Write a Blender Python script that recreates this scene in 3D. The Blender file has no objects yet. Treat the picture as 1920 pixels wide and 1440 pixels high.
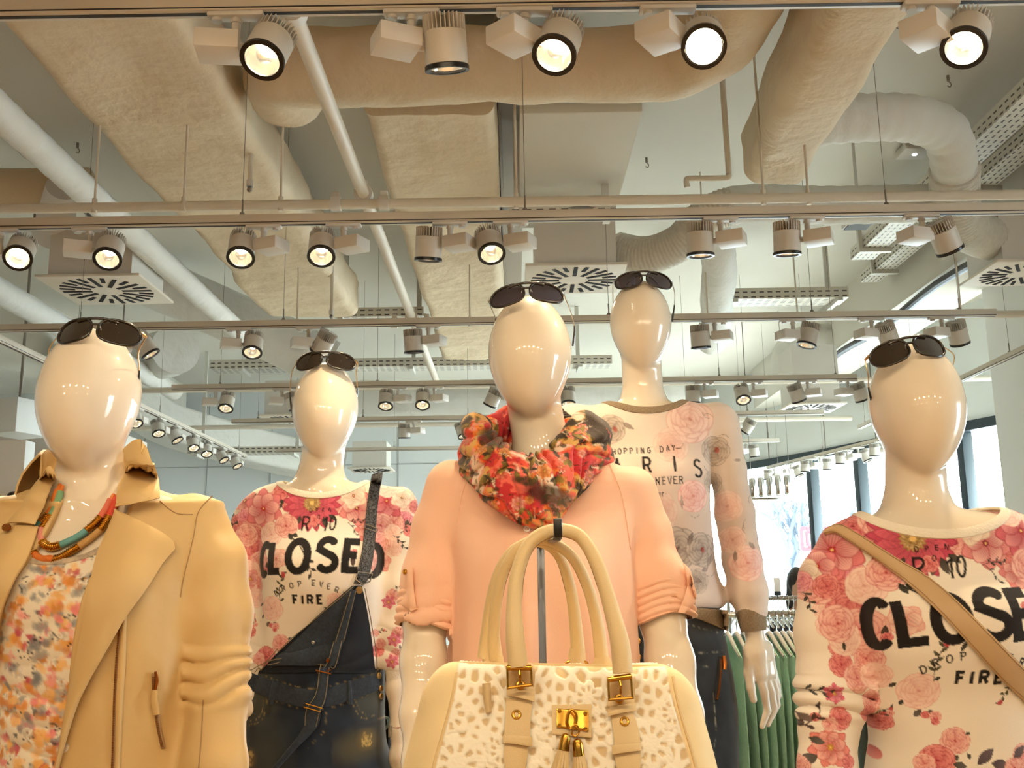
import bpy, bmesh, math, random
import numpy as np
from mathutils import Vector, Matrix, Quaternion

C = bpy.context.scene.collection
R = math.radians
random.seed(4)

# ------------------------------------------------------------------ camera
FPX, PITCH, ROLL, CAMZ = 1900.0, R(11.0), R(0.9), 1.6
CAM = np.array([0.0, 0.0, CAMZ])
FV = np.array([0.0, math.cos(PITCH), math.sin(PITCH)])
_U = np.array([0.0, -math.sin(PITCH), math.cos(PITCH)])
_X = np.array([1.0, 0.0, 0.0])
RV = math.cos(ROLL) * _X - math.sin(ROLL) * _U
UV = math.cos(ROLL) * _U + math.sin(ROLL) * _X
cam = bpy.data.cameras.new('camera')
cam.sensor_width = 36.0
cam.lens = FPX / 1920.0 * 36.0
cam.clip_start = 0.05
cam.clip_end = 300
co = bpy.data.objects.new('camera', cam)
C.objects.link(co)
co.matrix_world = Matrix(((RV[0], UV[0], -FV[0], 0), (RV[1], UV[1], -FV[1], 0), (RV[2], UV[2], -FV[2], CAMZ), (0, 0, 0, 1)))
bpy.context.scene.camera = co

# ------------------------------------------------------------------ world, sun, exposure
SC = bpy.context.scene
SC.view_settings.view_transform = 'Standard'
SC.view_settings.look = 'None'
SC.view_settings.exposure = 0.0
SC.view_settings.gamma = 1.0
SC.view_settings.use_curve_mapping = False
world = bpy.data.worlds.new('world')
SC.world = world
world.use_nodes = True
_nt = world.node_tree
_bg = _nt.nodes['Background']
_bg.inputs['Color'].default_value = (0.83, 0.97, 1.0, 1)
_bg.inputs['Strength'].default_value = 20.5
LAMP_COL = (1.0, 0.77, 0.48)
LAMP_W = 1.0          # overall power factor of the ceiling spotlights
DOWN_FILL_W = 165.0        # unseen downlights added behind the photographer as bounce fill
FRONT_W = 22.0        # lamps on the tracks over and behind the photographer

# ------------------------------------------------------------------ picking points
def ray(px, py):
    px = np.asarray(px, float)[..., None]
    py = np.asarray(py, float)[..., None]
    return FV * FPX + RV * (px - 960) - UV * (py - 720)
def P(px, py, Y):
    """world point at distance Y down the shop, seen in that direction"""
    d = ray(px, py)
    t = np.asarray(Y, float)[..., None] / d[..., 1:2]
    return CAM + d * t
def PZ(px, py, Z):
    d = ray(px, py)
    t = (np.asarray(Z, float)[..., None] - CAMZ) / d[..., 2:3]
    return CAM + d * t
def PROJ(p):
    q = np.asarray(p, float) - CAM
    z = q @ FV
    return 960 + FPX * (q @ RV) / z, 720 - FPX * (q @ UV) / z
def pxs(p):
    """metres per photo pixel at a point"""
    return float((np.asarray(p, float) - CAM) @ FV / FPX)

# ------------------------------------------------------------------ objects
def lin(c):
    if isinstance(c, str):
        c = c.lstrip('#')
        c = [int(c[i:i + 2], 16) / 255 for i in (0, 2, 4)]
    c = np.asarray(c, float)
    return np.where(c <= 0.04045, c / 12.92, ((c + 0.055) / 1.055) ** 2.4)
def tag(o, label, cat, group=None):
    o['label'] = label
    o['category'] = cat
    if group: o['group'] = group
    return o
def thing(name, label, cat, loc=(0, 0, 0), group=None):
    o = bpy.data.objects.new(name, None)
    C.objects.link(o)
    o.location = Vector([float(v) for v in loc])
    o.empty_display_size = 0.05
    return tag(o, label, cat, group)
def struct(o):
    o['kind'] = 'structure'
    return o
def finish(me, mats, smooth, angle):
    for m in mats: me.materials.append(m)
    if smooth:
        me.polygons.foreach_set('use_smooth', np.ones(len(me.polygons), bool))
        if angle: me.set_sharp_from_angle(angle=R(angle))
def link_mesh(name, me, parent=None, origin=None):
    o = bpy.data.objects.new(name, me)
    C.objects.link(o)
    if parent is not None:
        o.parent = parent
        o.location = (0, 0, 0)
    return o
def wloc(parent):
    v = Vector((0, 0, 0))
    while parent is not None:
        v = v + parent.location
        parent = parent.parent
    return np.array(v)
def np_mesh(name, V, F, mats, parent=None, smooth=True, angle=None, col=None, mi=None, origin=None):
    """V (n,3) world points, F (m,4) quads or (m,3); moved into the parent's frame"""
    V = np.asarray(V, float)
    F = np.asarray(F, np.int64)
    org = wloc(parent) if parent is not None else (np.zeros(3) if origin is None else np.asarray(origin, float))
    me = bpy.data.meshes.new(name)
    k = F.shape[1]
    me.vertices.add(len(V))
    me.vertices.foreach_set('co', (V - org).astype(np.float32).ravel())
    me.loops.add(len(F) * k)
    me.loops.foreach_set('vertex_index', F.astype(np.int32).ravel())
    me.polygons.add(len(F))
    me.polygons.foreach_set('loop_start', (np.arange(len(F)) * k).astype(np.int32))
    me.update(calc_edges=True)
    if not isinstance(mats, (list, tuple)): mats = [mats]
    finish(me, mats, smooth, angle)
    if mi is not None: me.polygons.foreach_set('material_index', np.asarray(mi, np.int32))
    if col is not None:
        a = me.color_attributes.new('Col', 'FLOAT_COLOR', 'POINT')
        c4 = np.ones((len(V), 4), np.float32)
        c4[:, :3] = col
        a.data.foreach_set('color', c4.ravel())
    me.update()
    o = link_mesh(name, me, parent)
    if parent is None: o.location = Vector([float(v) for v in org])
    return o

def frame_z(d):
    d = np.asarray(d, float); d = d / np.linalg.norm(d)
    a = np.array([0, 0, 1.0]) if abs(d[2]) < 0.9 else np.array([0, 1.0, 0])
    x = np.cross(a, d); x /= np.linalg.norm(x)
    return x, np.cross(d, x), d
def spline(pts, n=8, closed=False):
    p = np.asarray(pts, float)
    m = len(p)
    if m < 3 and not closed: return np.array([p[0] + (p[-1] - p[0]) * t for t in np.linspace(0, 1, n + 1)])
    out = []
    for i in range(m if closed else m - 1):
        if closed: a, b, c, d = p[(i - 1) % m], p[i], p[(i + 1) % m], p[(i + 2) % m]
        else: a, b, c, d = p[max(i - 1, 0)], p[i], p[i + 1], p[min(i + 2, m - 1)]
        for t in np.linspace(0, 1, n, endpoint=False):
            out.append(0.5 * ((2 * b) + (c - a) * t + (2 * a - 5 * b + 4 * c - d) * t * t + (3 * b - a - 3 * c + d) * t ** 3))
    if not closed: out.append(p[-1])
    return np.array(out)

class MB:
    """collects shapes and links them as one mesh object"""
    def __init__(s): s.V = []; s.F = []; s.M = []; s.n = 0
    def add(s, V, F, m=0):
        s.V.extend([tuple(map(float, v)) for v in V])
        s.F.extend([tuple(int(i) + s.n for i in f) for f in F])
        s.M.extend([m] * len(F))
        s.n = len(s.V)
        return s
    def box(s, c, size, X=(1, 0, 0), Y=None, m=0, ch=0.0):
        X = np.asarray(X, float); X = X / np.linalg.norm(X)
        if Y is None:
            Y = np.cross((0, 0, 1.0), X)
            Y = Y if np.linalg.norm(Y) > 1e-6 else np.array([0, 1.0, 0])
        Y = np.asarray(Y, float); Y = Y / np.linalg.norm(Y)
        Z = np.cross(X, Y)
        h = np.asarray(size, float) / 2
        c = np.asarray(c, float)
        if ch <= 0:
            V = [c + X * h[0] * a + Y * h[1] * b + Z * h[2] * d for d in (-1, 1) for b in (-1, 1) for a in (-1, 1)]
            F = [(0, 2, 3, 1), (4, 5, 7, 6), (0, 1, 5, 4), (2, 6, 7, 3), (0, 4, 6, 2), (1, 3, 7, 5)]
            return s.add(V, F, m)
        bm = bmesh.new()
        bmesh.ops.create_cube(bm, size=1.0)
        for v in bm.verts: v.co = Vector((v.co.x * size[0], v.co.y * size[1], v.co.z * size[2]))
        bmesh.ops.bevel(bm, geom=list(bm.edges), offset=ch, segments=2, profile=0.5, affect='EDGES')
        bm.verts.index_update()
        V = [c + X * v.co.x + Y * v.co.y + Z * v.co.z for v in bm.verts]
        F = [[v.index for v in f.verts] for f in bm.faces]
        bm.free()
        return s.add(V, F, m)
    def cyl(s, a, b, r0, r1=None, n=20, m=0, caps=True):
        r1 = r0 if r1 is None else r1
        a = np.asarray(a, float); b = np.asarray(b, float)
        x, y, _ = frame_z(b - a)
        V = [p + (x * math.cos(t) + y * math.sin(t)) * r for p, r in ((a, r0), (b, r1)) for t in np.linspace(0, 2 * math.pi, n, endpoint=False)]
        F = [(i, (i + 1) % n, n + (i + 1) % n, n + i) for i in range(n)]
        if caps: F += [tuple(range(n))[::-1], tuple(range(n, 2 * n))]
        return s.add(V, F, m)
    def lathe(s, prof, o=(0, 0, 0), d=(0, 0, 1), n=32, m=0, sx=1.0, sy=1.0, closed=False, X=None, caps=True):
        """prof: list of (radius, height along d)"""
        o = np.asarray(o, float)
        x, y, z = frame_z(d)
        if X is not None:
            x = np.asarray(X, float); x = x - z * (x @ z); x /= np.linalg.norm(x); y = np.cross(z, x)
        V = []; F = []; k = len(prof)
        for r, h in prof:
            for t in np.linspace(0, 2 * math.pi, n, endpoint=False):
                V.append(o + z * h + x * r * sx * math.cos(t) + y * r * sy * math.sin(t))
        for j in range(k if closed else k - 1):
            j2 = (j + 1) % k
            for i in range(n): F.append((j * n + i, j * n + (i + 1) % n, j2 * n + (i + 1) % n, j2 * n + i))
        if not closed and caps:
            if prof[0][0] > 1e-6: F.append(tuple(range(n))[::-1])
            if prof[-1][0] > 1e-6: F.append(tuple(range((k - 1) * n, k * n)))
        return s.add(V, F, m)
    def tube(s, pts, r, n=12, m=0, closed=False, caps=True, sq=1.0, up=None):
        """round (or flattened: sq<1) tube along points; r number or list"""
        p = np.asarray(pts, float); k = len(p)
        rr = np.full(k, r, float) if np.isscalar(r) else np.asarray(r, float)
        if len(rr) != k: rr = np.interp(np.linspace(0, 1, k), np.linspace(0, 1, len(rr)), rr)
        T = np.roll(p, -1, 0) - np.roll(p, 1, 0) if closed else np.gradient(p, axis=0)
        T /= np.linalg.norm(T, axis=1)[:, None] + 1e-12
        if up is None:
            x, y, _ = frame_z(T[0])
        V = []
        for i in range(k):
            if up is not None:
                x = np.cross(np.asarray(up, float), T[i]); x /= np.linalg.norm(x) + 1e-12
            elif i:
                x = x - T[i] * (x @ T[i]); x /= np.linalg.norm(x) + 1e-12
            y = np.cross(T[i], x)
            for t in np.linspace(0, 2 * math.pi, n, endpoint=False): V.append(p[i] + rr[i] * (x * math.cos(t) + y * sq * math.sin(t)))
        F = [(j * n + i, j * n + (i + 1) % n, ((j + 1) % k) * n + (i + 1) % n, ((j + 1) % k) * n + i) for j in range(k if closed else k - 1) for i in range(n)]
        if caps and not closed: F += [tuple(range(n))[::-1], tuple(range((k - 1) * n, k * n))]
        return s.add(V, F, m)
    def prism(s, poly, d, m=0):
        """closed polygon of 3-D points pushed along d"""
        n = len(poly); d = np.asarray(d, float)
        V = [np.asarray(q, float) for q in poly] + [np.asarray(q, float) + d for q in poly]
        F = [tuple(range(n))[::-1], tuple(range(n, 2 * n))] + [(i, (i + 1) % n, n + (i + 1) % n, n + i) for i in range(n)]
        return s.add(V, F, m)
    def grid(s, G, m=0, th=None, closed_u=False):
        """G (a,b,3) grid of points; th: thickness vectors (a,b,3) or None"""
        a, b = G.shape[:2]
        idx = np.arange(a * b).reshape(a, b)
        F = []
        for i in range(a if closed_u else a - 1):
            for j in range(b - 1):
                i2 = (i + 1) % a
                F.append((idx[i, j], idx[i2, j], idx[i2, j + 1], idx[i, j + 1]))
        if th is None: return s.add(G.reshape(-1, 3), F, m)
        V = np.concatenate([G.reshape(-1, 3), (G - th).reshape(-1, 3)])
        N = a * b
        B = [tuple(q + N for q in f[::-1]) for f in F]
        E = []
        loop = [idx[i, 0] for i in range(a)] + [idx[a - 1, j] for j in range(1, b)] + [idx[i, b - 1] for i in range(a - 2, -1, -1)] + [idx[0, j] for j in range(b - 2, 0, -1)]
        for i in range(len(loop)):
            p, q = loop[i], loop[(i + 1) % len(loop)]
            E.append((q, p, p + N, q + N))
        return s.add(V, F + B + E, m)
    def build(s, name, mats, parent=None, smooth=True, angle=35, origin=None):
        org = wloc(parent) if parent is not None else (np.zeros(3) if origin is None else np.asarray(origin, float))
        me = bpy.data.meshes.new(name)
        V = np.asarray(s.V, float) - org
        me.from_pydata([tuple(v) for v in V], [], s.F)
        bm = bmesh.new(); bm.from_mesh(me)
        bmesh.ops.recalc_face_normals(bm, faces=bm.faces)
        bm.to_mesh(me); bm.free()
        if not isinstance(mats, (list, tuple)): mats = [mats]
        finish(me, mats, smooth, angle)
        if len(mats) > 1: me.polygons.foreach_set('material_index', np.asarray(s.M, np.int32))
        me.update()
        o = link_mesh(name, me, parent)
        if parent is None: o.location = Vector([float(v) for v in org])
        return o

# ------------------------------------------------------------------ materials
def mat(name, color, rough=0.5, metal=0.0, coat=0.0, bump=None, var=None, emit=None, attr=False, spec=0.5, sheen=0.0, trans=0.0, alpha=1.0):
    """procedural principled material; bump=(scale,strength[,detail]); var=(scale,other colour,amount)"""
    m = bpy.data.materials.new(name)
    m.use_nodes = True
    nt = m.node_tree
    b = nt.nodes['Principled BSDF']
    L = nt.links.new
    c = tuple(lin(color)) + (1,)
    b.inputs['Base Color'].default_value = c
    b.inputs['Roughness'].default_value = rough
    b.inputs['Metallic'].default_value = metal
    b.inputs['Coat Weight'].default_value = coat
    b.inputs['Coat Roughness'].default_value = 0.015
    b.inputs['Specular IOR Level'].default_value = spec
    b.inputs['Sheen Weight'].default_value = sheen
    b.inputs['Transmission Weight'].default_value = trans
    b.inputs['Alpha'].default_value = alpha
    tc = nt.nodes.new('ShaderNodeTexCoord')
    if attr:
        a = nt.nodes.new('ShaderNodeAttribute'); a.attribute_name = 'Col'
        L(a.outputs['Color'], b.inputs['Base Color'])
    if var:
        n = nt.nodes.new('ShaderNodeTexNoise'); n.inputs['Scale'].default_value = var[0]; n.inputs['Detail'].default_value = 5
        L(tc.outputs['Object'], n.inputs['Vector'])
        mp = nt.nodes.new('ShaderNodeMapRange'); mp.inputs[1].default_value = 0.35; mp.inputs[2].default_value = 0.68; mp.inputs[4].default_value = var[2]
        L(n.outputs['Fac'], mp.inputs[0])
        mx = nt.nodes.new('ShaderNodeMix'); mx.data_type = 'RGBA'
        L(mp.outputs[0], mx.inputs[0])
        mx.inputs[6].default_value = c
        if attr: L(a.outputs['Color'], mx.inputs[6])
        mx.inputs[7].default_value = tuple(lin(var[1])) + (1,)
        L(mx.outputs[2], b.inputs['Base Color'])
    if bump:
        n = nt.nodes.new('ShaderNodeTexNoise'); n.inputs['Scale'].default_value = bump[0]
        n.inputs['Detail'].default_value = bump[2] if len(bump) > 2 else 3
        L(tc.outputs['Object'], n.inputs['Vector'])
        bp = nt.nodes.new('ShaderNodeBump'); bp.inputs['Strength'].default_value = bump[1]; bp.inputs['Distance'].default_value = bump[3] if len(bump) > 3 else 0.01
        L(n.outputs['Fac'], bp.inputs['Height']); L(bp.outputs['Normal'], b.inputs['Normal'])
    if emit:
        b.inputs['Emission Color'].default_value = tuple(emit[0]) + (1,)
        b.inputs['Emission Strength'].default_value = emit[1]
    return m
def pane_mat(name, tint=(0.97, 0.99, 1.0), refl=0.06):
    m = bpy.data.materials.new(name); m.use_nodes = True
    nt = m.node_tree; nt.nodes.clear(); L = nt.links.new
    out = nt.nodes.new('ShaderNodeOutputMaterial'); mx = nt.nodes.new('ShaderNodeMixShader')
    t = nt.nodes.new('ShaderNodeBsdfTransparent'); t.inputs[0].default_value = tuple(tint) + (1,)
    g = nt.nodes.new('ShaderNodeBsdfGlossy'); g.inputs['Roughness'].default_value = 0.0
    mx.inputs[0].default_value = refl
    L(t.outputs[0], mx.inputs[1]); L(g.outputs[0], mx.inputs[2]); L(mx.outputs[0], out.inputs[0])
    return m

M = {}
M['ceiling'] = mat('painted_ceiling', '#dbd6c9', 0.85, bump=(3, 0.05), var=(0.7, '#cfc8b8', 0.6))
M['wall'] = mat('painted_wall', '#e6e6e0', 0.8, bump=(40, 0.03))
M['floor'] = mat('pale_floor', '#dad4c8', 0.45, var=(6, '#cfc8ba', 0.8))
M['floorwood'] = mat('warm_wood_floor', '#c79f6a', 0.45, var=(6, '#b88e58', 0.8))  # orange put in so the unseen front floor bounces warm light
M['white'] = mat('white_paint', '#d9d3c8', 0.45)
M['lampwhite'] = mat('lamp_white_metal', '#cdc6ba', 0.42, bump=(400, 0.05))
M['track'] = mat('track_white', '#cfc4b2', 0.45)
M['slot'] = mat('track_slot_dark', '#241d16', 0.6)
M['wrap'] = mat('duct_wrap', '#dcc8a8', 0.75, bump=(6, 0.5, 8, 0.05), var=(2.2, '#cdb693', 0.7))  # cream hue is the warm lamp cast painted into the near ducts
M['wrapwhite'] = mat('duct_wrap_white', '#e4e2da', 0.75, bump=(6, 0.4, 8, 0.05), var=(2.2, '#d9d5c9', 0.7))  # same wrapping without the painted warm cast
M['flex'] = mat('flex_duct_cloth', '#d8d2c4', 0.7, bump=(60, 0.3), var=(30, '#c8c0b0', 0.6))
M['pipe'] = mat('painted_pipe', '#ded3c0', 0.5, bump=(30, 0.06))
M['zinc'] = mat('painted_tray', '#d5d2c8', 0.5, 0.2)
M['wire'] = mat('steel_wire', '#8d857a', 0.4, 0.6)
M['cable'] = mat('grey_cable', '#8b8880', 0.6)
M['darkgap'] = mat('dark_opening', '#1c1a18', 0.9)
M['diff'] = mat('diffuser_plate', '#e6dccb', 0.5)
M['black'] = mat('black_plastic', '#15120f', 0.35)
M['mull'] = mat('window_frame_dark', '#2f3a3f', 0.4, 0.3)
M['pane'] = pane_mat('window_glass')
# ================================================================== the room
CEILZ, FLOORZ, BACKY = 4.1, 0.0, 13.0
def slab(name, lo, hi, m, kind=True):
    b = MB(); lo = np.array(lo, float); hi = np.array(hi, float)
    b.box((lo + hi) / 2, hi - lo)
    o = b.build(name, m, smooth=False, origin=(lo + hi) / 2)
    if kind: struct(o)
    return o
slab('floor', (-7.2, 3.4, -0.2), (6.2, 13.2, 0), M['floor'])
slab('floor_front', (-7.2, -6, -0.2), (6.2, 3.4, 0), M['floorwood'])
slab('ceiling', (-7.2, -6, CEILZ), (6.2, 13.2, CEILZ + 0.2), M['ceiling'])
slab('wall_left', (-7.2, -6, 0), (-7.0, 13.2, CEILZ), M['wall'])
slab('wall_back', (-7.0, BACKY, 0), (2.45, BACKY + 0.2, CEILZ), mat('panelled_wall', '#e3e6e4', 0.75, bump=(30, 0.03)))
slab('wall_front', (-7.0, -6, 0), (5.6, -5.8, CEILZ), M['wall'])
# vertical panel joints on the far wall
b = MB()
for x in np.arange(-6.4, 2.4, 0.82): b.box((x, BACKY - 0.004, 2.4), (0.012, 0.008, 3.3))
for z in (2.05, 3.1): b.box((-2.3, BACKY - 0.004, z), (9.2, 0.008, 0.012))
struct(b.build('trim_1', mat('panel_joint', '#a9aca8', 0.8), smooth=False))

HEADZ = 3.0
FAC = [(2.45, 13.2), (2.88, 12.6), (3.44, 11.46), (3.9, 10.2), (4.42, 8.94), (4.9, 7.3), (5.25, 5.4), (5.45, 3.0), (5.55, 0.0), (5.6, -6.0)]
FC = spline([(x, y, 0) for x, y in FAC], 8)
def fac_out(i):
    t = FC[min(i + 1, len(FC) - 1)] - FC[max(i - 1, 0)]
    t = t / np.linalg.norm(t)
    return np.array([-t[1], t[0], 0])      # outward = away from the shop
OUT = np.array([fac_out(i) for i in range(len(FC))])
def fac_strip(name, z0, z1, d0, d1, m, kind=True):
    b = MB()
    A = FC + OUT * d0; B = FC + OUT * d1
    for q0, q1, z in ((A, B, z0), (A, B, z1)): pass
    V = []
    for i in range(len(FC)):
        for q, z in ((A, z0), (A, z1), (B, z1), (B, z0)): V.append((q[i][0], q[i][1], z))
    F = [(i * 4 + k, i * 4 + (k + 1) % 4, i * 4 + 4 + (k + 1) % 4, i * 4 + 4 + k) for i in range(len(FC) - 1) for k in range(4)]
    F += [(0, 1, 2, 3), tuple(len(V) - 4 + k for k in (3, 2, 1, 0))]
    b.add(V, F)
    o = b.build(name, m, angle=30)
    if kind: struct(o)
    return o
fac_strip('wall_right', HEADZ, CEILZ, 0.0, 0.25, mat('curved_facade_plaster', '#e2e4e0', 0.8, bump=(50, 0.03)))
# fine joints of the curved upper wall
jb = MB()
def fac_at(y):
    x = np.interp(-y, -FC[:, 1], FC[:, 0])
    i = int(np.argmin(abs(FC[:, 1] - y)))
    return np.array([x, y, 0]), OUT[i]
for y in (12.2, 11.3, 10.5, 9.75, 9.0, 8.3, 7.5):
    p, o_ = fac_at(y)
    jb.box(p - o_ * 0.003 + np.array([0, 0, (HEADZ + CEILZ) / 2]), (0.006, 0.01, CEILZ - HEADZ), X=o_)
struct(jb.build('trim_2', M['wire'], smooth=False))
fac_strip('trim_3', HEADZ - 0.09, HEADZ, -0.03, 0.12, M['mull'])
fac_strip('trim_4', 0.0, 0.08, -0.03, 0.12, M['mull'])
win_y = [12.75, 11.58, 10.82, 10.15, 9.47, 8.2, 6.7]
for i, y in enumerate(win_y):
    p, o_ = fac_at(y)
    b = MB(); b.box(p + o_ * 0.04 + np.array([0, 0, (HEADZ - 0.09 + 0.08) / 2]), (0.13, 0.08, HEADZ - 0.17), X=o_, ch=0.006)
    struct(b.build('trim_%d' % (5 + i), M['mull'], angle=30))
for i in range(len(win_y) - 1):
    y0, y1 = win_y[i], win_y[i + 1]
    ys = np.linspace(y0, y1, 6)
    V = []
    for y in ys:
        p, o_ = fac_at(y)
        for d, z in ((0.03, 0.08), (0.03, HEADZ - 0.09), (0.045, HEADZ - 0.09), (0.045, 0.08)): V.append(p + o_ * d + np.array([0, 0, z]))
    F = [(k * 4, k * 4 + 1, k * 4 + 5, k * 4 + 4) for k in range(5)]
    b = MB(); b.add(V, F)
    struct(b.build('window_%d' % (i + 1), M['pane'], smooth=True))

# unseen solid wall in place of shop windows, put in to hold back daylight
k0 = int(np.argmin(abs(FC[:, 1] - 6.7))); k1 = int(np.argmin(abs(FC[:, 1] - 2.4))); k2 = int(np.argmin(abs(FC[:, 1] - 1.0)))
def near_wall(name, ka, kb):
    b = MB(); V = []
    for i in range(ka, kb):
        for d, z in ((0, 0), (0, HEADZ), (0.2, HEADZ), (0.2, 0)): V.append(FC[i] + OUT[i] * d + np.array([0, 0, z]))
    n_ = kb - ka
    b.add(V, [(i * 4 + k, i * 4 + (k + 1) % 4, i * 4 + 4 + (k + 1) % 4, i * 4 + 4 + k) for i in range(n_ - 1) for k in range(4)] + [(0, 1, 2, 3), tuple(4 * n_ - 4 + k for k in (3, 2, 1, 0))])
    return struct(b.build(name, M['wall'], angle=30))
near_wall('wall_right_middle', k0, k1 + 1)
near_wall('wall_right_near', k2, len(FC))
# the glazed bay between them
pa, pb = FC[k1], FC[k2]
b = MB()
V = [pa + (0.05, 0, 0.08), pb + (0.05, 0, 0.08), pb + (0.05, 0, HEADZ - 0.09), pa + (0.05, 0, HEADZ - 0.09)]
b.add(V, [(0, 1, 2, 3)]); struct(b.build('window_9', M['pane'], smooth=False))
b = MB()
for f in (0.02, 0.35, 0.98): q = pa * (1 - f) + pb * f; b.box(q + np.array([0.05, 0, HEADZ / 2 - 0.01]), (0.13, 0.08, HEADZ - 0.17))
struct(b.build('trim_60', M['mull'], smooth=False))
# outside
gm = mat('street_paving', '#c9ccd0', 0.9)
b = MB(); b.box((30, 30, -0.26), (160, 120, 0.1)); struct(b.build('ground', gm, smooth=False))
b = MB()   # canopy that runs round the outside of the shop window
V = []
for i in range(len(FC)):
    for d, z in ((0.26, 3.02), (2.3, 3.1), (2.3, 3.45), (0.26, 3.45)): V.append(FC[i] + OUT[i] * d + np.array([0, 0, z]))
F = [(i * 4 + k, i * 4 + (k + 1) % 4, i * 4 + 4 + (k + 1) % 4, i * 4 + 4 + k) for i in range(len(FC) - 1) for k in range(4)]
b.add(V, F + [(0, 1, 2, 3), tuple(len(V) - 4 + k for k in (3, 2, 1, 0))])
cn = b.build('canopy', mat('canopy_soffit', '#e0d9cb', 0.8), angle=30)
tag(cn, 'pale canopy running round the outside above the shop windows', 'canopy')

# white pier on the right with a mirror on its face
pier = thing('pier', 'broad white pier on the right with a mirror on its lower half', 'pillar', (3.87, 6.75, 0))
b = MB(); b.box((3.87, 6.75, CEILZ / 2), (0.9, 0.7, CEILZ)); b.build('shaft', M['wall'], pier, smooth=False)
b = MB()
b.box((3.94, 6.385, 1.40), (0.74, 0.02, 2.0)); b.build('mirror', mat('mirror_glass', '#e6ecee', 0.02, 1.0), pier, smooth=False)
b = MB()
for x0, x1, z0, z1 in ((3.55, 3.57, 0.38, 2.42), (4.31, 4.33, 0.38, 2.42), (3.55, 4.33, 2.40, 2.42), (3.55, 4.33, 0.38, 0.40)):
    b.box(((x0 + x1) / 2, 6.38, (z0 + z1) / 2), (x1 - x0, 0.03, z1 - z0))
b.build('mirror_edge', M['zinc'], pier, smooth=False)
# ================================================================== ducts, pipes, trays and vents under the ceiling
def fbm(p, s, seed=0, oct=3):
    """cheap smooth noise from turned sine waves, about -1..1"""
    rng = np.random.RandomState(seed)
    out = np.zeros(len(p)); a = 1.0; tot = 0
    for o in range(oct):
        for k in range(3):
            d = rng.normal(size=3); d /= np.linalg.norm(d)
            e = rng.normal(size=3); e /= np.linalg.norm(e)
            out += a * np.sin(p @ d * s * (1 + 0.3 * k) + 1.7 * np.sin(p @ e * s * 0.7 + rng.rand() * 6) + rng.rand() * 6)
        tot += 3 * a; a *= 0.5; s *= 2.1
    return out / tot * 2.0
def wrapped(name, prof, path, label, cat, m='wrap', lump=0.012, seed=0, nseg=60, ends=True):
    """an insulated duct: cross-section prof (x,z offsets) pushed along path with a lumpy wrapping"""
    p = spline(path, max(2, nseg // max(1, len(path) - 1)))
    T = np.gradient(p, axis=0); T /= np.linalg.norm(T, axis=1)[:, None]
    G = []
    for i in range(len(p)):
        x = np.cross(T[i], (0, 0, 1.0)); x /= np.linalg.norm(x) + 1e-9
        z = np.cross(x, T[i])
        G.append([p[i] + x * a + z * c for a, c in prof])
    G = np.array(G)
    ctr = p[:, None, :]
    dr = G - ctr; dr /= np.linalg.norm(dr, axis=2)[..., None]
    n = fbm(G.reshape(-1, 3), 5.0, seed, 4).reshape(G.shape[:2])
    G = G + dr * (n * lump)[..., None]
    b = MB(); k = G.shape[1]
    F = [(i * k + j, i * k + (j + 1) % k, (i + 1) * k + (j + 1) % k, (i + 1) * k + j) for i in range(len(p) - 1) for j in range(k)]
    if ends: F += [tuple(range(k))[::-1], tuple(range((len(p) - 1) * k, len(p) * k))]
    b.add(G.reshape(-1, 3), F)
    o = b.build(name, M[m], angle=60, origin=p.mean(0))
    return tag(o, label, cat)
def rrect(w, h, r, n=6):
    out = []
    for cx, cz, a0 in ((w / 2 - r, h / 2 - r, 0), (-w / 2 + r, h / 2 - r, 90), (-w / 2 + r, -h / 2 + r, 180), (w / 2 - r, -h / 2 + r, 270)):
        for t in np.linspace(a0, a0 + 90, n): out.append((cx + r * math.cos(R(t)), cz + r * math.sin(R(t))))
    # extra points on the straight sides so that the wrapping can sag
    res = []
    for i in range(len(out)):
        a, c = np.array(out[i]), np.array(out[(i + 1) % len(out)])
        L = np.linalg.norm(c - a); k = max(1, int(L / 0.04))
        for j in range(k): res.append(tuple(a + (c - a) * j / k))
    return res
def circ(r, n=28): return [(r * math.cos(t), r * math.sin(t)) for t in np.linspace(0, 2 * math.pi, n, endpoint=False)]

wrapped('rectangular_duct', rrect(0.66, 0.30, 0.06), [(-1.44, 2.0, 3.67), (-1.44, 4.6, 3.66), (-1.44, 7.1, 3.65)],
        'wide wrapped duct at the left, ending above the left half of the second track', 'duct', seed=2, lump=0.02)
wrapped('rectangular_duct', rrect(0.56, 0.30, 0.05), [(-0.33, 3.96, 3.67), (-0.33, 5.5, 3.66), (-0.33, 8.6, 3.65)],
        'wide wrapped duct left of the dark ceiling slot, above the middle mannequin', 'duct', seed=3, lump=0.012)
wrapped('round_duct', circ(0.16), [(-0.93, 3.98, 3.64), (-0.90, 3.80, 3.63), (-0.70, 3.73, 3.62), (0.5, 3.73, 3.62), (0.74, 3.64, 3.63), (0.85, 3.35, 3.67), (0.85, 2.2, 3.74)],
        'thick wrapped round duct crossing the ceiling behind the nearest lights', 'duct', seed=5, nseg=140, lump=0.016)
wrapped('rectangular_duct', rrect(0.30, 0.30, 0.07), [(1.17, 2.2, 3.55), (1.19, 3.2, 3.54), (1.23, 4.42, 3.53)],
        'slanting wrapped duct at the right that ends in a blunt mouth', 'duct', seed=7, lump=0.014)
fp = [P(1500, 232, 4.25), P(1600, 222, 4.3), P(1700, 222, 4.38), P(1768, 245, 4.5), P(1788, 300, 4.65), P(1790, 360, 4.85), P(1800, 415, 5.05), P(1850, 445, 5.3), P(1915, 450, 5.4)]
fp = spline(fp, 14)
ft = thing('flexible_duct', 'ribbed flexible duct bending from the slanting duct down to the right', 'duct', fp[0])
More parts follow.
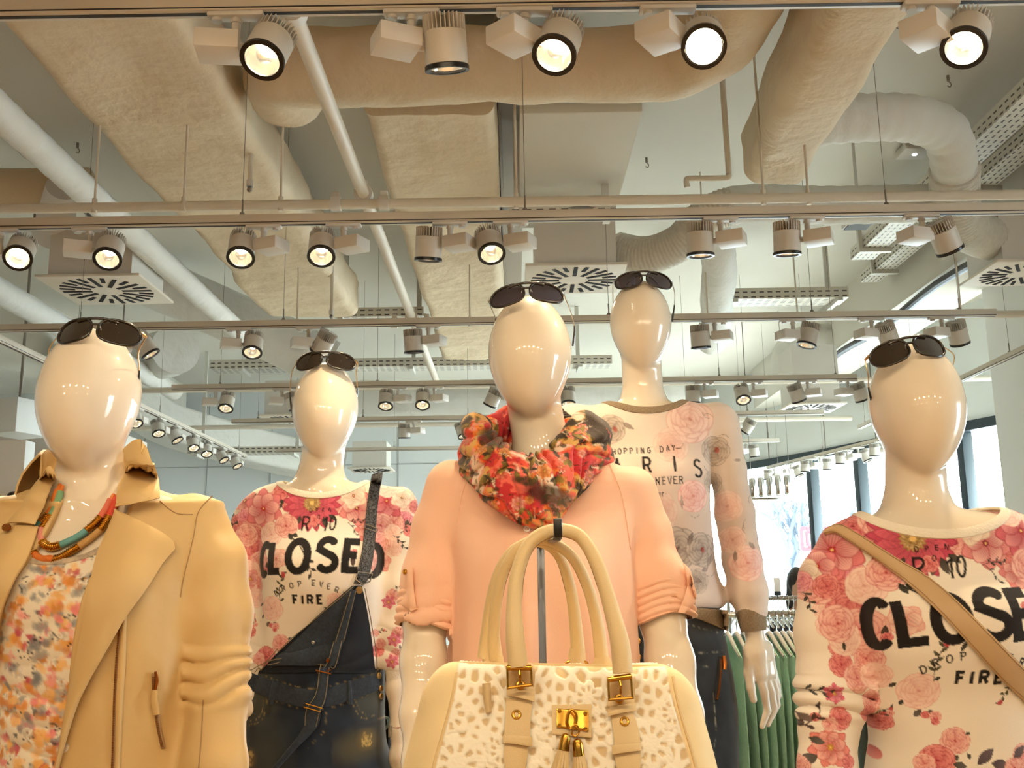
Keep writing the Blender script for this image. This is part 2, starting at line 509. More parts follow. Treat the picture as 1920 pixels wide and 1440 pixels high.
def ribbed(pts, r, rib=0.006, n=26, pitch=0.02):
    s = np.concatenate([[0], np.cumsum(np.linalg.norm(np.diff(pts, axis=0), axis=1))])
    k = int(s[-1] / (pitch / 4)) + 1
    q = np.stack([np.interp(np.linspace(0, s[-1], k), s, pts[:, a]) for a in range(3)], 1)
    rr = r + rib * np.sin(np.linspace(0, s[-1], k) / pitch * 2 * math.pi)
    return MB().tube(q, rr, n)
ribbed(fp[:62], 0.108, 0.004, pitch=0.09).build('wrapped_hose', M['wrapwhite'], ft, angle=70)
ribbed(fp[60:], 0.118, 0.003, pitch=0.022).build('hose', M['flex'], ft, angle=70)
fp2 = spline([P(1158, 470, 5.4), P(1215, 478, 5.3), P(1275, 455, 5.2), P(1325, 405, 5.1), P(1400, 382, 5.05), P(1560, 385, 5.05), P(1760, 380, 5.1)], 12)
ft2 = thing('flexible_duct', 'ribbed flexible duct curling up from the plate beside the back mannequin', 'duct', fp2[0])
ribbed(fp2[:46], 0.1, 0.003, pitch=0.02).build('hose', M['flex'], ft2, angle=70)
ribbed(fp2[44:], 0.1, 0.002, pitch=0.1).build('wrapped_hose', M['wrapwhite'], ft2, angle=70)
wrapped('round_duct', circ(0.11), [P(1325, 400, 5.6), P(1345, 480, 5.9), P(1345, 560, 6.6), P(1335, 640, 7.4)],
        'pale wrapped duct behind the downlights, dropping beside the back mannequin', 'duct', 'wrapwhite', seed=9, nseg=30)
# left side
s = np.array([[-1.97, 2.2, 3.42], [-1.97, 7.4, 3.40]])
def spiral(a, b, r, pitch=0.14):
    L = np.linalg.norm(b - a); k = int(L / 0.02)
    t = np.linspace(0, 1, k)
    rr = r + 0.004 * ((t * L / pitch) % 1.0)
    return MB().tube(a + (b - a) * t[:, None], rr, 22)
tag(spiral(s[0], s[1], 0.066).build('insulated_pipe', M['wrapwhite'], angle=50, origin=s[0]), 'white insulated pipe slanting in from the left edge', 'pipe')
a, c = np.array([-3.05, 4.6, 3.35]), np.array([-3.05, 9.0, 3.33])
tag(spiral(a, c, 0.075).build('insulated_pipe', M['wrapwhite'], angle=50, origin=a), 'white insulated pipe passing behind the left ceiling vent', 'pipe')
wrapped('round_duct', circ(0.12), [(-4.4, 5.2, 3.72), (-3.1, 5.2, 3.72), (-2.28, 5.2, 3.72)], 'shaded round duct crossing behind the insulated pipe at the left', 'duct', seed=11, lump=0.004)
b = MB(); b.cyl(P(118, 352, 5.05), P(98, 440, 5.35), 0.085, 0.105, 28)
tag(b.build('duct_drop', M['white'], angle=50, origin=P(118, 352, 5.05)), 'short tapering duct stub below the shaded round duct', 'duct')
for k, (px, py, Y, r, L_, lab) in enumerate(((330, 655, 8.0, 0.2, 1.6, 'white round duct end behind the left mannequin head'),
                                         (1450, 660, 8.6, 0.17, 0.0, ''),)):
    if not lab: continue
    p = P(px, py, Y)
    wrapped('round_duct', circ(r), [p, p + np.array([-0.4, 0.5, 0.05]), p + np.array([-1.3, 0.9, 0.1])], lab, 'duct', 'wrapwhite', seed=20 + k, lump=0.004)
ep = [P(1480, 712, 9.2), P(1480, 680, 9.2), P(1490, 655, 9.2), P(1520, 643, 9.2), P(1590, 640, 9.2), P(1650, 640, 9.3)]
wrapped('round_duct', circ(0.17), ep, 'white elbow duct left of the right mannequin head', 'duct', 'wrapwhite', seed=23, lump=0.003, nseg=50)
wrapped('round_duct', circ(0.2), [(-1.6, 10.5, 3.5), (-0.8, 10.4, 3.45), (0.3, 10.4, 3.45), (1.9, 10.5, 3.5)], 'pale round duct crossing far behind the middle mannequin', 'duct', 'wrapwhite', seed=24, lump=0.01)
wrapped('rectangular_duct', rrect(0.6, 0.4, 0.05), [(-4.4, 11.1, 3.91), (-3.9, 11.4, 3.4), (-2.2, 12.5, 3.02)], 'white slanting duct in the far left corner', 'duct', 'wrapwhite', seed=25, lump=0.006)
wrapped('round_duct', circ(0.2), [(-2.9, 7.3, 3.95), (-1.95, 7.7, 3.55), (-1.45, 7.85, 3.3)], 'grey round duct slanting down behind the second mannequin', 'duct', 'wrapwhite', seed=26, lump=0.004)
# flat soffit board right of the slot
b = MB(); b.box((0.31, 4.69, 3.56), (0.52, 1.42, 0.05), ch=0.008)
tag(b.build('soffit_board', M['ceiling'], angle=30, origin=(0.31, 4.7, 3.56)), 'flat cream ceiling board right of the dark slot', 'board')
b = MB(); b.box((0.02, 7.0, 3.98), (0.13, 7.0, 0.2)); b.box((-0.04, 7.0, 3.84), (0.012, 7.0, 0.08))
struct(b.build('trim_30', mat('steel_joist', '#9a8d7c', 0.6), smooth=False))

# ceiling vents: a plenum box with a swirl plate
def vent(center, w, boxh, label, seed=0):
    c = np.asarray(center, float)
    t = thing('ceiling_vent', label, 'vent', c, 'square ceiling vents with swirl slots')
    b = MB(); b.box(c + (0, 0, 0.008), (w, w, 0.016), ch=0.003); b.build('plate', M['diff'], t, angle=30)
    b = MB(); b.box(c + (0, 0, 0.02 + boxh / 2), (w * 0.80, w * 0.88, boxh)); b.build('plenum_box', M['white'], t, smooth=False)
    b = MB()
    n = 24
    for i in range(n):
        a = 2 * math.pi * i / n
        d = np.array([math.cos(a), math.sin(a), 0])
        r0, r1 = (0.15, 0.44) if i % 2 == 0 else (0.30, 0.44)
        b.box(c + d * (r0 + r1) / 2 * w + (0, 0, -0.001), ((r1 - r0) * w, 0.020 * w / 0.5, 0.004), X=d)
    b.build('slots', M['darkgap'], t, smooth=False)
    return t
vent((-2.26, 5.47, 3.23), 0.56, 0.26, 'square vent with round swirl slots above the left mannequin')
vent((0.35, 5.40, 3.23), 0.54, 0.28, 'square vent with swirl slots between the middle and back mannequin heads')
vent((2.83, 5.42, 3.23), 0.47, 0.26, 'square vent with swirl slots cut by the right edge')
vent(P(1520, 766, 8.4), 0.47, 0.48, 'square vent with swirl slots left of the right mannequin')
vent(P(545, 787, 9.0), 0.47, 0.30, 'square vent with swirl slots beside the second mannequin neck')
vent(P(697, 882, 12.0), 0.50, 0.30, 'small square vent with swirl slots above the second mannequin shoulder')

# scaffold pipes under the ceiling
def pipe(a, c, r, label, m='pipe', couplers=()):
    a = np.asarray(a, float); c = np.asarray(c, float)
    t = thing('ceiling_pipe', label, 'pipe', a)
    MB().cyl(a, c, r, n=16).build('tube', M[m], t)
    for q in couplers:
        q = np.asarray(q, float); d = (c - a) / np.linalg.norm(c - a)
        b = MB(); b.cyl(q - d * 0.02, q + d * 0.02, r * 1.5, n=16)
        b.box(q + (0, 0, r * 1.5), (0.03, 0.02, 0.04), ch=0.003); b.build('coupler', M['white'], t, angle=40)
    return t
PZ_ = 3.15
pipe((-3.6, 3.98, PZ_), (4.2, 4.02, PZ_ + 0.0), 0.021, 'long horizontal pipe above the second track', couplers=[(-0.72, 3.99, PZ_), (-0.52, 3.99, PZ_)])
pipe((-3.8, 5.97, PZ_), (4.4, 6.0, PZ_), 0.023, 'long horizontal pipe just above the third track', couplers=[(-0.71, 5.98, PZ_), (-0.51, 5.98, PZ_)])
pipe((-3.8, 8.0, PZ_), (4.0, 8.05, PZ_), 0.023, 'horizontal pipe behind the fourth track')
pipe((-3.8, 10.0, PZ_), (3.4, 10.05, PZ_), 0.023, 'horizontal pipe behind the fifth track')
pipe((-0.605, 1.9, PZ_ + 0.045), (-0.61, 8.2, PZ_ + 0.045), 0.026, 'slanting pipe running away left of the middle mannequin', couplers=[(-0.605, 2.62, PZ_ + 0.045), (-0.607, 4.0, PZ_ + 0.045), (-0.608, 6.0, PZ_ + 0.045)])
pp = spline([P(1289, 352, 4.6), P(1287, 338, 4.6), P(1296, 335, 4.6), P(1358, 334, 4.6), P(1366, 330, 4.6), P(1366, 318, 4.6), P(1358, 205, 4.45), np.array([P(1358, 205, 4.45)[0], P(1358, 205, 4.45)[1], CEILZ - 0.002])], 6)
tag(MB().tube(pp, 0.014, 12).build('drain_pipe', M['pipe'], angle=60, origin=pp[0]), 'thin bent pipe dropping below the round duct at the right', 'pipe')
for px, y0, y1, Y, lab in ((473, 215, 350, 4.3, 'short hanging pipe stub over the second track, left of the slanting pipe'), (623, 500, 590, 6.2, 'hanging pipe stub right of the stepped duct end'),):
    a, c = P(px, y0, Y), P(px + 1, y1, Y)
    c[0] = a[0]
    t = thing('pipe_stub', lab, 'pipe', c)
    MB().cyl(a, c, 0.011, n=12).build('tube', M['pipe'], t)
    MB().cyl(c + (0, 0, 0.0), c + (0, 0, 0.03), 0.016, n=12).build('collar', M['white'], t)
    MB().lathe([(0, -0.014), (0.010, -0.008), (0.013, 0), (0.010, 0.008), (0, 0.014)], c + (0, 0, -0.014), n=12).build('nozzle', M['wire'], t)
# hanger rods from the pipes to the ceiling
rod_spots = [(-1.72, 3.98, PZ_, CEILZ), (-1.35, 3.98, PZ_, CEILZ), (-0.95, 3.99, PZ_, CEILZ), (0.03, 4.0, PZ_, CEILZ), (1.06, 4.0, PZ_, CEILZ), (1.25, 4.01, PZ_, CEILZ),
             (-2.55, 4.0, PZ_, CEILZ), (-3.3, 5.97, PZ_, CEILZ), (-1.3, 5.97, PZ_, CEILZ), (-0.25, 5.98, PZ_, CEILZ), (2.75, 6.0, PZ_, CEILZ), (1.75, 6.0, PZ_, CEILZ), (1.2, 5.99, PZ_, CEILZ)]
for i, (x, y, z0, z1) in enumerate(rod_spots):
    b = MB(); b.cyl((x, y, z0 + 0.02), (x, y, z1), 0.0055, n=8); b.cyl((x, y, z0 - 0.028), (x, y, z0 + 0.035), 0.011, n=10)
    line = 'long pipe above the second track' if y < 5 else 'pipe just above the third track'
    same = sorted(q[0] for q in rod_spots if (q[1] < 5) == (y < 5))
    tag(b.build('hanger_rod', M['pipe'], origin=(x, y, z0)), '%s hanger rod from the left holding the %s' % (('first', 'second', 'third', 'fourth', 'fifth', 'sixth', 'seventh', 'eighth')[same.index(x)], line), 'rod', 'pipe hanger rods')

# perforated cable trays
def tray_mat():
    m = mat('perforated_tray', '#d8d3c6', 0.5, 0.1)
    nt = m.node_tree; b = nt.nodes['Principled BSDF']; L = nt.links.new
    tc = nt.nodes.new('ShaderNodeTexCoord')
    br = nt.nodes.new('ShaderNodeTexBrick')
    br.inputs['Scale'].default_value = 1.0
    br.inputs['Brick Width'].default_value = 0.06; br.inputs['Row Height'].default_value = 0.036; br.inputs['Mortar Size'].default_value = 0.0135
    br.offset = 0.0
    br.inputs['Color1'].default_value = br.inputs['Color2'].default_value = (0.10, 0.085, 0.07, 1)
    br.inputs['Mortar'].default_value = tuple(lin('#d8d3c6')) + (1,)
    L(tc.outputs['UV'], br.inputs['Vector']); L(br.outputs['Color'], b.inputs['Base Color'])
    return m
M['tray'] = tray_mat()
def tray(a, c, w, h, label, rodz=None, Z=None):
    a = np.asarray(a, float); c = np.asarray(c, float)
    t = thing('cable_tray', label, 'cable tray', a)
    d = (c - a); L_ = np.linalg.norm(d); d /= L_
    s = np.cross((0, 0, 1.0), d); s /= np.linalg.norm(s)
    z = np.cross(d, s)
    # bottom and two side flanges, each with a UV in metres so that the slots keep their size
    V = []; F = []; UVs = []
    th = 0.003
    secs = [(-w / 2, h), (-w / 2, 0), (w / 2, 0), (w / 2, h), (w / 2 - th, h), (w / 2 - th, th), (-w / 2 + th, th), (-w / 2 + th, h)]
    for q in (a, c):
        for u, v in secs: V.append(q + s * u + z * v)
    F = [(i, (i + 1) % 8, 8 + (i + 1) % 8, 8 + i) for i in range(8)]
    b = MB(); b.add(V, F)
    o = b.build('tray', M['tray'], t, smooth=False)
    me = o.data
    uv = me.uv_layers.new(name='UVMap')
    org = wloc(t)
    for poly in me.polygons:
        for li in poly.loop_indices:
            q = np.array(me.vertices[me.loops[li].vertex_index].co) + org - a
            nrm = np.array(poly.normal)
            uv.data[li].uv = (q @ d, q @ z + 0.005 if abs(nrm @ s) > 0.5 else q @ s + w / 2)
    bb = MB()
    for k, (u, v, r) in enumerate(((-w * 0.25, 0.02, 0.012), (0, 0.018, 0.010), (w * 0.22, 0.02, 0.012))):
        q = np.array([a + d * L_ * f + s * (u + 0.01 * math.sin(7 * f + k)) + z * v for f in np.linspace(0.01, 0.99, 16)])
        bb.tube(q, r, 8)
    bb.build('cables', M['cable'], t)
    for f in np.linspace(0.08, 0.92, max(2, int(L_ / 1.1))):
        q = a + d * L_ * f
        hb = MB(); hb.box(q + z * (-0.015), (0.035, w + 0.06, 0.03), X=d)
        hb.box(np.array([q[0], q[1], (q[2] + CEILZ) / 2 - 0.003]) + s * (w / 2 + 0.02), (0.035, 0.025, CEILZ - q[2] - 0.004), X=d)
        hb.build('bracket', M['zinc'], t, smooth=False)
    return t
tray((-1.30, 7.3, 3.52), (-0.64, 7.3, 3.52), 0.2, 0.07, 'perforated cable tray behind the slanting pipe')
tray((0.0, 4.72, 3.36), (0.52, 4.72, 3.36), 0.07, 0.05, 'short perforated rail under the flat cream board')
tray((-2.7, 8.95, 3.5), (0.9, 9.0, 3.5), 0.22, 0.08, 'long perforated cable tray behind the third track')
tray((1.55, 7.2, 3.58), (2.45, 7.2, 3.58), 0.22, 0.08, 'perforated cable tray behind the downlights on the right')
tray((2.50, 3.7, 3.80), (2.50, 6.9, 3.80), 0.16, 0.08, 'perforated cable tray running away at the right, nearer the flexible duct')
tray((2.80, 3.7, 3.84), (2.80, 7.6, 3.84), 0.14, 0.08, 'outermost perforated cable tray running away at the right')
tray((-3.4, 10.6, 2.95), (-2.2, 10.6, 2.95), 0.2, 0.07, 'far perforated tray behind the left diagonal track')
# concrete downstand and boxed soffit along the right side
b = MB(); b.box((3.2, 8.2, 3.86), (0.5, 8.0, 0.48)); struct(b.build('trim_31', M['ceiling'], smooth=False))
b = MB(); b.box((-4.4, 8.2, 3.85), (0.5, 9.0, 0.5)); struct(b.build('trim_32', M['ceiling'], smooth=False))
cp = [np.array([2.95, y, 3.55 + 0.02 * math.sin(3 * y)]) for y in np.linspace(5.2, 9.6, 18)]
tag(MB().tube(cp, 0.03, 10).build('cable_bundle', M['black'], origin=cp[0]), 'dark cable bundle along the boxed beam at the right', 'cable')
# small things on the ceiling
p = PZ(1714, 282, CEILZ - 0.03)
t = thing('ceiling_lamp', 'small square emergency lamp on the ceiling inside the duct bend', 'lamp', p)
b = MB(); b.box(p, (0.17, 0.17, 0.05), ch=0.008); b.build('housing', M['white'], t, angle=30)
b = MB(); b.lathe([(0.0, -0.032), (0.012, -0.030), (0.016, -0.024)], p, n=14); b.build('led', mat('led', '#ffffff', emit=((0.95, 1, 1), 6)), t)
p = P(1612, 422, 5.6)
t = thing('loudspeaker_box', 'small white ceiling box with a dark square face behind the second track', 'speaker', p)
b = MB(); b.box(p + (0, 0, 0.045), (0.15, 0.2, 0.08), ch=0.004); b.build('housing', M['white'], t, angle=30)
b = MB(); b.box(p + (0, 0, 0.003), (0.13, 0.17, 0.008)); b.build('grille', mat('grey_grille', '#5d5d59', 0.7), t, smooth=False)
b = MB(); b.cyl(p + (0, 0, 0.08), (p[0], p[1], CEILZ), 0.01, n=8); b.build('stem', M['zinc'], t)
p = P(175, 398, 5.2)
t = thing('loudspeaker_box', 'dark tilted loudspeaker behind the insulated pipe at the left', 'speaker', p)
b = MB(); b.box(p, (0.11, 0.1, 0.05), X=(0.8, 0.2, -0.5), ch=0.005); b.build('cabinet', M['black'], t, angle=30)
b = MB(); b.box(p + (0, 0.05, 0.06), (0.02, 0.02, 0.1)); b.build('bracket', M['black'], t, smooth=False)
cp = spline([P(0, 225, 4.6), P(25, 270, 4.6), P(55, 300, 4.6), P(85, 308, 4.65)], 8)
tag(MB().tube(cp, 0.006, 8).build('cable', M['cable'], origin=cp[0]), 'thin red-brown cable sagging at the left edge', 'cable')
cp = spline([(-0.045, 4.3, 3.9), (-0.04, 5.2, 3.86), (-0.045, 6.2, 3.88), (-0.04, 7.6, 3.86)], 8)
tag(MB().tube(cp, 0.009, 8).build('cable', M['black'], origin=cp[0]), 'dark cable running along the ceiling slot', 'cable')
# ceiling hooks with thin drop wires
for i, (px, py) in enumerate(((1212, 296), (1245, 432), (1777, 142), (1508, 372), (146, 268), (1680, 30))):
    p = PZ(px, py, CEILZ)
    b = MB(); b.cyl(p, p - (0, 0, 0.03), 0.008, n=8)
    b.tube(spline([p - (0, 0, 0.03), p + (0.012, 0, -0.045), p + (0.006, 0, -0.062), p + (-0.008, 0, -0.055)], 5), 0.003, 6)
    lab = ('hook on the ceiling right of the flat board', 'hook on the ceiling above the curling flexible duct', 'hook on the ceiling above the duct bend', 'hook on the ceiling just under the slanting duct mouth', 'hook on the ceiling above the insulated pipe at the left', 'hook on the ceiling beside the rightmost near light')[i]
    tag(b.build('ceiling_hook', M['wire'], origin=p), 'small ' + lab, 'hook', 'ceiling hooks')
# ================================================================== light tracks and spotlights
TZ = 2.9
M['reflector'] = mat('spot_reflector_lit', '#fbf3e2', 0.16, 1.0, emit=((1.0, 0.86, 0.60), 0.35))
M['filament'] = mat('spot_core_lit', '#ffffff', 0.3, emit=((1.0, 0.90, 0.70), 45.0))
M['bezel'] = mat('spot_bezel_black', '#171310', 0.3)
M['boxwhite'] = mat('driver_box_white', '#d8d1c6', 0.4)
def track(a, c, label, wires=(), slot=True):
    a = np.asarray(a, float); c = np.asarray(c, float)
    d = c - a; L_ = np.linalg.norm(d); d /= L_
    s = np.cross((0, 0, 1.0), d)
    t = thing('light_track', label, 'light track', a, 'ceiling light tracks')
    b = MB(); b.box((a + c) / 2 + (0, 0, 0.019), (L_, 0.036, 0.038), X=d, ch=0.002); b.build('rail', M['track'], t, angle=30)
    b = MB(); b.box((a + c) / 2 + (0, 0, 0.0), (L_ * 0.998, 0.012, 0.0016), X=d)
    for k in (-1, 1): b.box((a + c) / 2 + s * 0.0182 * k + (0, 0, 0.006), (L_ * 0.998, 0.001, 0.0035), X=d)
    b.build('slot', M['slot'], t, smooth=False)
    for f in wires:
        q = a + d * L_ * f
        b = MB(); b.cyl(q + (0, 0, 0.036), q + (0, 0, 0.05), 0.012, 0.008, n=10); b.cyl(q + (0, 0, 0.05), q + (0, 0, 0.1), 0.0035, n=8)
        b.cyl(q + (0, 0, 0.1), (q[0], q[1], CEILZ), 0.0014, n=6); b.build('suspension_wire', M['wire'], t)
    return t
# ---- one spotlight, built hanging from the origin with its lamp aiming straight down
def lamp_parts(fins=30, n=32):
    r, L_ = 0.049, 0.118
    parts = {}
    b = MB(); b.lathe([(0, 0.028), (r * 0.96, 0.028), (r, 0.026), (r, -0.056), (r - 0.003, -0.058), (r - 0.0035, -0.052), (r * 0.86, -0.038), (r * 0.64, -0.021), (r * 0.38, -0.008), (0.0, -0.006)], n=n)
    parts['housing'] = (b, 'lampwhite')
    b = MB()
    for i in range(fins):
        a = 2 * math.pi * i / fins
        d = np.array([math.cos(a), math.sin(a), 0])
        b.box(d * (r * 0.70) + (0, 0, 0.045), (r * 0.6, 0.0024, 0.036), X=d)
    b.cyl((0, 0, 0.028), (0, 0, 0.060), r * 0.40, n=20)
    parts['heat_sink'] = (b, 'lampwhite')
    b = MB(); b.lathe([(r + 0.0005, -0.048), (r + 0.0022, -0.05), (r + 0.0022, -0.060), (r - 0.006, -0.060), (r - 0.006, -0.052)], n=n, closed=True)
    b.lathe([(r - 0.0062, -0.0535), (r - 0.0062, -0.0585), (r - 0.0088, -0.0585), (r - 0.0088, -0.0535)], n=n, closed=True)
    parts['bezel'] = (b, 'bezel')
    b = MB(); b.lathe([(r - 0.0045, -0.056), (r * 0.83, -0.042), (r * 0.62, -0.025), (r * 0.36, -0.012), (0.0, -0.010)], n=20, caps=False)
    parts['reflector'] = (b, 'reflector')
    b = MB(); b.lathe([(0.0, -0.026), (0.012, -0.0245), (0.0155, -0.018), (0.014, -0.0125)], n=16)
    parts['lamp_core'] = (b, 'filament')
    return parts
LP = {}
def lamp_mesh(name, b, m):
    o = b.build(name, M[m], angle=40)
    LP[name] = o
    return o
for k_, (b_, m_) in lamp_parts().items(): lamp_mesh(k_, b_, m_)
b = MB(); b.box((0, 0, -0.006), (0.13, 0.034, 0.012), ch=0.004); b.cyl((-0.045, -0.0, -0.012), (-0.045, 0, -0.02), 0.012, n=12); lamp_mesh('track_adapter', b, 'white')
b = MB(); b.cyl((0, 0, -0.012), (0, 0, -0.07), 0.0105, n=14); b.cyl((0, 0, -0.016), (0, 0, -0.026), 0.0135, n=14); lamp_mesh('stem', b, 'lampwhite')
b = MB(); b.box((-0.037, 0, -0.085), (0.098, 0.088, 0.045), ch=0.0025); b.cyl((0.01, 0, -0.085), (0.032, 0, -0.085), 0.011, n=14); lamp_mesh('driver_box', b, 'boxwhite')
for o in LP.values(): C.objects.unlink(o)
ORD = ['first', 'second', 'third', 'fourth', 'fifth', 'sixth', 'seventh', 'eighth', 'ninth', 'tenth', 'eleventh', 'twelfth', 'thirteenth', 'fourteenth', 'fifteenth']
def spotlight(pos, aim, label, side=1, yaw=0.0, power=0.0, size=1.0, group='ceiling track spotlights', boxyaw=0.0):
    """pos: point under the track; side=1 lamp to the right of its box, -1 to the left"""
    t = thing('track_spotlight', label, 'spotlight', pos, group)
    t.rotation_euler = (0, 0, yaw + (0 if side > 0 else math.pi))
    t.scale = (size,) * 3
    Rz = Matrix.Rotation(t.rotation_euler.z, 3, 'Z')
    a = Rz.inverted() @ Vector(aim).normalized()
    q = Vector((0, 0, -1)).rotation_difference(a)
    # keep the fins upright: no twist needed, the can is round
    for k, o in LP.items():
        c = o.copy(); C.objects.link(c); c.parent = t
        if k in ('housing', 'heat_sink', 'bezel', 'reflector', 'lamp_core'):
            c.location = (0.078, 0, -0.085)
            c.rotation_mode = 'QUATERNION'; c.rotation_quaternion = q
        elif k == 'driver_box': c.rotation_euler = (0, 0, boxyaw)
        else: c.location = (0, 0, 0)
    if power > 0:
        l = bpy.data.lights.new('spot', 'SPOT')
        l.energy = power * LAMP_W; l.color = LAMP_COL; l.spot_size = R(75); l.spot_blend = 0.7; l.shadow_soft_size = 0.035
        lo = bpy.data.objects.new('spot_beam', l); C.objects.link(lo)
        lo.parent = t; lo.rotation_mode = 'QUATERNION'
        lo.rotation_quaternion = q
        lo.location = Vector((0.078, 0, -0.085)) + a * 0.066
    return t
UL = dict(facing='lit spotlight facing the shop front', down='spotlight pointing down', away='spotlight turned away', side='spotlight tilted sideways')
def at_track(px, Y, z=TZ):
    """x of the point of a track at distance Y seen under photo column px (row of the track)"""
    d = ray(px, 720 - FPX * math.tan(math.atan((z - CAMZ) / Y) - PITCH))
    return d[0] / d[1] * Y
TR = [
 # Y, x0, x1, label, wires, lamps: (px of the can, side, aim, kind, power)
 (2.14, -2.6, 2.4, 'nearest light track along the top edge', (0.1, 0.5, 0.9), 'nearest track', [
   (505, 1, (-0.14, -0.50, -0.85), 'facing', 45), (835, 1, (0.05, 0.30, -0.95), 'down', 45), (1048, 1, (-0.24, -0.50, -0.85), 'facing', 45),
   (1318, 1, (-0.12, -0.72, -0.68), 'facing', 45), (1815, 1, (-0.42, -0.46, -0.78), 'facing', 45)]),
 (3.55, -2.9, 2.9, 'second light track, above the mannequin heads', (0.13, 0.33, 0.51, 0.74, 0.93), 'second track', [
   (40, 1, (0.18, -0.66, -0.66), 'facing', 45), (207, 1, (0.10, -0.55, -0.80), 'facing', 45), (454, -1, (0.08, -0.52, -0.85), 'facing', 45),
   (604, -1, (0.06, -0.52, -0.85), 'facing', 45), (804, -1, (-0.06, 0.20, -0.97), 'down', 45), (918, -1, (0.14, -0.50, -0.85), 'facing', 45),
   (1313, -1, (0.0, 0.12, -0.99), 'down', 45), (1476, -1, (0.0, 0.15, -0.98), 'down', 45), (1772, 1, (0.45, 0.35, -0.82), 'away', 45)]),
 (5.07, -2.75, 2.5, 'third light track, level with the middle mannequin head', (0.1, 0.3, 0.62, 0.82, 0.965), 'third track', [
   (272, 1, (0.55, 0.1, -0.8), 'side', 40), (475, 1, (0.05, -0.45, -0.88), 'facing', 40), (607, 1, (-0.5, 0.4, -0.75), 'away', 40),
   (775, -1, (0.05, 0.15, -0.98), 'down', 40), (1313, -1, (0.05, 0.15, -0.98), 'down', 40), (1517, 1, (-0.3, -0.05, -0.95), 'side', 40),
   (1665, 1, (0.4, 0.45, -0.8), 'away', 40), (1797, 1, (0.3, 0.4, -0.85), 'away', 40)]),
 (6.73, -2.3, 2.33, 'fourth light track, behind the mannequin chins', (0.07, 0.3, 0.55, 0.8, 0.97), 'fourth track', [
   (426, 1, (0.0, -0.45, -0.88), 'facing', 40), (550, 1, (0.3, 0.2, -0.9), 'down', 0), (724, -1, (0.0, -0.42, -0.9), 'facing', 40), (793, -1, (0.0, -0.5, -0.86), 'facing', 40),
   (925, -1, (-0.4, 0.3, -0.85), 'away', 0), (1065, 1, (0.0, -0.3, -0.95), 'facing', 30), (1300, -1, (0.0, 0.1, -1), 'down', 30), (1392, -1, (0.0, -0.5, -0.86), 'facing', 40),
   (1494, -1, (0.35, 0.25, -0.9), 'away', 30), (1613, 1, (0.35, 0.25, -0.9), 'away', 30)]),
 (8.2, -2.3, -0.15, 'fifth light track, left of the middle mannequin', (0.1, 0.5, 0.9), 'fifth track, left length', [
   (758, -1, (0, 0.15, -0.98), 'down', 40), (866, -1, (0.3, -0.3, -0.9), 'side', 40)]),
 (8.2, 1.3, 2.55, 'fifth light track, right of the back mannequin', (0.1, 0.5, 0.9), 'fifth track, right length', [(1403, 1, (-0.5, 0.4, -0.75), 'side', 40)]),
 (10.1, -2.38, -0.4, 'sixth and farthest light track, left of the middle mannequin', (0.1, 0.6), 'sixth track, left length', []),
 (9.9, 2.1, 2.62, 'short far light track beside the back mannequin shoulder', (0.3, 0.8), 'short far track', [(1414, 1, (0.1, 0.1, -1), 'down', 40)]),
]
for Y, x0, x1, lab, wires, short, lamps in TR:
    track((x0, Y, TZ), (x1, Y, TZ), lab, wires)
    for i, (px, side, aim, kind, pw) in enumerate(lamps):
        # the can hangs 0.078 beside its stem and 0.085 below the track
        z = TZ - 0.085
        d = ray(px, 720 - FPX * math.tan(math.atan((z - CAMZ) / Y) - PITCH))
        x = d[0] / d[1] * Y - side * 0.078
        spotlight((x, Y, TZ), aim, '%s, %s on the %s' % (UL[kind], ORD[i], short) + (' from the left' if len(lamps) > 1 else ''), side, power=pw * (1.0 if Y < 4 else 0.3),
                  boxyaw=R((8, 24, 48, 55, 45)[i]) if Y < 3 else R(-24 if side < 0 else 22))
# the two tracks that run away from us at the sides
track((-2.75, 5.2, TZ), (-2.79, 10.5, TZ), 'light track running away at the left edge', (0.2, 0.5, 0.95))
for i, (px, Y, aim, sd) in enumerate(((22, 6.2, (0.5, 0.2, -0.75), 1), (240, 7.4, (0.35, -0.35, -0.8), 1), (292, 7.9, (0.3, -0.35, -0.85), 1), (308, 8.3, (0.5, -0.1, -0.75), 1), (338, 8.8, (0.3, -0.4, -0.8), 1), (352, 9.2, (0.25, -0.4, -0.85), 1), (400, 9.7, (0.5, -0.2, -0.75), 1), (430, 10.2, (0.45, -0.2, -0.75), 1))):
    xx = -2.75 - 0.04 * (Y - 5.2) / 5.3
    spotlight((xx, Y, TZ), aim, 'lit spotlight, %s from the front on the track running away at the left' % ORD[i], sd, yaw=R(-90), power=8)
track((3.07, 5.6, TZ), (3.14, 9.1, TZ), 'light track running away at the right, in front of the pier', (0.15, 0.6, 0.95))
fa, fb = np.array([3.01, 11.97, 2.85]), np.array([3.55, 9.38, 2.85])
track(fa, fb, 'light track in front of the curved window wall', (0.1, 0.5, 0.95))
dv = (fb - fa) / np.linalg.norm(fb - fa)
for i, (f, kind) in enumerate(((0.06, 'down'), (0.22, 'side'), (0.40, 'down'), (0.47, 'down'), (0.68, 'down'), (0.76, 'side'), (0.92, 'down'))):
    q = fa + (fb - fa) * f
    spotlight(q, ((0, 0.1, -1) if kind == 'down' else (0.3, -0.2, -0.9)), 'white spotlight, %s from the far end on the track before the windows' % ORD[i], 1 if i % 2 else -1, yaw=R(10), power=0)
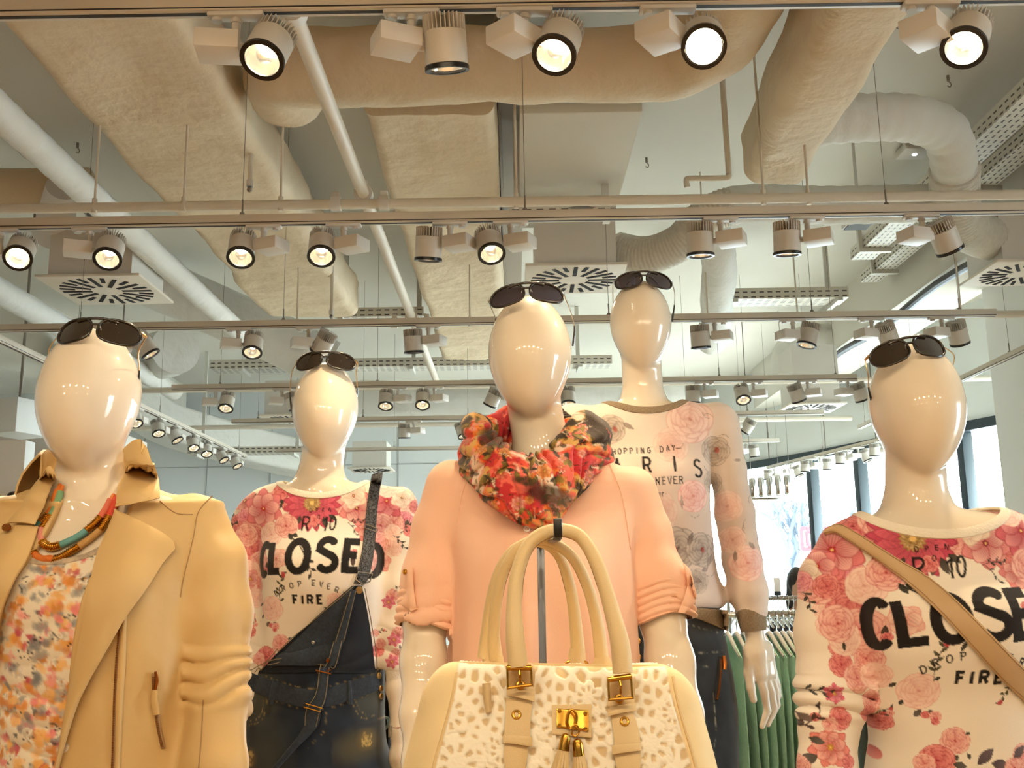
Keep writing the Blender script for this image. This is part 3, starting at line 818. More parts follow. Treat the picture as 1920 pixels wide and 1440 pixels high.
# the shop's lamps behind the photographer
for k, (Y, xs, pw) in enumerate(((-0.25, (-1.75, -1.15, -0.55, 0.0, 0.5, 1.1, 1.7), FRONT_W), (-1.9, (-2.2, -1.2, -0.2, 0.8, 1.8), FRONT_W * 0.8))):
    track((-2.7, Y, TZ), (2.7, Y, TZ), ('light track over the photographer', 'light track behind the photographer')[k], (0.1, 0.5, 0.9))
    for i, x in enumerate(xs):
        spotlight((x, Y, TZ), (-0.1 * x, 0.80, -0.42 if k == 0 else -0.36), 'lit spotlight, %s from the left on the track %s the photographer' % (ORD[i], ('over', 'behind')[k]), 1, power=pw)

for k, Y in enumerate((-1.2, -3.0)):  # added lamps: their light off the floor fills ceiling and mannequins
    track((-2.7, Y, TZ), (2.7, Y, TZ), ('light track of downlights just behind the photographer', 'light track of downlights far behind the photographer')[k], (0.1, 0.5, 0.9))
    for i, x in enumerate((-2.1, -0.7, 0.7, 2.1)):
        spotlight((x, Y, TZ), (0.02 * x, -0.05, -1), 'downlight, %s from the left on the downlight track %s behind the photographer' % (ORD[i], ('just', 'far')[k]), 1, power=DOWN_FILL_W)
# ================================================================== soft shapes: distance fields turned into meshes
QF = 1.0      # mesh fineness (1 = final)
def smin(a, b, k):
    h = np.clip(0.5 + 0.5 * (b - a) / k, 0, 1)
    return b + (a - b) * h - k * h * (1 - h)
def smax(a, b, k): return -smin(-a, -b, k)
def sd_ell(p, c, r):
    q = (p - np.asarray(c)) / np.asarray(r)
    k0 = np.sqrt((q * q).sum(1)) + 1e-9
    q2 = q / np.asarray(r)
    k1 = np.sqrt((q2 * q2).sum(1)) + 1e-9
    return k0 * (k0 - 1) / k1
def sd_cap(p, a, b, r0, r1=None):
    r1 = r0 if r1 is None else r1
    a = np.asarray(a, float); b = np.asarray(b, float)
    ab = b - a
    t = np.clip((p - a) @ ab / (ab @ ab), 0, 1)
    d = p - a - t[:, None] * ab
    return np.sqrt((d * d).sum(1)) - (r0 + (r1 - r0) * t)
def sd_chain(p, pts, rad, k=0.02):
    f = None
    for i in range(len(pts) - 1):
        g = sd_cap(p, pts[i], pts[i + 1], rad[i], rad[i + 1])
        f = g if f is None else smin(f, g, k)
    return f
def sd_box(p, c, h, r=0.0):
    q = np.abs(p - np.asarray(c)) - np.asarray(h) + r
    return np.sqrt((np.maximum(q, 0) ** 2).sum(1)) + np.minimum(q.max(1), 0) - r
def sd_stack(p, z, cx, cy, rx, ry, e=2.3, cap=0.03):
    """lofted super-ellipses: z ascending arrays"""
    zz = np.clip(p[:, 2], z[0], z[-1])
    X = (p[:, 0] - np.interp(zz, z, cx)); Y = (p[:, 1] - np.interp(zz, z, cy))
    RX = np.interp(zz, z, rx); RY = np.interp(zz, z, ry)
    k = ((np.abs(X) / RX) ** e + (np.abs(Y) / RY) ** e) ** (1 / e) + 1e-9
    # distance estimate that is right along both axes
    rr = np.sqrt(X * X + Y * Y) + 1e-9
    d = rr * (1 - 1 / k)
    d = np.where(k < 0.2, -np.minimum(RX, RY) * (1 - k), d)
    sl = np.sqrt(1 + np.maximum(np.gradient(rx, z) ** 2, np.gradient(ry, z) ** 2))
    d = d / np.interp(zz, z, np.minimum(sl, 3.0))
    dz = np.maximum(z[0] - p[:, 2], p[:, 2] - z[-1])
    return smax(d, dz, cap)
def fine(z, *arr, n=60):
    """smooth resampling of row tables"""
    zs = np.linspace(z[0], z[-1], n)
    out = [zs]
    for a in arr:
        pts = np.stack([np.asarray(z, float), np.asarray(a, float)], 1)
        s = spline(pts, 12)
        o = np.argsort(s[:, 0]); out.append(np.interp(zs, s[o, 0], s[o, 1]))
    return out
def sdf_mesh(f, lo, hi, h, newton=3, B=4):
    h = h / QF
    lo = np.asarray(lo, float); hi = np.asarray(hi, float)
    H = h * B
    n = np.ceil((hi - lo) / H).astype(int)
    gi = np.stack(np.meshgrid(*[np.arange(k) for k in n], indexing='ij'), -1).reshape(-1, 3)
    act = []
    for s in range(0, len(gi), 200000):
        g = gi[s:s + 200000]
        act.append(g[np.abs(f(lo + (g + 0.5) * H)) < H * 1.55])
    act = np.concatenate(act)
    oc = np.stack(np.meshgrid(*[np.arange(B + 1)] * 3, indexing='ij'), -1).reshape(-1, 3)
    N1 = B + 1
    lc = np.stack(np.meshgrid(*[np.arange(B)] * 3, indexing='ij'), -1).reshape(-1, 3)
    cor = np.array([(i, j, k) for i in (0, 1) for j in (0, 1) for k in (0, 1)])
    cidx = ((lc[:, None, :] + cor[None]) @ np.array([N1 * N1, N1, 1]))          # (B^3, 8)
    edges = [(a, b) for a in range(8) for b in range(a + 1, 8) if np.abs(cor[a] - cor[b]).sum() == 1]
    dims = n * B + 2
    VV, KK, CC = [], [], []
    for s in range(0, len(act), 3000):
        a = act[s:s + 3000]
        pts = lo + ((a[:, None, :] * B + oc[None]) * h)
        val = f(pts.reshape(-1, 3)).reshape(len(a), -1)
        cv = val[:, cidx]                                                        # (n, B^3, 8)
        neg = cv < 0
        mix = neg.any(2) & ~neg.all(2)
        bi, ci = np.nonzero(mix)
        if len(bi) == 0: continue
        cv = cv[bi, ci]
        acc = np.zeros((len(bi), 3)); cnt = np.zeros(len(bi))
        for e0, e1 in edges:
            x = (cv[:, e0] < 0) != (cv[:, e1] < 0)
            t = np.where(x, cv[:, e0] / (cv[:, e0] - cv[:, e1] + 1e-20), 0)
            acc += np.where(x[:, None], cor[e0] + (cor[e1] - cor[e0]) * t[:, None], 0); cnt += x
        ijk = a[bi] * B + lc[ci]
        VV.append(lo + (ijk + acc / cnt[:, None]) * h)
        KK.append((ijk[:, 0].astype(np.int64) * dims[1] + ijk[:, 1]) * dims[2] + ijk[:, 2])
        CC.append(cv[:, [0, 4, 2, 1]])
    V = np.concatenate(VV); K = np.concatenate(KK); CV = np.concatenate(CC)
    o = np.argsort(K); V = V[o]; K = K[o]; CV = CV[o]
    st = np.array([dims[1] * dims[2], dims[2], 1], np.int64)
    def find(k):
        i = np.clip(np.searchsorted(K, k), 0, len(K) - 1)
        return np.where(K[i] == k, i, -1)
    Fs = []
    for ax in range(3):
        b, c = (ax + 1) % 3, (ax + 2) % 3
        sgn = (CV[:, 0] < 0) != (CV[:, ax + 1] < 0)
        i0 = np.nonzero(sgn)[0]
        k0 = K[i0]
        q = np.stack([i0, find(k0 - st[b]), find(k0 - st[b] - st[c]), find(k0 - st[c])], 1)
        ok = (q >= 0).all(1)
        q = q[ok]
        flip = CV[i0[ok], 0] < 0
        q[~flip] = q[~flip][:, ::-1]
        Fs.append(q)
    F = np.concatenate(Fs)
    for _ in range(newton): V = V + proj_step(f, V, h)
    return V, F
def grad(f, V, e=0.0006):
    g = np.empty_like(V)
    for a in range(3):
        d = np.zeros(3); d[a] = e
        g[:, a] = (f(V + d) - f(V - d)) / (2 * e)
    return g
def proj_step(f, V, h):
    g = grad(f, V)
    s = -f(V)[:, None] * g / ((g * g).sum(1)[:, None] + 1e-6)
    L = np.sqrt((s * s).sum(1))[:, None] + 1e-12
    return s * np.minimum(1, 0.8 * h / L)
def drape(f, px, py, Y0, off=0.0, front=0.4):
    """where lines of sight through photo points land on the surface f; pushed out by off along the surface normal"""
    px = np.asarray(px, float).ravel(); py = np.asarray(py, float).ravel()
    d = ray(px, py); d = d / np.linalg.norm(d, axis=1)[:, None]
    p = P(px, py, np.full(len(px), Y0 - front))
    p0 = P(px, py, np.full(len(px), Y0))
    t = np.zeros(len(px))
    for _ in range(90):
        v = f(p + d * t[:, None])
        t = t + np.clip(v * 0.7, -0.02, 0.05)
    q = p + d * t[:, None]
    miss = (np.abs(f(q)) > 0.01)
    q[miss] = p0[miss]
    if off:
        g = grad(f, q); g /= np.linalg.norm(g, axis=1)[:, None] + 1e-9
        off_v = np.broadcast_to(np.asarray(off, float), (len(q),))
        q = q + g * np.where(miss, 0, off_v)[:, None]
    return q
def poly_px(pts, n):
    s = spline([(x, y, 0) for x, y in pts], 10)[:, :2] if len(pts) > 2 else np.array(pts, float)
    L = np.concatenate([[0], np.cumsum(np.linalg.norm(np.diff(s, axis=0), axis=1))])
    t = np.linspace(0, L[-1], n)
    return np.stack([np.interp(t, L, s[:, k]) for k in (0, 1)], 1)
def sheet(name, f, Y0, A, B, th, mats, parent, nu=40, nv=14, off=0.001, pillow=0.0, bulge=None, front=0.4, paint=None):
    """a piece of cloth between two outlines drawn over the surface f, with real thickness"""
    a = poly_px(A, nu); b = poly_px(B, nu)
    s = np.linspace(0, 1, nv)
    G = a[:, None, :] * (1 - s)[None, :, None] + b[:, None, :] * s[None, :, None]
    q = drape(f, G[..., 0], G[..., 1], Y0, 0.0, front)
    # soften jumps where the sight line misses the body
    g = grad(f, q, 0.003); g /= np.linalg.norm(g, axis=1)[:, None] + 1e-9
    g = g.reshape(nu, nv, 3)
    for _ in range(3): g[1:-1] = (g[:-2] + 2 * g[1:-1] + g[2:]) / 4
    g /= np.linalg.norm(g, axis=2)[..., None]
    edge = np.minimum(1, np.minimum(np.minimum(s, 1 - s)[None, :] * nv / 1.5, (np.minimum(np.arange(nu), nu - 1 - np.arange(nu)) / 1.5)[:, None]))
    lift = off + th * (0.75 + 0.25 * edge)
    if pillow: lift = lift + pillow * np.sin(np.pi * s)[None, :]
    if bulge is not None: lift = lift + bulge(np.linspace(0, 1, nu)[:, None], s[None, :])
    q = q.reshape(nu, nv, 3) + g * lift[..., None]
    mb = MB(); mb.grid(q, th=g * (th * 0.9 + (lift[..., None] - off - th) * 0.0))
    return mb.build(name, mats, parent, angle=50), q, g
def line_on(f, Y0, pts, n, off, front=0.4):
    s = poly_px(pts, n)
    return drape(f, s[:, 0], s[:, 1], Y0, off, front)

# ------------------------------------------------------------------ printing on cloth: paints colours onto mesh points
def sstep(a, b, x):
    t = np.clip((x - a) / (b - a + 1e-12), 0, 1)
    return t * t * (3 - 2 * t)
class Print:
    """u,v: flat coordinates of every mesh point on the cloth; layers are painted in order"""
    def __init__(s, u, v, base):
        s.u = u; s.v = v; s.c = np.tile(lin(base), (len(u), 1)) if isinstance(base, str) else np.array(base)
    def put(s, idx, col, alpha):
        a = np.clip(alpha, 0, 1)[:, None]
        s.c[idx] = s.c[idx] * (1 - a) + col * a
    def near(s, x, y, r):
        return np.nonzero((np.abs(s.u - x) < r) & (np.abs(s.v - y) < r))[0]
    def ell(s, x, y, a, b, ang, c0, c1, edge=None, alpha=1.0, soft=0.08, stripes=0, point=0.0, idx=None):
        """one petal: ellipse half-axes a (along ang) and b; colour c0 at its base to c1 at its tip"""
        m = max(a, b) * 1.25
        i = s.near(x, y, m)
        if not len(i): return
        X = s.u[i] - x; Y = s.v[i] - y
        ca, sa = math.cos(ang), math.sin(ang)
        p = (X * ca + Y * sa) / a; q = (-X * sa + Y * ca) / b
        if point: q = q / np.clip(1 - point * np.clip(p, -1, 1) ** 2 , 0.15, None)
        d = np.sqrt(p * p + q * q)
        t = np.clip(p * 0.5 + 0.5, 0, 1)[:, None]
        col = c0 * (1 - t) + c1 * t
        if stripes: col = col * (1 - 0.28 * stripes * (np.sin(q * 14 + p * 2) ** 2 * (1 - np.clip(p, 0, 1)))[:, None])
        if edge is not None: 
            e = (sstep(0.80, 0.97, d) * 0.75)[:, None]
            col = col * (1 - e) + edge * e
        s.put(i, col, (1 - sstep(1 - soft, 1 + soft, d)) * alpha)
    def rose(s, x, y, r, pal, rot=0.0, alpha=1.0):
        dk, md, lt = [lin(c) for c in pal]
        rng = np.random.RandomState(int(abs(x * 7 + y * 13)) % 9999)
        for ring, (n, rr, sz) in enumerate(((6, 0.66, 0.52), (6, 0.50, 0.46), (5, 0.36, 0.38), (4, 0.22, 0.28), (3, 0.10, 0.19))):
            for k in range(n):
                a = rot + 2 * math.pi * (k + 0.37 * ring) / n + rng.uniform(-0.15, 0.15)
                f = 0.12 * ring
                c0 = (md * 0.35 + dk * 0.65); c1 = lt * (1 - f) + md * f
                s.ell(x + r * rr * math.cos(a), y + r * rr * math.sin(a), r * sz * 0.72, r * sz * rng.uniform(0.95, 1.2), a, c0, c1, edge=dk * 0.6 + md * 0.4, alpha=alpha, soft=0.05)
        s.ell(x, y, r * 0.10, r * 0.06, rot, dk, dk, alpha=alpha)
    def star(s, x, y, r, n, pal, rot=0.0, wid=0.36, core=0.16, corec='#d9a441', alpha=1.0, ring2=True, stripes=1):
        dk, md, lt = [lin(c) for c in pal]
        for ring in ((0, 1) if ring2 else (0,)):
            for k in range(n):
                a = rot + 2 * math.pi * (k + 0.5 * ring) / n
                L_ = 1.0 - 0.2 * ring
                s.ell(x + r * 0.54 * L_ * math.cos(a), y + r * 0.54 * L_ * math.sin(a), r * 0.5 * L_, r * wid * 0.75, a, dk * 0.6 + md * 0.4, lt * 0.6 + md * 0.4 if ring else md, edge=dk, alpha=alpha, stripes=stripes, point=0.35, soft=0.05)
        if core:
            i = s.near(x, y, r * core * 1.6)
            d = np.hypot(s.u[i] - x, s.v[i] - y) / (r * core)
            c = lin(corec)
            sp = 0.75 + 0.35 * np.sin(s.u[i] * 60 / r) * np.sin(s.v[i] * 55 / r)
            s.put(i, c[None] * sp[:, None], (1 - sstep(1.0, 1.35, d + 0.2 * np.sin(12 * np.arctan2(s.v[i] - y, s.u[i] - x)))) * alpha)
            s.ell(x, y, r * core * 0.5, r * core * 0.45, 0, lin('#e8c27a'), lin('#e8c27a'), alpha=alpha)
    def leaf(s, x, y, L_, w, ang, c='#4c463f', alpha=1.0):
        cc = lin(c)
        s.ell(x + L_ * 0.5 * math.cos(ang), y + L_ * 0.5 * math.sin(ang), L_ * 0.5, w * 0.5, ang, cc * 0.7, cc * 1.5, edge=cc * 0.5, alpha=alpha, point=0.7)
    def stroke(s, pts, w, c, alpha=1.0, butt=False):
        p = np.asarray(pts, float)
        lo = p.min(0) - w * 2; hi = p.max(0) + w * 2
        i = np.nonzero((s.u > lo[0]) & (s.u < hi[0]) & (s.v > lo[1]) & (s.v < hi[1]))[0]
        if not len(i): return
        q = np.stack([s.u[i], s.v[i]], 1)
        d = np.full(len(i), 1e9)
        closed = bool(np.hypot(*(p[0] - p[-1])) < 1e-6)
        for k in range(len(p) - 1):
            ab = p[k + 1] - p[k]
            t0 = (q - p[k]) @ ab / (ab @ ab + 1e-9)
            t = np.clip(t0, 0, 1)
            e = np.hypot(*(q - p[k] - t[:, None] * ab).T)
            if butt:       # square-cut ends, square outer corners
                L_ = math.hypot(*ab)
                over = np.maximum(-t0, t0 - 1) * L_
                first = (k == 0); last = (k == len(p) - 2)
                e = np.where((t0 < 0) & first & ~closed, np.maximum(e, over + w / 2), e)
                e = np.where((t0 > 1) & last & ~closed, np.maximum(e, over + w / 2), e)
                if L_ > w: e = np.where((over > 0) & (over < w / 2) & ~((t0 < 0) & first) & ~((t0 > 1) & last), np.minimum(e, np.abs((q - p[k]) @ np.array([-ab[1], ab[0]]) / L_)), e)
            d = np.minimum(d, e)
        s.put(i, lin(c)[None], (1 - sstep(w / 2 - s.aa, w / 2 + s.aa, d)) * alpha)
    aa = 0.55
    def sprig(s, x, y, L_, ang, c='#3d3a34', n=5, bend=0.3, lw=1.1, leafc=None, lsz=0.28, tip=None):
        pts = [(x + L_ * t * math.cos(ang + bend * t), y + L_ * t * math.sin(ang + bend * t)) for t in np.linspace(0, 1, 9)]
        s.stroke(pts, lw, c)
        for k in range(n):
            t = 0.25 + 0.75 * k / max(1, n - 1)
            px, py = pts[min(8, int(t * 8))]
            a = ang + bend * t + (0.8 if k % 2 else -0.8)
            s.leaf(px, py, L_ * lsz, L_ * lsz * 0.42, a, leafc or c)
        if tip: s.ell(pts[-1][0], pts[-1][1], L_ * 0.12, L_ * 0.085, ang, lin(tip) * 0.7, lin(tip))
    def text(s, st, x, y, h, ang=0.0, w=1.5, xs=1.0, c='#1b1716', shear=0.0, serif=False, butt=False):
        """one glyph or word centred at x,y; h cap height, w stroke width"""
        W = sum(GW.get(ch, 0.6) for ch in st) * h * xs + 0.22 * h * xs * (len(st) - 1)
        cx = -W / 2
        ca, sa = math.cos(ang), math.sin(ang)
        for ch in st:
            for stroke in GL.get(ch, []):
                pts = []
                for gx, gy in stroke:
                    X = cx + gx * h * xs + shear * (gy - 0.5) * h; Y = -(gy - 0.5) * h
                    pts.append((x + X * ca - Y * sa, y + X * sa + Y * ca))
                s.stroke(pts, w, c, butt=butt)
            if serif and ch in 'NEVRAM':
                for stroke in GL[ch]:
                    for gx, gy in (stroke[0], stroke[-1]):
                        if gy in (0, 1):
                            X0 = cx + (gx - 0.11) * h * xs; X1 = cx + (gx + 0.11) * h * xs; Y = -(gy - 0.5) * h
                            s.stroke([(x + X0 * ca - Y * sa, y + X0 * sa + Y * ca), (x + X1 * ca - Y * sa, y + X1 * sa + Y * ca)], w * 0.5, c)
            cx += (GW.get(ch, 0.6) + 0.22) * h * xs
def _arc(cx, cy, rx, ry, a0, a1, n=14): return [(cx + rx * math.cos(R(t)), cy + ry * math.sin(R(t))) for t in np.linspace(a0, a1, n)]
GW = {'I': 0.02, '1': 0.25, 'E': 0.5, 'L': 0.48, 'F': 0.48, '-': 0.35, 'r': 0.3, 'u': 0.4, ' ': 0.25, 'D': 0.58, 'O': 0.66, 'C': 0.62, 'G': 0.64, 'S': 0.54, 'A': 0.62, 'N': 0.58, 'H': 0.56, 'R': 0.54, 'P': 0.52, 'V': 0.6, 'Y': 0.58, '0': 0.5, 'B': 0.56}
_bowl = [(0, 1), (0.28, 1)] + _arc(0.28, 0.75, 0.25, 0.25, 90, -90) + [(0, 0.5)]
GL = {
 'O': [_arc(0.33, 0.5, 0.33, 0.5, 0, 360, 28)], '0': [_arc(0.25, 0.5, 0.25, 0.5, 0, 360, 26)],
 'C': [_arc(0.33, 0.5, 0.33, 0.5, 48, 312, 24)], 'G': [_arc(0.33, 0.5, 0.33, 0.5, 48, 350, 24) + [(0.64, 0.45), (0.40, 0.45)]],
 'L': [[(0, 1), (0, 0), (0.48, 0)]], 'I': [[(0.01, 0), (0.01, 1)]], 'E': [[(0.5, 1), (0, 1), (0, 0), (0.5, 0)], [(0, 0.52), (0.44, 0.52)]],
 'F': [[(0.48, 1), (0, 1), (0, 0)], [(0, 0.52), (0.42, 0.52)]], 'D': [[(0, 0), (0, 1), (0.2, 1)] + _arc(0.22, 0.5, 0.36, 0.5, 90, -90, 18) + [(0, 0)]],
 'S': [_arc(0.27, 0.75, 0.25, 0.25, 30, 200, 12) + _arc(0.27, 0.25, 0.27, 0.26, 80, -150, 16)],
 'R': [[(0, 0)] + _bowl, [(0.28, 0.5), (0.54, 0)]], 'P': [[(0, 0)] + _bowl], 'N': [[(0, 0), (0, 1), (0.58, 0), (0.58, 1)]],
 'V': [[(0, 1), (0.3, 0), (0.6, 1)]], 'Y': [[(0, 1), (0.29, 0.48), (0.58, 1)], [(0.29, 0.48), (0.29, 0)]], 'H': [[(0, 0), (0, 1)], [(0.56, 0), (0.56, 1)], [(0, 0.5), (0.56, 0.5)]],
 'A': [[(0, 0), (0.31, 1), (0.62, 0)], [(0.11, 0.35), (0.51, 0.35)]], '1': [[(0.0, 0.74), (0.22, 1), (0.22, 0)]], '-': [[(0, 0.4), (0.35, 0.4)]],
 'u': [[(0, 0.65), (0, 0.2)] + _arc(0.2, 0.2, 0.2, 0.2, 180, 360, 8) + [(0.4, 0.65)], [(0.4, 0.65), (0.4, 0)]], 'r': [[(0, 0.65), (0, 0)], [(0, 0.4)] + _arc(0.2, 0.4, 0.2, 0.24, 160, 60, 6)],
 'B': [[(0, 0)] + _bowl, [(0.28, 0.5)] + _arc(0.28, 0.25, 0.28, 0.25, 90, -90) + [(0, 0)]],
}

# ------------------------------------------------------------------ mannequin bodies
M['manne'] = mat('glossy_cream_lacquer', '#e6dac6', 0.4, coat=1.0, spec=0.2)
class Doll:
    """one shop mannequin: everything is in world metres; the photo points are read at distance Y"""
    def __init__(s, name, label, head, headw, Y, yaw, plinth, torso, arms, neckbase, headtilt=0.0, hh=0.1175):
        s.Y = Y; s.label = label
        s.k = pxs(P(head[0], head[1], Y))
        s.hc = P(head[0], head[1], Y)
        s.S = headw * s.k / 0.16           # size against a 0.16 m wide head
        s.yaw = yaw; s.tilt = headtilt
        s.nb = P(neckbase[0], neckbase[1], Y + 0.045)
        rows = sorted(torso, key=lambda r: -r[0])
        z = []; cx = []; rx = []; ry = []; cy = []
        for r in rows:
            py, xl, xr, d = r[:4]
            yo = r[4] if len(r) > 4 else 0.03
            q = P((xl + xr) / 2, py, Y)
            z.append(q[2]); cx.append(q[0]); rx.append((xr - xl) / 2 * pxs(q)); ry.append(d); cy.append(Y + yo)
        s.rows = (z, cx, cy, rx, ry)
        s.tors = fine(*s.rows)
        s.arms = arms
        s.base = np.array([cx[-1], Y + 0.05, plinth])
        s.t = thing('mannequin', label, 'mannequin', s.base)
    def armpts(s, pts): return [P(a, b, s.Y + c) for a, b, c, r in pts], [r for a, b, c, r in pts]
    def f_head(s, p):
        q = p - s.hc
        c, n = math.cos(-s.yaw), math.sin(-s.yaw)
        q = np.stack([q[:, 0] * c - q[:, 1] * n, q[:, 0] * n + q[:, 1] * c, q[:, 2]], 1)
        c, n = math.cos(-s.tilt), math.sin(-s.tilt)
        q = np.stack([q[:, 0] * c - q[:, 2] * n, q[:, 1], q[:, 0] * n + q[:, 2] * c], 1) / s.S
        z = q[:, 2]
        t = np.clip(-(z - 0.03) / 0.15, 0, 1.3)
        sx = 1 - 0.07 * t - 0.15 * t * t
        sy = 1 - 0.22 * t * t
        X = q[:, 0] / sx
        Y = (q[:, 1] - 0.012 + 0.022 * t) / sy
        front = Y < 0
        d = sd_ell(np.stack([X, np.where(front, Y * 1.06, Y), z], 1), (0, 0, 0), (0.0795, 0.100, 0.1185))
        return d * 0.85 * s.S
    def f_neck(s, p):
        a = s.hc + np.array([0, 0.028, -0.045]) * s.S
        b = s.nb
        f = sd_cap(p, a, b, 0.050 * s.S, 0.053 * s.S)
        return f
    def f_body(s, p, shrink=0.016):
        f = smin(s.f_head(p), s.f_neck(p), 0.012)
        z, cx, cy, rx, ry = s.tors
        t = sd_stack(p, z, cx, cy, rx - shrink, ry - shrink, cap=0.05)
        f = smin(f, t, 0.045)
        for pts in s.arms:
            q, r = s.armpts(pts)
            f = smin(f, sd_chain(p, q, r, 0.02), 0.03)
        # legs down to the plinth
        hz = z[0]
        for k in (-1, 1):
            x = cx[0] + k * 0.085
            f = smin(f, sd_chain(p, [(x, cy[0], hz + 0.05), (x, cy[0], (hz + s.base[2]) / 2 + 0.05), (x, cy[0] + 0.02, s.base[2] + 0.08)], [0.085, 0.058, 0.036], 0.02), 0.03)
            f = smin(f, sd_ell(p, (x, cy[0] - 0.04, s.base[2] + 0.035), (0.042, 0.11, 0.036)), 0.03)
        return f
    def build(s, extra=None):
        f = (lambda p: smin(s.f_body(p), extra(p), 0.008)) if extra else s.f_body
        z, cx, cy, rx, ry = s.tors
        lo = np.array([min(cx) - 0.42, s.Y - 0.28, s.base[2] - 0.03]); hi = np.array([max(cx) + 0.42, s.Y + 0.32, s.hc[2] + 0.16 * s.S])
        V, F = sdf_mesh(f, lo, hi, 0.005)
        np_mesh('body', V, F, M['manne'], s.t)
        # the stand the feet rest on
        b = MB(); b.lathe([(0.0, -0.016), (0.17, -0.016), (0.175, -0.012), (0.175, -0.002), (0.17, 0.0), (0.0, 0.0)], s.base + (0, 0, 0), n=40)
        b.build('base_plate', M['white'], s.t)
        return s
# ================================================================== dressed mannequins
def cloth_mat(name, rough=0.85, bump=(700, 0.12, 2), sheen=0.25): return mat(name, '#ffffff', rough, bump=bump, attr=True, sheen=sheen, spec=0.25)
M['print'] = cloth_mat('printed_jersey')
M['rib_cream'] = mat('rib_cream', '#ece4d4', 0.85, bump=(260, 0.25))
M['rib_taupe'] = mat('rib_taupe', '#9a876d', 0.9, bump=(500, 0.3), var=(300, '#7d6b54', 0.8))
M['gold'] = mat('gold_metal', '#c9973f', 0.22, 1.0)
M['copper'] = mat('copper_zip', '#a4622f', 0.3, 1.0)
M['steel'] = mat('steel', '#c9c9c6', 0.22, 1.0)
def chart(V, Y):
    q = np.asarray(V, float).copy(); q[:, 1] = Y
    return PROJ(q)
def neck_loop(f, c, r, n=72, lo=-88, hi=40):
    """rim of a neckline: where an ellipsoid round the neck meets the cloth surface"""
    th = np.linspace(R(lo), R(hi), 140)
    out = []
    for a in np.linspace(0, 2 * math.pi, n, endpoint=False):
        d = np.array([math.cos(a), math.sin(a)])
        p = np.stack([c[0] + r[0] * np.cos(th) * d[0], c[1] + r[1] * np.cos(th) * d[1], c[2] + r[2] * np.sin(th)], 1)
        v = f(p)
        k = np.nonzero((v[:-1] < 0) & (v[1:] >= 0))[0]
        if len(k):
            i = k[0]; t = v[i] / (v[i] - v[i + 1] + 1e-12)
            out.append(p[i] + (p[i + 1] - p[i]) * t)
    q = np.array(out)
    for _ in range(2): q = (np.roll(q, 1, 0) + 2 * q + np.roll(q, -1, 0)) / 4
    return q
def band(loop, f, w, th, closed=True, off=0.0):
    """flat ribbed band lying on the surface f along a loop"""
    T = (np.roll(loop, -1, 0) - np.roll(loop, 1, 0)) if closed else np.gradient(loop, axis=0)
    T /= np.linalg.norm(T, axis=1)[:, None]
    N = grad(f, loop, 0.004); N /= np.linalg.norm(N, axis=1)[:, None] + 1e-9
    B = np.cross(T, N); B /= np.linalg.norm(B, axis=1)[:, None]
    N = np.cross(B, T)
    an = np.linspace(0, 2 * math.pi, 12, endpoint=False)
    pr = [(np.sign(math.cos(a)) * abs(math.cos(a)) ** 0.6 * w / 2, np.sign(math.sin(a)) * abs(math.sin(a)) ** 0.6 * th / 2) for a in an]
    V = np.array([[p + b * u + n_ * (v + off) for u, v in pr] for p, b, n_ in zip(loop, B, N)])
    k = len(loop); m = len(pr)
    mb = MB()
    F = [(i * m + j, ((i + 1) % k) * m + j, ((i + 1) % k) * m + (j + 1) % m, i * m + (j + 1) % m) for i in range(k if closed else k - 1) for j in range(m)]
    if not closed: F += [tuple(range(m)), tuple(range((k - 1) * m, k * m))[::-1]]
    return mb.add(V.reshape(-1, 3), F)
def ridges(p, axis_pt, d, freq, amp, seed=0, sharp=2.0):
    """pushed-up sleeve folds: ridges across direction d"""
    s = (p - np.asarray(axis_pt)) @ (np.asarray(d) / np.linalg.norm(d))
    w = fbm(p, 16, seed, 2)
    return amp * (np.abs(np.sin(s * freq + 2.2 * w)) ** (1 / sharp) - 0.6)
def garment(doll, rows, sleeves, wr=None, k=0.035, off=0.0):
    r = sorted(rows, key=lambda q: -q[0])
    z = []; cx = []; rx = []; ry = []; cy = []
    for q in r:
        yo = q[4] if len(q) > 4 else 0.03
        c = P((q[1] + q[2]) / 2, q[0], doll.Y)
        z.append(c[2]); cx.append(c[0]); rx.append((q[2] - q[1]) / 2 * pxs(c)); ry.append(q[3]); cy.append(doll.Y + yo)
    tb = fine(z, cx, cy, rx, ry)
    sl = [doll.armpts(a) for a in sleeves]
    def f(p):
        g = sd_stack(p, tb[0], tb[1], tb[2], tb[3] + off, tb[4] + off, cap=0.02)
        for q, rr in sl: g = smin(g, sd_chain(p, q, np.asarray(rr) + off, 0.015), k)
        if wr is not None:
            near = np.abs(g) < 0.04
            if near.any(): g = g.copy(); g[near] -= wr(p[near])
        return g
    zs = np.array(z)
    f.lo = np.array([min(tb[1]) - max(tb[3]) - 0.16, doll.Y - 0.30, min(zs.min(), min(q[:, 2].min() for q in [np.array(a[0]) for a in sl]) if sl else 9) - 0.05])
    f.hi = np.array([max(tb[1]) + max(tb[3]) + 0.16, doll.Y + 0.25, zs.max() + 0.05])
    f.tb = tb
    return f
def sub(f, c):
    return lambda p: smax(f(p), -c(p), 0.004)
def clip_bottom(f, z): return lambda p: smax(f(p), z - p[:, 2], 0.006)
def limited(f, lo, hi, fn): return fn

SILK = ('#b5474a', '#e58f8b', '#f6cfc4')        # coral roses
PALE = ('#d79a92', '#eec3b6', '#f7e0d4')
DEEP = ('#8f2434', '#d2525c', '#f0a39d')
PINK = ('#a83c55', '#e0708a', '#f5b6bd')
CREM = ('#caa893', '#efdccb', '#fbf1e4')

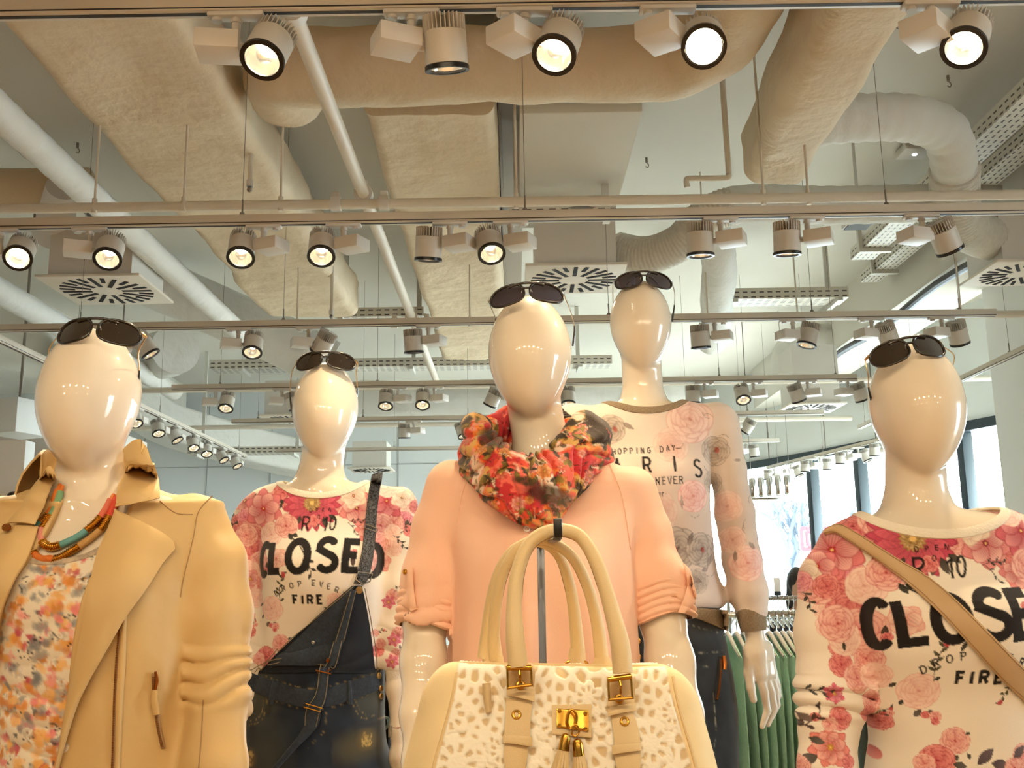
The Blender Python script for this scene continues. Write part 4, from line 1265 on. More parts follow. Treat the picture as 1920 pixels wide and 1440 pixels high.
# ---------------------------------------------------------------- the CLOSED sweater print, laid out round the big gerbera
def closed_print(pr, T, S, big=None):
    """T(dx,dy) -> chart position; S: size factor"""
    def ro(x, y, r, pal, rot=0.3, a=1.0): X, Y = T(x, y); pr.rose(X, Y, r * S, pal, rot, a)
    def st(x, y, r, n, pal, rot=0.0, **k): X, Y = T(x, y); pr.star(X, Y, r * S, n, pal, rot, **k)
    def lf(x, y, L_, w, a, c='#4c463f'): X, Y = T(x, y); pr.leaf(X, Y, L_ * S, w * S, a, c)
    def sp(x, y, L_, a, **k): X, Y = T(x, y); pr.sprig(X, Y, L_ * S, a, lw=1.1 * S, **k)
    rng = np.random.RandomState(8)
    # ground cover of the shoulders
    for x in np.arange(-160, 200, 26):
        top = -26 if abs(x) < 80 else -2
        for y in np.arange(top, 62, 25):
            if -60 < x < 90 and y > 15: continue
            if x > 90 and y > 110 - 0.2 * x: continue
            jx, jy = x + rng.uniform(-8, 8), y + rng.uniform(-8, 8)
            k = rng.randint(5)
            if k < 2: ro(jx, jy, rng.uniform(16, 22), (SILK, PALE, DEEP, PINK)[rng.randint(4)], rng.rand() * 6)
            elif k == 2: st(jx, jy, rng.uniform(20, 28), 5, (CREM, PALE, PINK)[rng.randint(3)], rng.rand() * 6, wid=0.55, core=0.12, corec='#7a3038')
            elif k == 3:
                for q in range(3): lf(jx, jy, rng.uniform(14, 22), 8, rng.rand() * 6, ('#4c463f', '#6d5f4c', '#383a33')[q])
                ro(jx + 6, jy + 4, 12, DEEP)
            else: st(jx, jy, rng.uniform(20, 30), 6, SILK, rng.rand() * 6, wid=0.42, core=0.14, corec='#8d2a31')
    for y in np.arange(40, 200, 24):                      # down both sleeves
        for x in (-142, -118, 122, 150):
            if x > 0 and y > 95: continue
            if rng.rand() < 0.75: ro(x + rng.uniform(-8, 8), y + rng.uniform(-6, 6), rng.uniform(13, 20), (SILK, PALE, DEEP)[rng.randint(3)], rng.rand() * 6)
    st(-95, 10, 40, 6, ('#b23a4a', '#ec8d92', '#f9d5cd'), 0.4, wid=0.46, core=0.10, corec='#c33a3a')
    st(85, 10, 34, 5, ('#b23a4a', '#ea9a98', '#f9dcd2'), 0.2, wid=0.5, core=0.1, corec='#8f2434')
    st(78, -14, 26, 5, CREM, 0.5, wid=0.6, core=0.1, corec='#9a3a40')
    st(140, -5, 36, 6, ('#a02c40', '#e0707c', '#f5b5b4'), 0.9, wid=0.44, core=0.1, corec='#b5353f')
    st(168, -12, 22, 5, CREM, 0.1, wid=0.6, core=0.1, corec='#8a6a4a')
    ro(140, -32, 20, PALE); ro(195, 4, 14, DEEP); ro(128, 42, 24, SILK, 1.0); ro(124, 76, 22, SILK, 2.0); ro(150, 55, 16, PALE)
    ro(-112, 92, 26, DEEP, 1.0); ro(-104, 118, 27, SILK, 0.2); ro(-132, 60, 22, SILK); ro(-78, 60, 24, PALE, 0.4); ro(-128, 130, 22, PALE)
    ro(-30, 30, 0.1, PALE)
    # the big gerbera at the throat
    X, Y = T(0, 0)
    for ring, (n, rr, pal) in enumerate(((20, 54, ('#8d2740', '#cf4f68', '#ef8d92')), (16, 46, ('#9c3048', '#e0677a', '#f5a9a6')))):
        pr.star(X, Y, rr * S, n, pal, 0.1 + 0.1 * ring, wid=0.24, core=0, ring2=False)
    pr.star(X, Y, 17 * S, 16, ('#7a5a30', '#b8945c', '#dcc394'), 0.0, wid=0.26, core=0.5, corec='#b3925a', ring2=True, stripes=0)
    lf(-20, 24, 20, 9, 1.9); lf(22, 26, 24, 11, 1.2); lf(14, 28, 22, 10, 1.8, '#5c4a48'); lf(32, 22, 20, 9, 0.6)
    ro(6, 34, 11, DEEP, 0.2); ro(-5, 40, 7, DEEP)
    # single flowers on the cream body
    ro(-48, 44, 23, SILK, 0.6)
    lf(-42, 58, 16, 9, 1.0, '#3b3a33'); lf(-36, 60, 14, 8, 0.3, '#3b3a33')
    X0, Y0 = T(-40, 62); X1, Y1 = T(-4, 102); pr.stroke([(X0, Y0), ((X0 + X1) / 2 + 4 * S, (Y0 + Y1) / 2 - 2 * S), (X1, Y1)], 2.2 * S, '#2f2d28')
    sp(-4, 104, 32, 0.9, n=4, lsz=0.42); sp(70, 38, 26, -0.4, n=5, tip=None); sp(72, 40, 24, 0.7, n=3); sp(150, 60, 34, 0.5, n=5); sp(182, 30, 26, 1.7, n=4)
    st(-60, 107, 22, 5, ('#d4897f', '#edc0b2', '#f8e2d5'), 0.4, wid=0.6, core=0.08, corec='#a84a48')
    st(128, 112, 20, 5, ('#c96a6a', '#eaa9a0', '#f6d5c8'), 1.0, wid=0.6, core=0.1)
    lf(82, 100, 22, 9, 1.5, '#4c3a34'); ro(84, 94, 6, DEEP); lf(-80, 112, 18, 7, 1.6, '#4c3a34'); ro(-84, 128, 6, DEEP)
    ro(-73, 200, 23, PALE, 0.2); lf(-92, 190, 9, 5, 2.5, '#3a3a33'); lf(-92, 212, 9, 5, 2.0, '#3a3a33'); lf(-54, 186, 9, 5, -0.6, '#3a3a33')
    lf(-78, 225, 12, 8, 2.2, '#5b5450'); lf(-70, 225, 12, 8, 1.0, '#5b5450'); ro(-76, 232, 5, DEEP); ro(-66, 234, 7, SILK); ro(-68, 240, 5, DEEP)
    ro(-56, 266, 17, SILK, 0.8); lf(-42, 258, 7, 4, -0.4, '#3a3a33'); lf(-60, 284, 9, 6, 2.0, '#4a463f'); lf(-48, 282, 8, 5, 1.2, '#4a463f')
    sp(-54, 186, 50, -1.75, n=8, bend=0.35, lsz=0.2, leafc='#4c4a36', tip='#c9555a')
    ro(52, 188, 18, PALE, 0.9); sp(44, 190, 34, 2.5, n=6, bend=-0.3, lsz=0.2, leafc='#4c4a36', tip='#c9555a'); ro(62, 200, 8, DEEP)
    sp(-130, 238, 22, -0.9, n=3, tip='#d0585c'); ro(-118, 236, 5, DEEP); ro(-110, 232, 4, SILK)
    sp(112, 250, 24, -0.6, n=4, tip='#d0585c'); ro(118, 248, 7, SILK); ro(122, 282, 12, DEEP); ro(128, 268, 10, SILK)
    ro(-128, 215, 15, SILK); ro(-122, 245, 12, DEEP); ro(-85, 292, 20, DEEP); ro(-100, 296, 12, SILK); lf(-70, 296, 16, 10, 0.2, '#55504c')
    ro(20, 288, 16, SILK); lf(4, 292, 22, 11, -0.9, '#5d5158'); lf(24, 282, 18, 11, 0.3, '#5d5158')
    # the lettering
    def tx(s_, x, y, h, w, ang=0.0, xs=1.0, shear=0.0, butt=True): X, Y = T(x, y); X2, Y2 = T(x + 10, y); pr.text(s_, X, Y, h * S * 0.98, ang + math.atan2(Y2 - Y, X2 - X), w * S, xs, shear=shear, butt=butt)
    for ch, x, y, a in (('O', -2, 14.5, -0.15), ('P', 10.5, 14, -0.05), ('E', 23, 13.2, 0.05), ('N', 35, 12.4, 0.15)): tx(ch, x, y, 7, 1.5, a)
    tx('R', -10, 40, 27, 3.6, -0.03, 0.85, shear=0.12); tx('1', 26, 41, 26, 3.3, 0.03, 1.0, shear=0.06); tx('0', 41, 39, 26, 3.3, 0.03, 0.8, shear=0.06); tx('O', 14, 27, 7, 1.5, 0, 0.9)
    for ch, x, y, W, H, w, a in big:
        pr.text(ch, x, y, H - w, a, w, (W - w) / (GW[ch] * (H - w)), butt=True)
    for ch, x, y, a in (('D', -61, 171, -0.45), ('R', -46, 162, -0.32), ('O', -30, 157, -0.2), ('P', -14, 154, -0.1), ('E', 12, 152, 0.06), ('V', 26, 154, 0.14), ('E', 40, 158.5, 0.22), ('R', 54, 165, 0.34), ('Y', 66, 173, 0.45)):
        tx(ch, x, y, 10, 2.0, a)
    for ch, x in (('F', -24), ('I', -10.5), ('R', 4), ('E', 22)): tx(ch, x, 183, 15.5, 4.6, 0, 1.05, butt=True)

def sweater(doll, name, f, cut, chartY, painter, h, neck_w, neck_mat, hemz=None, cuff_cut=None):
    g = sub(f, cut) if cut is not None else f
    if hemz is not None: g = clip_bottom(g, hemz)
    V, F = sdf_mesh(g, f.lo, f.hi, h, newton=2)
    u, v = chart(V, chartY)
    col = painter(V, u, v)
    o = np_mesh(name, V, F, M['print'], doll.t, col=col)
    return o, g

# ================================================================= left mannequin: tan jacket over a ruched floral top
JK_ROWS = [(900, 100, 240, .05), (925, 40, 300, .066), (945, -40, 372, .078), (985, -60, 390, .088), (1050, -48, 372, .104, .02), (1110, -28, 352, .122, .01), (1200, -18, 346, .122, .012), (1300, -16, 348, .116, .02), (1440, -26, 362, .120), (1600, -46, 385, .13), (1750, -50, 392, .13)]
JK_R = [(360, 984, .03, .046), (390, 1060, .03, .051), (402, 1160, .025, .054), (409, 1240, .015, .044), (410, 1310, .0, .042), (408, 1440, -.03, .041), (406, 1560, -.05, .04)]
JK_L = [(-32, 984, .03, .046), (-66, 1060, .03, .056), (-78, 1180, .02, .05), (-70, 1320, 0, .042), (-60, 1500, -.04, .04)]
D1 = Doll('mannequin', 'glossy cream mannequin in a tan jacket with a bead necklace', (163, 748), 184, 1.65, 0.02, 0.22, JK_ROWS,
          [[(x, y, d, r * 0.72) for x, y, d, r in JK_R] + [(405, 1640, -.06, .024), (404, 1740, -.07, .03)], [(x, y, d, r * 0.72) for x, y, d, r in JK_L]], (165, 955))
D1.build()
def w_jacket(p):
    s = sstep(P(405, 1215, 1.66)[2] + 0.02, P(405, 1215, 1.66)[2] - 0.02, p[:, 2]) * sstep(P(405, 1318, 1.66)[2] - 0.015, P(405, 1318, 1.66)[2] + 0.02, p[:, 2])
    arm = sstep(P(352, 1200, 1.65)[0], P(360, 1200, 1.65)[0], p[:, 0])
    w = fbm(p, 14, 3, 2)
    q = p[:, 2] + 0.10 * (p[:, 0] - P(405, 1215, 1.66)[0]) * np.sin(p[:, 2] * 55) 
    r = np.abs(np.sin(q * 118 + 1.5 * w)) ** 0.7 - 0.55
    return s * arm * r * 0.010 + 0.0026 * fbm(p, 22, 5, 3) + 0.0065 * fbm(p * np.array([1, 1, 0.35]), 17, 8, 3)
jf1 = garment(D1, JK_ROWS, [JK_R, JK_L], w_jacket, k=0.028)
jf0 = lambda p: smin(jf1(p), smax(smax(D1.f_body(p) - 0.007, p[:, 2] - D1.nb[2] - 0.004, 0.004), D1.nb[2] - 0.10 - p[:, 2], 0.01), 0.012)
jf0.lo, jf0.hi = jf1.lo, jf1.hi
jA = [P(a, b, 1.56) for a, b in ((224, 935), (196, 1000), (178, 1060), (146, 1200), (122, 1330), (98, 1450), (60, 1760))]
jB = [P(a, b, 1.56) for a, b in ((92, 930), (72, 990), (50, 1045), (24, 1098), (-4, 1185), (-30, 1330), (-60, 1760))]
def jcut(p):
    zr = np.array([q[2] for q in jA])[::-1]; xr = np.array([q[0] for q in jA])[::-1]
    zl = np.array([q[2] for q in jB])[::-1]; xl = np.array([q[0] for q in jB])[::-1]
    X1 = np.interp(p[:, 2], zr, xr); X0 = np.interp(p[:, 2], zl, xl)
    return np.maximum(np.maximum(X0 - p[:, 0], p[:, 0] - X1) * 0.9, p[:, 1] - 1.685)
jneck = (P(165, 905, 1.69), np.array([0.068, 0.085, 0.06]))
jf = sub(sub(jf0, jcut), lambda p: sd_ell(p, jneck[0], jneck[1]))
JZ = P(200, 1580, 1.6)[2]
jfc = clip_bottom(jf, JZ)
V, F = sdf_mesh(jfc, jf0.lo, jf0.hi, 0.004, newton=2)
M['tan'] = mat('tan_leather', '#d3b27a', 0.5, bump=(900, 0.06), var=(5, '#c8a66d', 0.5), spec=0.35)
M['tan_stitch'] = mat('tan_stitching', '#a5845a', 0.8)
jk = np_mesh('jacket', V, F, M['tan'], D1.t)
# collar and lapels
def lap(name, A, B, th=0.0035, off=0.004, pil=0.006, bul=None, nv=16, parent=None, m='tan', f=None, Y=1.6, nu=46): return sheet(name, f or jf0, Y, A, B, th, M[m], parent or jk, nu, nv, off, pil, bul)
L1 = ([(216, 962), (196, 1010), (178, 1060), (150, 1200), (124, 1330), (104, 1452)], [(218, 958), (262, 988), (320, 1017), (268, 1105), (180, 1260), (118, 1452)])
lap('lapel', L1[0], [(219, 957), (322, 1018), (300, 1062), (226, 1170), (152, 1320), (110, 1452)], bul=lambda u, v: 0.010 * np.sin(np.pi * np.clip(u, 0, 1)) * v)
lap('lapel', [(20, 992), (-6, 1020), (-30, 1080), (-50, 1180), (-60, 1330)], [(74, 990), (56, 1045), (26, 1100), (2, 1172), (-20, 1330)], bul=lambda u, v: 0.010 * np.sin(np.pi * u) * (1 - v))
# standing collar: a curved sheet round the neck, folded over at the top
def collar():
    c = P(165, 955, 1.70)
    N, K = 60, 12
    G = np.zeros((N, K, 3)); TH = np.zeros((N, K, 3))
    for i, t in enumerate(np.linspace(0, 1, N)):
        a = math.radians(-24 + 228 * t)          # from the right front, round the back, to the left front
        d = np.array([math.cos(a), math.sin(a), 0])
        back = max(0.0, math.sin(a)); fr = max(0, -math.sin(a))
        top = np.array([c[0], c[1], c[2] + 0.070]) + d * np.array([0.078, 0.074, 0]) + np.array([0, 0, 0.030 * (1 - fr) + 0.004])
        low = np.array([c[0], c[1], c[2]]) + d * np.array([0.115, 0.112, 0]) + np.array([0, 0, 0.014 - 0.02 * fr])
        inn = np.array([c[0], c[1], c[2]]) + d * np.array([0.070, 0.068, 0]) + np.array([0, 0, 0.0])
        pts = spline([inn, inn * 0.4 + top * 0.6, top, top * 0.55 + low * 0.45 + d * 0.012, low], 12)
        L_ = np.linspace(0, 1, K)
        idx = L_ * (len(pts) - 1)
        G[i] = np.stack([np.interp(idx, np.arange(len(pts)), pts[:, k]) for k in range(3)], 1)
    du = np.gradient(G, axis=0); dv = np.gradient(G, axis=1)
    n = np.cross(du, dv); n /= np.linalg.norm(n, axis=2)[..., None] + 1e-9
    if (n[N // 2, K - 2] @ np.array([0, 1, 0])) < 0: n = -n
    return G, n
G, n_ = collar()
mb = MB(); mb.grid(G, th=n_ * 0.003)
mb.build('collar', M['tan'], jk, angle=60)
# collar points lying on the shoulders
lap('collar_point', [(226, 868), (232, 905), (222, 958)], [(268, 850), (284, 890), (299, 944)], off=0.020, pil=0.006, th=0.003, nv=12, nu=24)
lap('collar_point', [(98, 892), (62, 932), (22, 990)], [(110, 905), (92, 950), (72, 992)], off=0.014, pil=0.006, th=0.003, nv=12, nu=24)
# seams, zip and pocket
def seam(f, Y, pts, r, m, parent, name='seam', off=0.0006, n=50):
    q = line_on(f, Y, pts, n, off)
    return MB().tube(q, r, 6).build(name, M[m], parent)
for pts in ([(300, 940), (330, 962), (362, 965)], [(398, 930), (372, 960), (362, 1010), (345, 1080), (338, 1120)], [(275, 985), (262, 1015)]):
    seam(jf0, 1.6, pts, 0.0009, 'tan_stitch', jk)
q = line_on(jf0, 1.6, [(226, 1165), (220, 1230), (215, 1320), (211, 1448)], 90, 0.002)
MB().tube(q, 0.0020, 8).build('zip_tape', M['tan_stitch'], jk)
b = MB()
for i in range(0, 89, 1): b.box(q[i] + (0, -0.0018, 0), (0.0030, 0.0016, 0.0016))
b.build('zip_teeth', M['copper'], jk, smooth=False)
lap('zip_facing', [(228, 1165), (222, 1240), (217, 1330), (214, 1450)], [(238, 1140), (236, 1240), (230, 1330), (225, 1450)], off=0.001, pil=0.002, th=0.002, nv=6)
q = line_on(jf0, 1.6, [(288, 1262), (290, 1300), (297, 1360), (306, 1402)], 40, 0.001)
MB().tube(q, 0.004, 8).build('pocket_welt', M['tan_stitch'], jk)
b = MB()
for i in range(2, 39): b.box(q[i] + (0, -0.0042, 0), (0.0034, 0.0016, 0.0014))
b.build('pocket_zip_teeth', M['copper'], jk, smooth=False)
q2 = line_on(jf0, 1.6, [(289, 1258), (291, 1275), (288, 1294)], 10, 0.007)
MB().tube(q2, [0.002, 0.0034, 0.002], 8).build('zip_slider', M['copper'], jk)
q3 = line_on(jf0, 1.6, [(288, 1292), (287, 1310), (291, 1338)], 12, 0.010)
MB().tube(q3, [0.004, 0.0055, 0.005], 8, sq=0.4).build('zip_pull', M['tan'], jk)
q = drape(jf0, [24], [1000], 1.6, 0.018); b = MB(); b.cyl(q[0], q[0] + (0, -0.006, 0), 0.006, n=16); b.build('snap_button', M['copper'], jk)
seam(jf0, 1.6, [(381, 1312), (378, 1380), (372, 1448)], 0.001, 'tan_stitch', jk)
# ruched floral top
def w_top(p):
    z = p[:, 2]
    w = fbm(p, 9, 31, 2)
    low = sstep(P(90, 1150, 1.6)[2], P(90, 1400, 1.6)[2], z)
    return (0.002 + 0.0045 * low) * (np.abs(np.sin(z * 62 + 3.0 * w + 6 * p[:, 0])) ** 0.7 - 0.5)
TOPR = [(r[0], (r[1] + r[2]) / 2 - (r[2] - r[1]) / 2 * 0.93, (r[1] + r[2]) / 2 + (r[2] - r[1]) / 2 * 0.93, r[3] - 0.007) + tuple(r[4:]) for r in JK_ROWS]
tf0 = garment(D1, TOPR, [], w_top)
tn = (P(128, 968, 1.62), np.array([0.105, 0.16, 0.077]))
tf = clip_bottom(sub(tf0, lambda p: sd_ell(p, *tn)), JZ - 0.02)
lo, hi = tf0.lo.copy(), tf0.hi.copy()
V, F = sdf_mesh(tf, lo, hi, 0.0032, newton=2)
u, v = chart(V, 1.56)
pr = Print(u, v, '#eadfca'); pr.aa = 0.7
rng = np.random.RandomState(3)
for i in range(520):
    x, y = rng.uniform(-40, 260), rng.uniform(1035, 1460)
    k = rng.rand()
    if k < 0.3:
        c = lin(('#d98a3d', '#e0a658', '#c97f33', '#e6b878')[rng.randint(4)])
        for q in range(4): pr.ell(x + rng.uniform(-9, 9), y + rng.uniform(-7, 7), rng.uniform(5, 11), rng.uniform(4, 8), rng.rand() * 6, c, c * 1.15, alpha=rng.uniform(0.45, 0.85), soft=0.15)
    elif k < 0.52:
        c = lin(('#c95a5c', '#dd8480', '#b84a55', '#e79a90')[rng.randint(4)])
        for q in range(4): pr.ell(x + rng.uniform(-8, 8), y + rng.uniform(-7, 7), rng.uniform(4, 9), rng.uniform(3, 7), rng.rand() * 6, c, c * 1.2, alpha=rng.uniform(0.5, 0.9), soft=0.15)
    elif k < 0.70:
        c = lin(('#8b8a88', '#75787c', '#a09a92')[rng.randint(3)])
        for q in range(3): pr.ell(x + rng.uniform(-10, 10), y + rng.uniform(-8, 8), rng.uniform(6, 12), rng.uniform(4, 8), rng.rand() * 6, c, c * 1.1, alpha=rng.uniform(0.4, 0.75), soft=0.2)
    elif k < 0.78:
        pr.star(x, y, rng.uniform(9, 14), 5, ('#b9a68c', '#efe4d2', '#fbf4e8'), rng.rand() * 6, wid=0.6, core=0.15, corec='#c98a3a')
    else:
        a = rng.rand() * 6; L_ = rng.uniform(6, 20)
        pts = [(x + L_ * t * math.cos(a + 1.6 * t * (rng.rand() - 0.5) * 2), y + L_ * t * math.sin(a + 0.8 * t)) for t in np.linspace(0, 1, 5)]
        pr.stroke(pts, rng.uniform(1.0, 2.4), ('#2b2a2c', '#3a3530', '#45474c')[rng.randint(3)], 0.9)
        for q in range(4): pr.ell(x + rng.uniform(-12, 12), y + rng.uniform(-10, 10), rng.uniform(0.9, 2.4), rng.uniform(0.9, 2), 0, lin('#2b2a2c'), lin('#3a3530'))
M['print_silk'] = cloth_mat('printed_ruched_jersey', 0.7)
np_mesh('floral_top', V, F, M['print_silk'], D1.t, col=pr.c)
loop = neck_loop(tf0, tn[0], tn[1])
if len(loop) > 20: band(loop, tf0, 0.010, 0.003).build('top_neckband', mat('band_floral', '#c9b69c', 0.8, var=(60, '#8b7f72', 0.9)), D1.t)

# ================================================================= second mannequin: CLOSED sweater and denim dungarees
S2_ROWS = [(893, 550, 668, .045), (905, 505, 705, .055), (922, 466, 748, .068), (950, 448, 768, .08), (1000, 480, 722, .096), (1050, 488, 712, .115, .008), (1100, 492, 715, .115, .01), (1180, 480, 718, .106), (1235, 464, 718, .106), (1262, 470, 712, .098)]
S2_LOW = [(1262, 468, 714, .098), (1320, 454, 716, .110), (1380, 449, 718, .118), (1450, 447, 720, .122), (1560, 445, 724, .12)]
S2_R = [(750, 948, .03, .042), (753, 1020, .03, .045), (749, 1100, .02, .043), (743, 1180, .01, .036), (741, 1245, .0, .026)]
S2_L = [(464, 978, .03, .042), (455, 1060, .03, .048), (462, 1160, .02, .046), (472, 1240, 0, .040), (474, 1330, -.02, .034)]
D2 = Doll('mannequin', 'glossy cream mannequin in a floral sweater and dark denim dungarees', (609, 770), 125, 2.51, 0.03, 0.35, S2_ROWS[:-1] + S2_LOW,
          [[(752, 940, .03, .036), (752, 1060, .03, .032), (743, 1200, .01, .028), (742, 1290, 0, .021), (747, 1370, -.01, .017), (750, 1420, -.02, .022), (752, 1480, -.02, .015)], [(x, y, d, r * 0.66) for x, y, d, r in S2_L] + [(474, 1420, -.03, .018)]], (598, 905))
D2.build()
def w_s2(p):
    z = p[:, 2]
    low = sstep(P(600, 1150, 2.5)[2], P(600, 1230, 2.5)[2], z)
    return 0.0028 * fbm(p * np.array([1, 1, 0.6]), 17, 41, 3) + low * 0.006 * (np.abs(np.sin(z * 60 + 2.5 * fbm(p, 10, 42, 2))) ** 0.7 - 0.5)
f2 = garment(D2, S2_ROWS, [S2_R, S2_L], w_s2, k=0.03)
c2 = (P(608, 886, 2.52), np.array([0.118, 0.135, 0.066]))
def paint_closed(T, S, extra=None, big=None):
    def fn(V, u, v):
        pr = Print(u, v, '#efe6d8'); pr.aa = 0.55 * max(1, S * 0.9)
        closed_print(pr, T, S, big)
        if extra: extra(pr)
        return pr.c
    return fn
T2 = lambda dx, dy: (580 + dx, 941 + dy)
def ex2(pr):
    for x, y in ((731, 1118), (742, 1190), (738, 1232)):
        pr.rose(x, y, 13, SILK); pr.sprig(x + 4, y - 8, 26, -1.0, n=4); pr.star(x - 8, y + 12, 14, 6, PINK, 0.3)
    pr.sprig(452, 1120, 30, 1.2, n=4); pr.rose(450, 1100, 17, PALE); pr.star(455, 1085, 18, 5, ('#c9606a', '#eeb0ac', '#f9ddd4'), 0.2, wid=0.6)
sw2, g2 = sweater(D2, 'sweater', f2, lambda p: sd_ell(p, *c2), 2.43, paint_closed(T2, 1.0, ex2, [('C', 492, 1049, 26, 72, 12, 0.05), ('L', 517, 1044, 32, 68, 14, -0.02), ('O', 562, 1043, 51, 71, 14.5, 0), ('S', 616, 1040, 45, 71, 14, 0), ('E', 661, 1042, 36, 67, 14, 0.04), ('D', 697, 1050, 36, 72, 13, 0.06)]), 0.0024, 0, None)
loop = neck_loop(f2, c2[0], c2[1]); band(loop, f2, 0.017, 0.006).build('neckband', M['rib_cream'], sw2)
q = [P(741, 1248, 2.51), P(741, 1292, 2.51)]
MB().lathe([(0.020, 0), (0.0215, 0.012), (0.0225, 0.03), (0.024, 0.046), (0.0245, 0.058)], q[1], q[0] - q[1], n=26).build('cuff', M['rib_cream'], sw2)
# dungarees
def w_dun(p): return 0.0022 * fbm(p, 17, 51, 3)
D_ROWS = [(1246, 462, 718, .104), (1262, 460, 719, .106), (1320, 452, 719, .116), (1380, 447, 720, .124), (1450, 445, 722, .128), (1560, 443, 726, .126)]
df0 = garment(D2, D_ROWS, [], w_dun)
cxl = P(585, 1560, 2.51)
def df(p):
    g = df0(p)
    for k in (-1, 1):
        x = cxl[0] + k * 0.085
        g = smin(g, sd_chain(p, [(x, 2.54, cxl[2] + 0.1), (x, 2.54, 0.85), (x, 2.56, 0.46)], [0.105, 0.078, 0.062], 0.02), 0.03)
    return g
lo = df0.lo.copy(); lo[2] = 0.42
V, F = sdf_mesh(df, lo, df0.hi, 0.0045, newton=2)
u, v = chart(V, 2.43)
pr = Print(u, v, '#1f2a38'); pr.aa = 0.5
rng = np.random.RandomState(5)
pr.c = pr.c * (1 + 0.22 * fbm(V, 60, 52, 2))[:, None]
def fade(x, y, a, b, ang, c, al): pr.ell(x, y, a, b, ang, lin(c), lin(c), alpha=al, soft=0.85)
fade(480, 1310, 34, 44, 0.3, '#5a5b4c', 0.55); fade(690, 1310, 26, 40, 0, '#5a5b4c', 0.5); fade(672, 1400, 40, 26, -0.3, '#6f6543', 0.5); fade(500, 1420, 40, 60, 0, '#4f5348', 0.45)
for x, y in ((465, 1425), (684, 1390)):
    fade(x, y, 12, 17, 0, '#8f7640', 0.5)
    for i in range(26): pr.stroke([(x + rng.uniform(-9, 9), y + rng.uniform(-14, 14)), (x + rng.uniform(-9, 9), y + rng.uniform(-14, 14))], 0.9, '#c9a862', 0.9)
ST = '#8f7a52'
def stitch(pts, c=ST, dash=True):
    s_ = poly_px(pts, 200)
    L_ = np.linalg.norm(np.diff(s_, axis=0), axis=1).sum()
    n = int(L_ / 3.2)
    s_ = poly_px(pts, n * 2 + 1)
    for i in range(n): pr.stroke(s_[2 * i:2 * i + 2], 0.9, c)
for pts in ([(462, 1258), (520, 1278), (590, 1292), (650, 1278), (712, 1262)], [(458, 1292), (520, 1316), (590, 1330), (655, 1316), (716, 1292)], [(462, 1362), (490, 1350), (500, 1310)], [(458, 1356), (484, 1345), (494, 1308)], [(716, 1350), (680, 1342), (662, 1312)], [(716, 1355), (676, 1348), (656, 1314)], [(582, 1338), (580, 1390), (578, 1450)], [(612, 1335), (608, 1370), (588, 1392)]): stitch(pts)
dg = np_mesh('dungarees', V, F, M['print'], D2.t, col=pr.c)
M['denim'] = mat('dark_denim', '#202b39', 0.85, bump=(900, 0.35, 2), var=(160, '#2f3b49', 0.9), sheen=0.1)
M['denim_in'] = mat('denim_inner', '#18202b', 0.9, bump=(900, 0.3))
M['denim_edge'] = mat('denim_stitching', '#7d7157', 0.85)
M['braid'] = mat('braided_strap', '#77797c', 0.85, bump=(420, 0.8), var=(260, '#0c0e12', 1.0))
fs2 = lambda p: np.minimum(f2(p), df(p))
bib, _, _ = sheet('bib', fs2, 2.45, [(486, 1262), (530, 1216), (600, 1150), (660, 1098)], [(702, 1262), (694, 1190), (684, 1130), (677, 1098)], 0.003, M['denim_in'], dg, 50, 24, 0.002, 0.004)
sheet('bib_flap', fs2, 2.45, [(508, 1246), (560, 1196), (610, 1142), (656, 1102)], [(612, 1243), (632, 1210), (648, 1160), (660, 1102)], 0.003, M['denim'], dg, 40, 20, 0.009, 0.006)
for pts in ([(486, 1262), (530, 1216), (600, 1150), (660, 1098)], [(508, 1244), (560, 1238), (612, 1243)], [(702, 1258), (694, 1190), (684, 1130), (679, 1102)], [(470, 1252), (520, 1237), (572, 1236), (614, 1245)]):
    seam(fs2, 2.45, pts, 0.0011, 'denim_edge', dg, 'stitching', off=0.0135)
# the hanging strap: from the bib corner down over the waist
hs, _, _ = sheet('hanging_strap', fs2, 2.45, [(652, 1104), (636, 1170), (618, 1230), (600, 1256), (592, 1300), (576, 1330), (573, 1360), (550, 1395), (512, 1442)], [(664, 1104), (652, 1170), (634, 1236), (620, 1256), (612, 1310), (603, 1334), (597, 1362), (560, 1402), (524, 1442)], 0.004, M['denim'], dg, 70, 8, 0.016, 0.003)
for k in (0, 1):
    pts = ([(654, 1106), (638, 1170), (620, 1230), (602, 1256), (594, 1300), (578, 1330), (575, 1360)], [(662, 1106), (650, 1170), (632, 1236), (618, 1256), (610, 1310), (601, 1334), (595, 1362)])[k]
    seam(fs2, 2.45, pts, 0.0010, 'denim_edge', dg, 'stitching', off=0.0215)
def buckle(f, Y, pts, off, r, m, parent, name='buckle'):
    q = drape(f, [a for a, b in pts], [b for a, b in pts], Y, off)
    return MB().tube(q, r, 8, closed=True).build(name, M[m], parent)
buckle(fs2, 2.45, [(597, 1250), (624, 1253), (621, 1265), (594, 1262)], 0.024, 0.0016, 'copper', dg)
buckle(fs2, 2.45, [(577, 1318), (606, 1328), (603, 1334), (574, 1325)], 0.026, 0.0016, 'gold', dg)
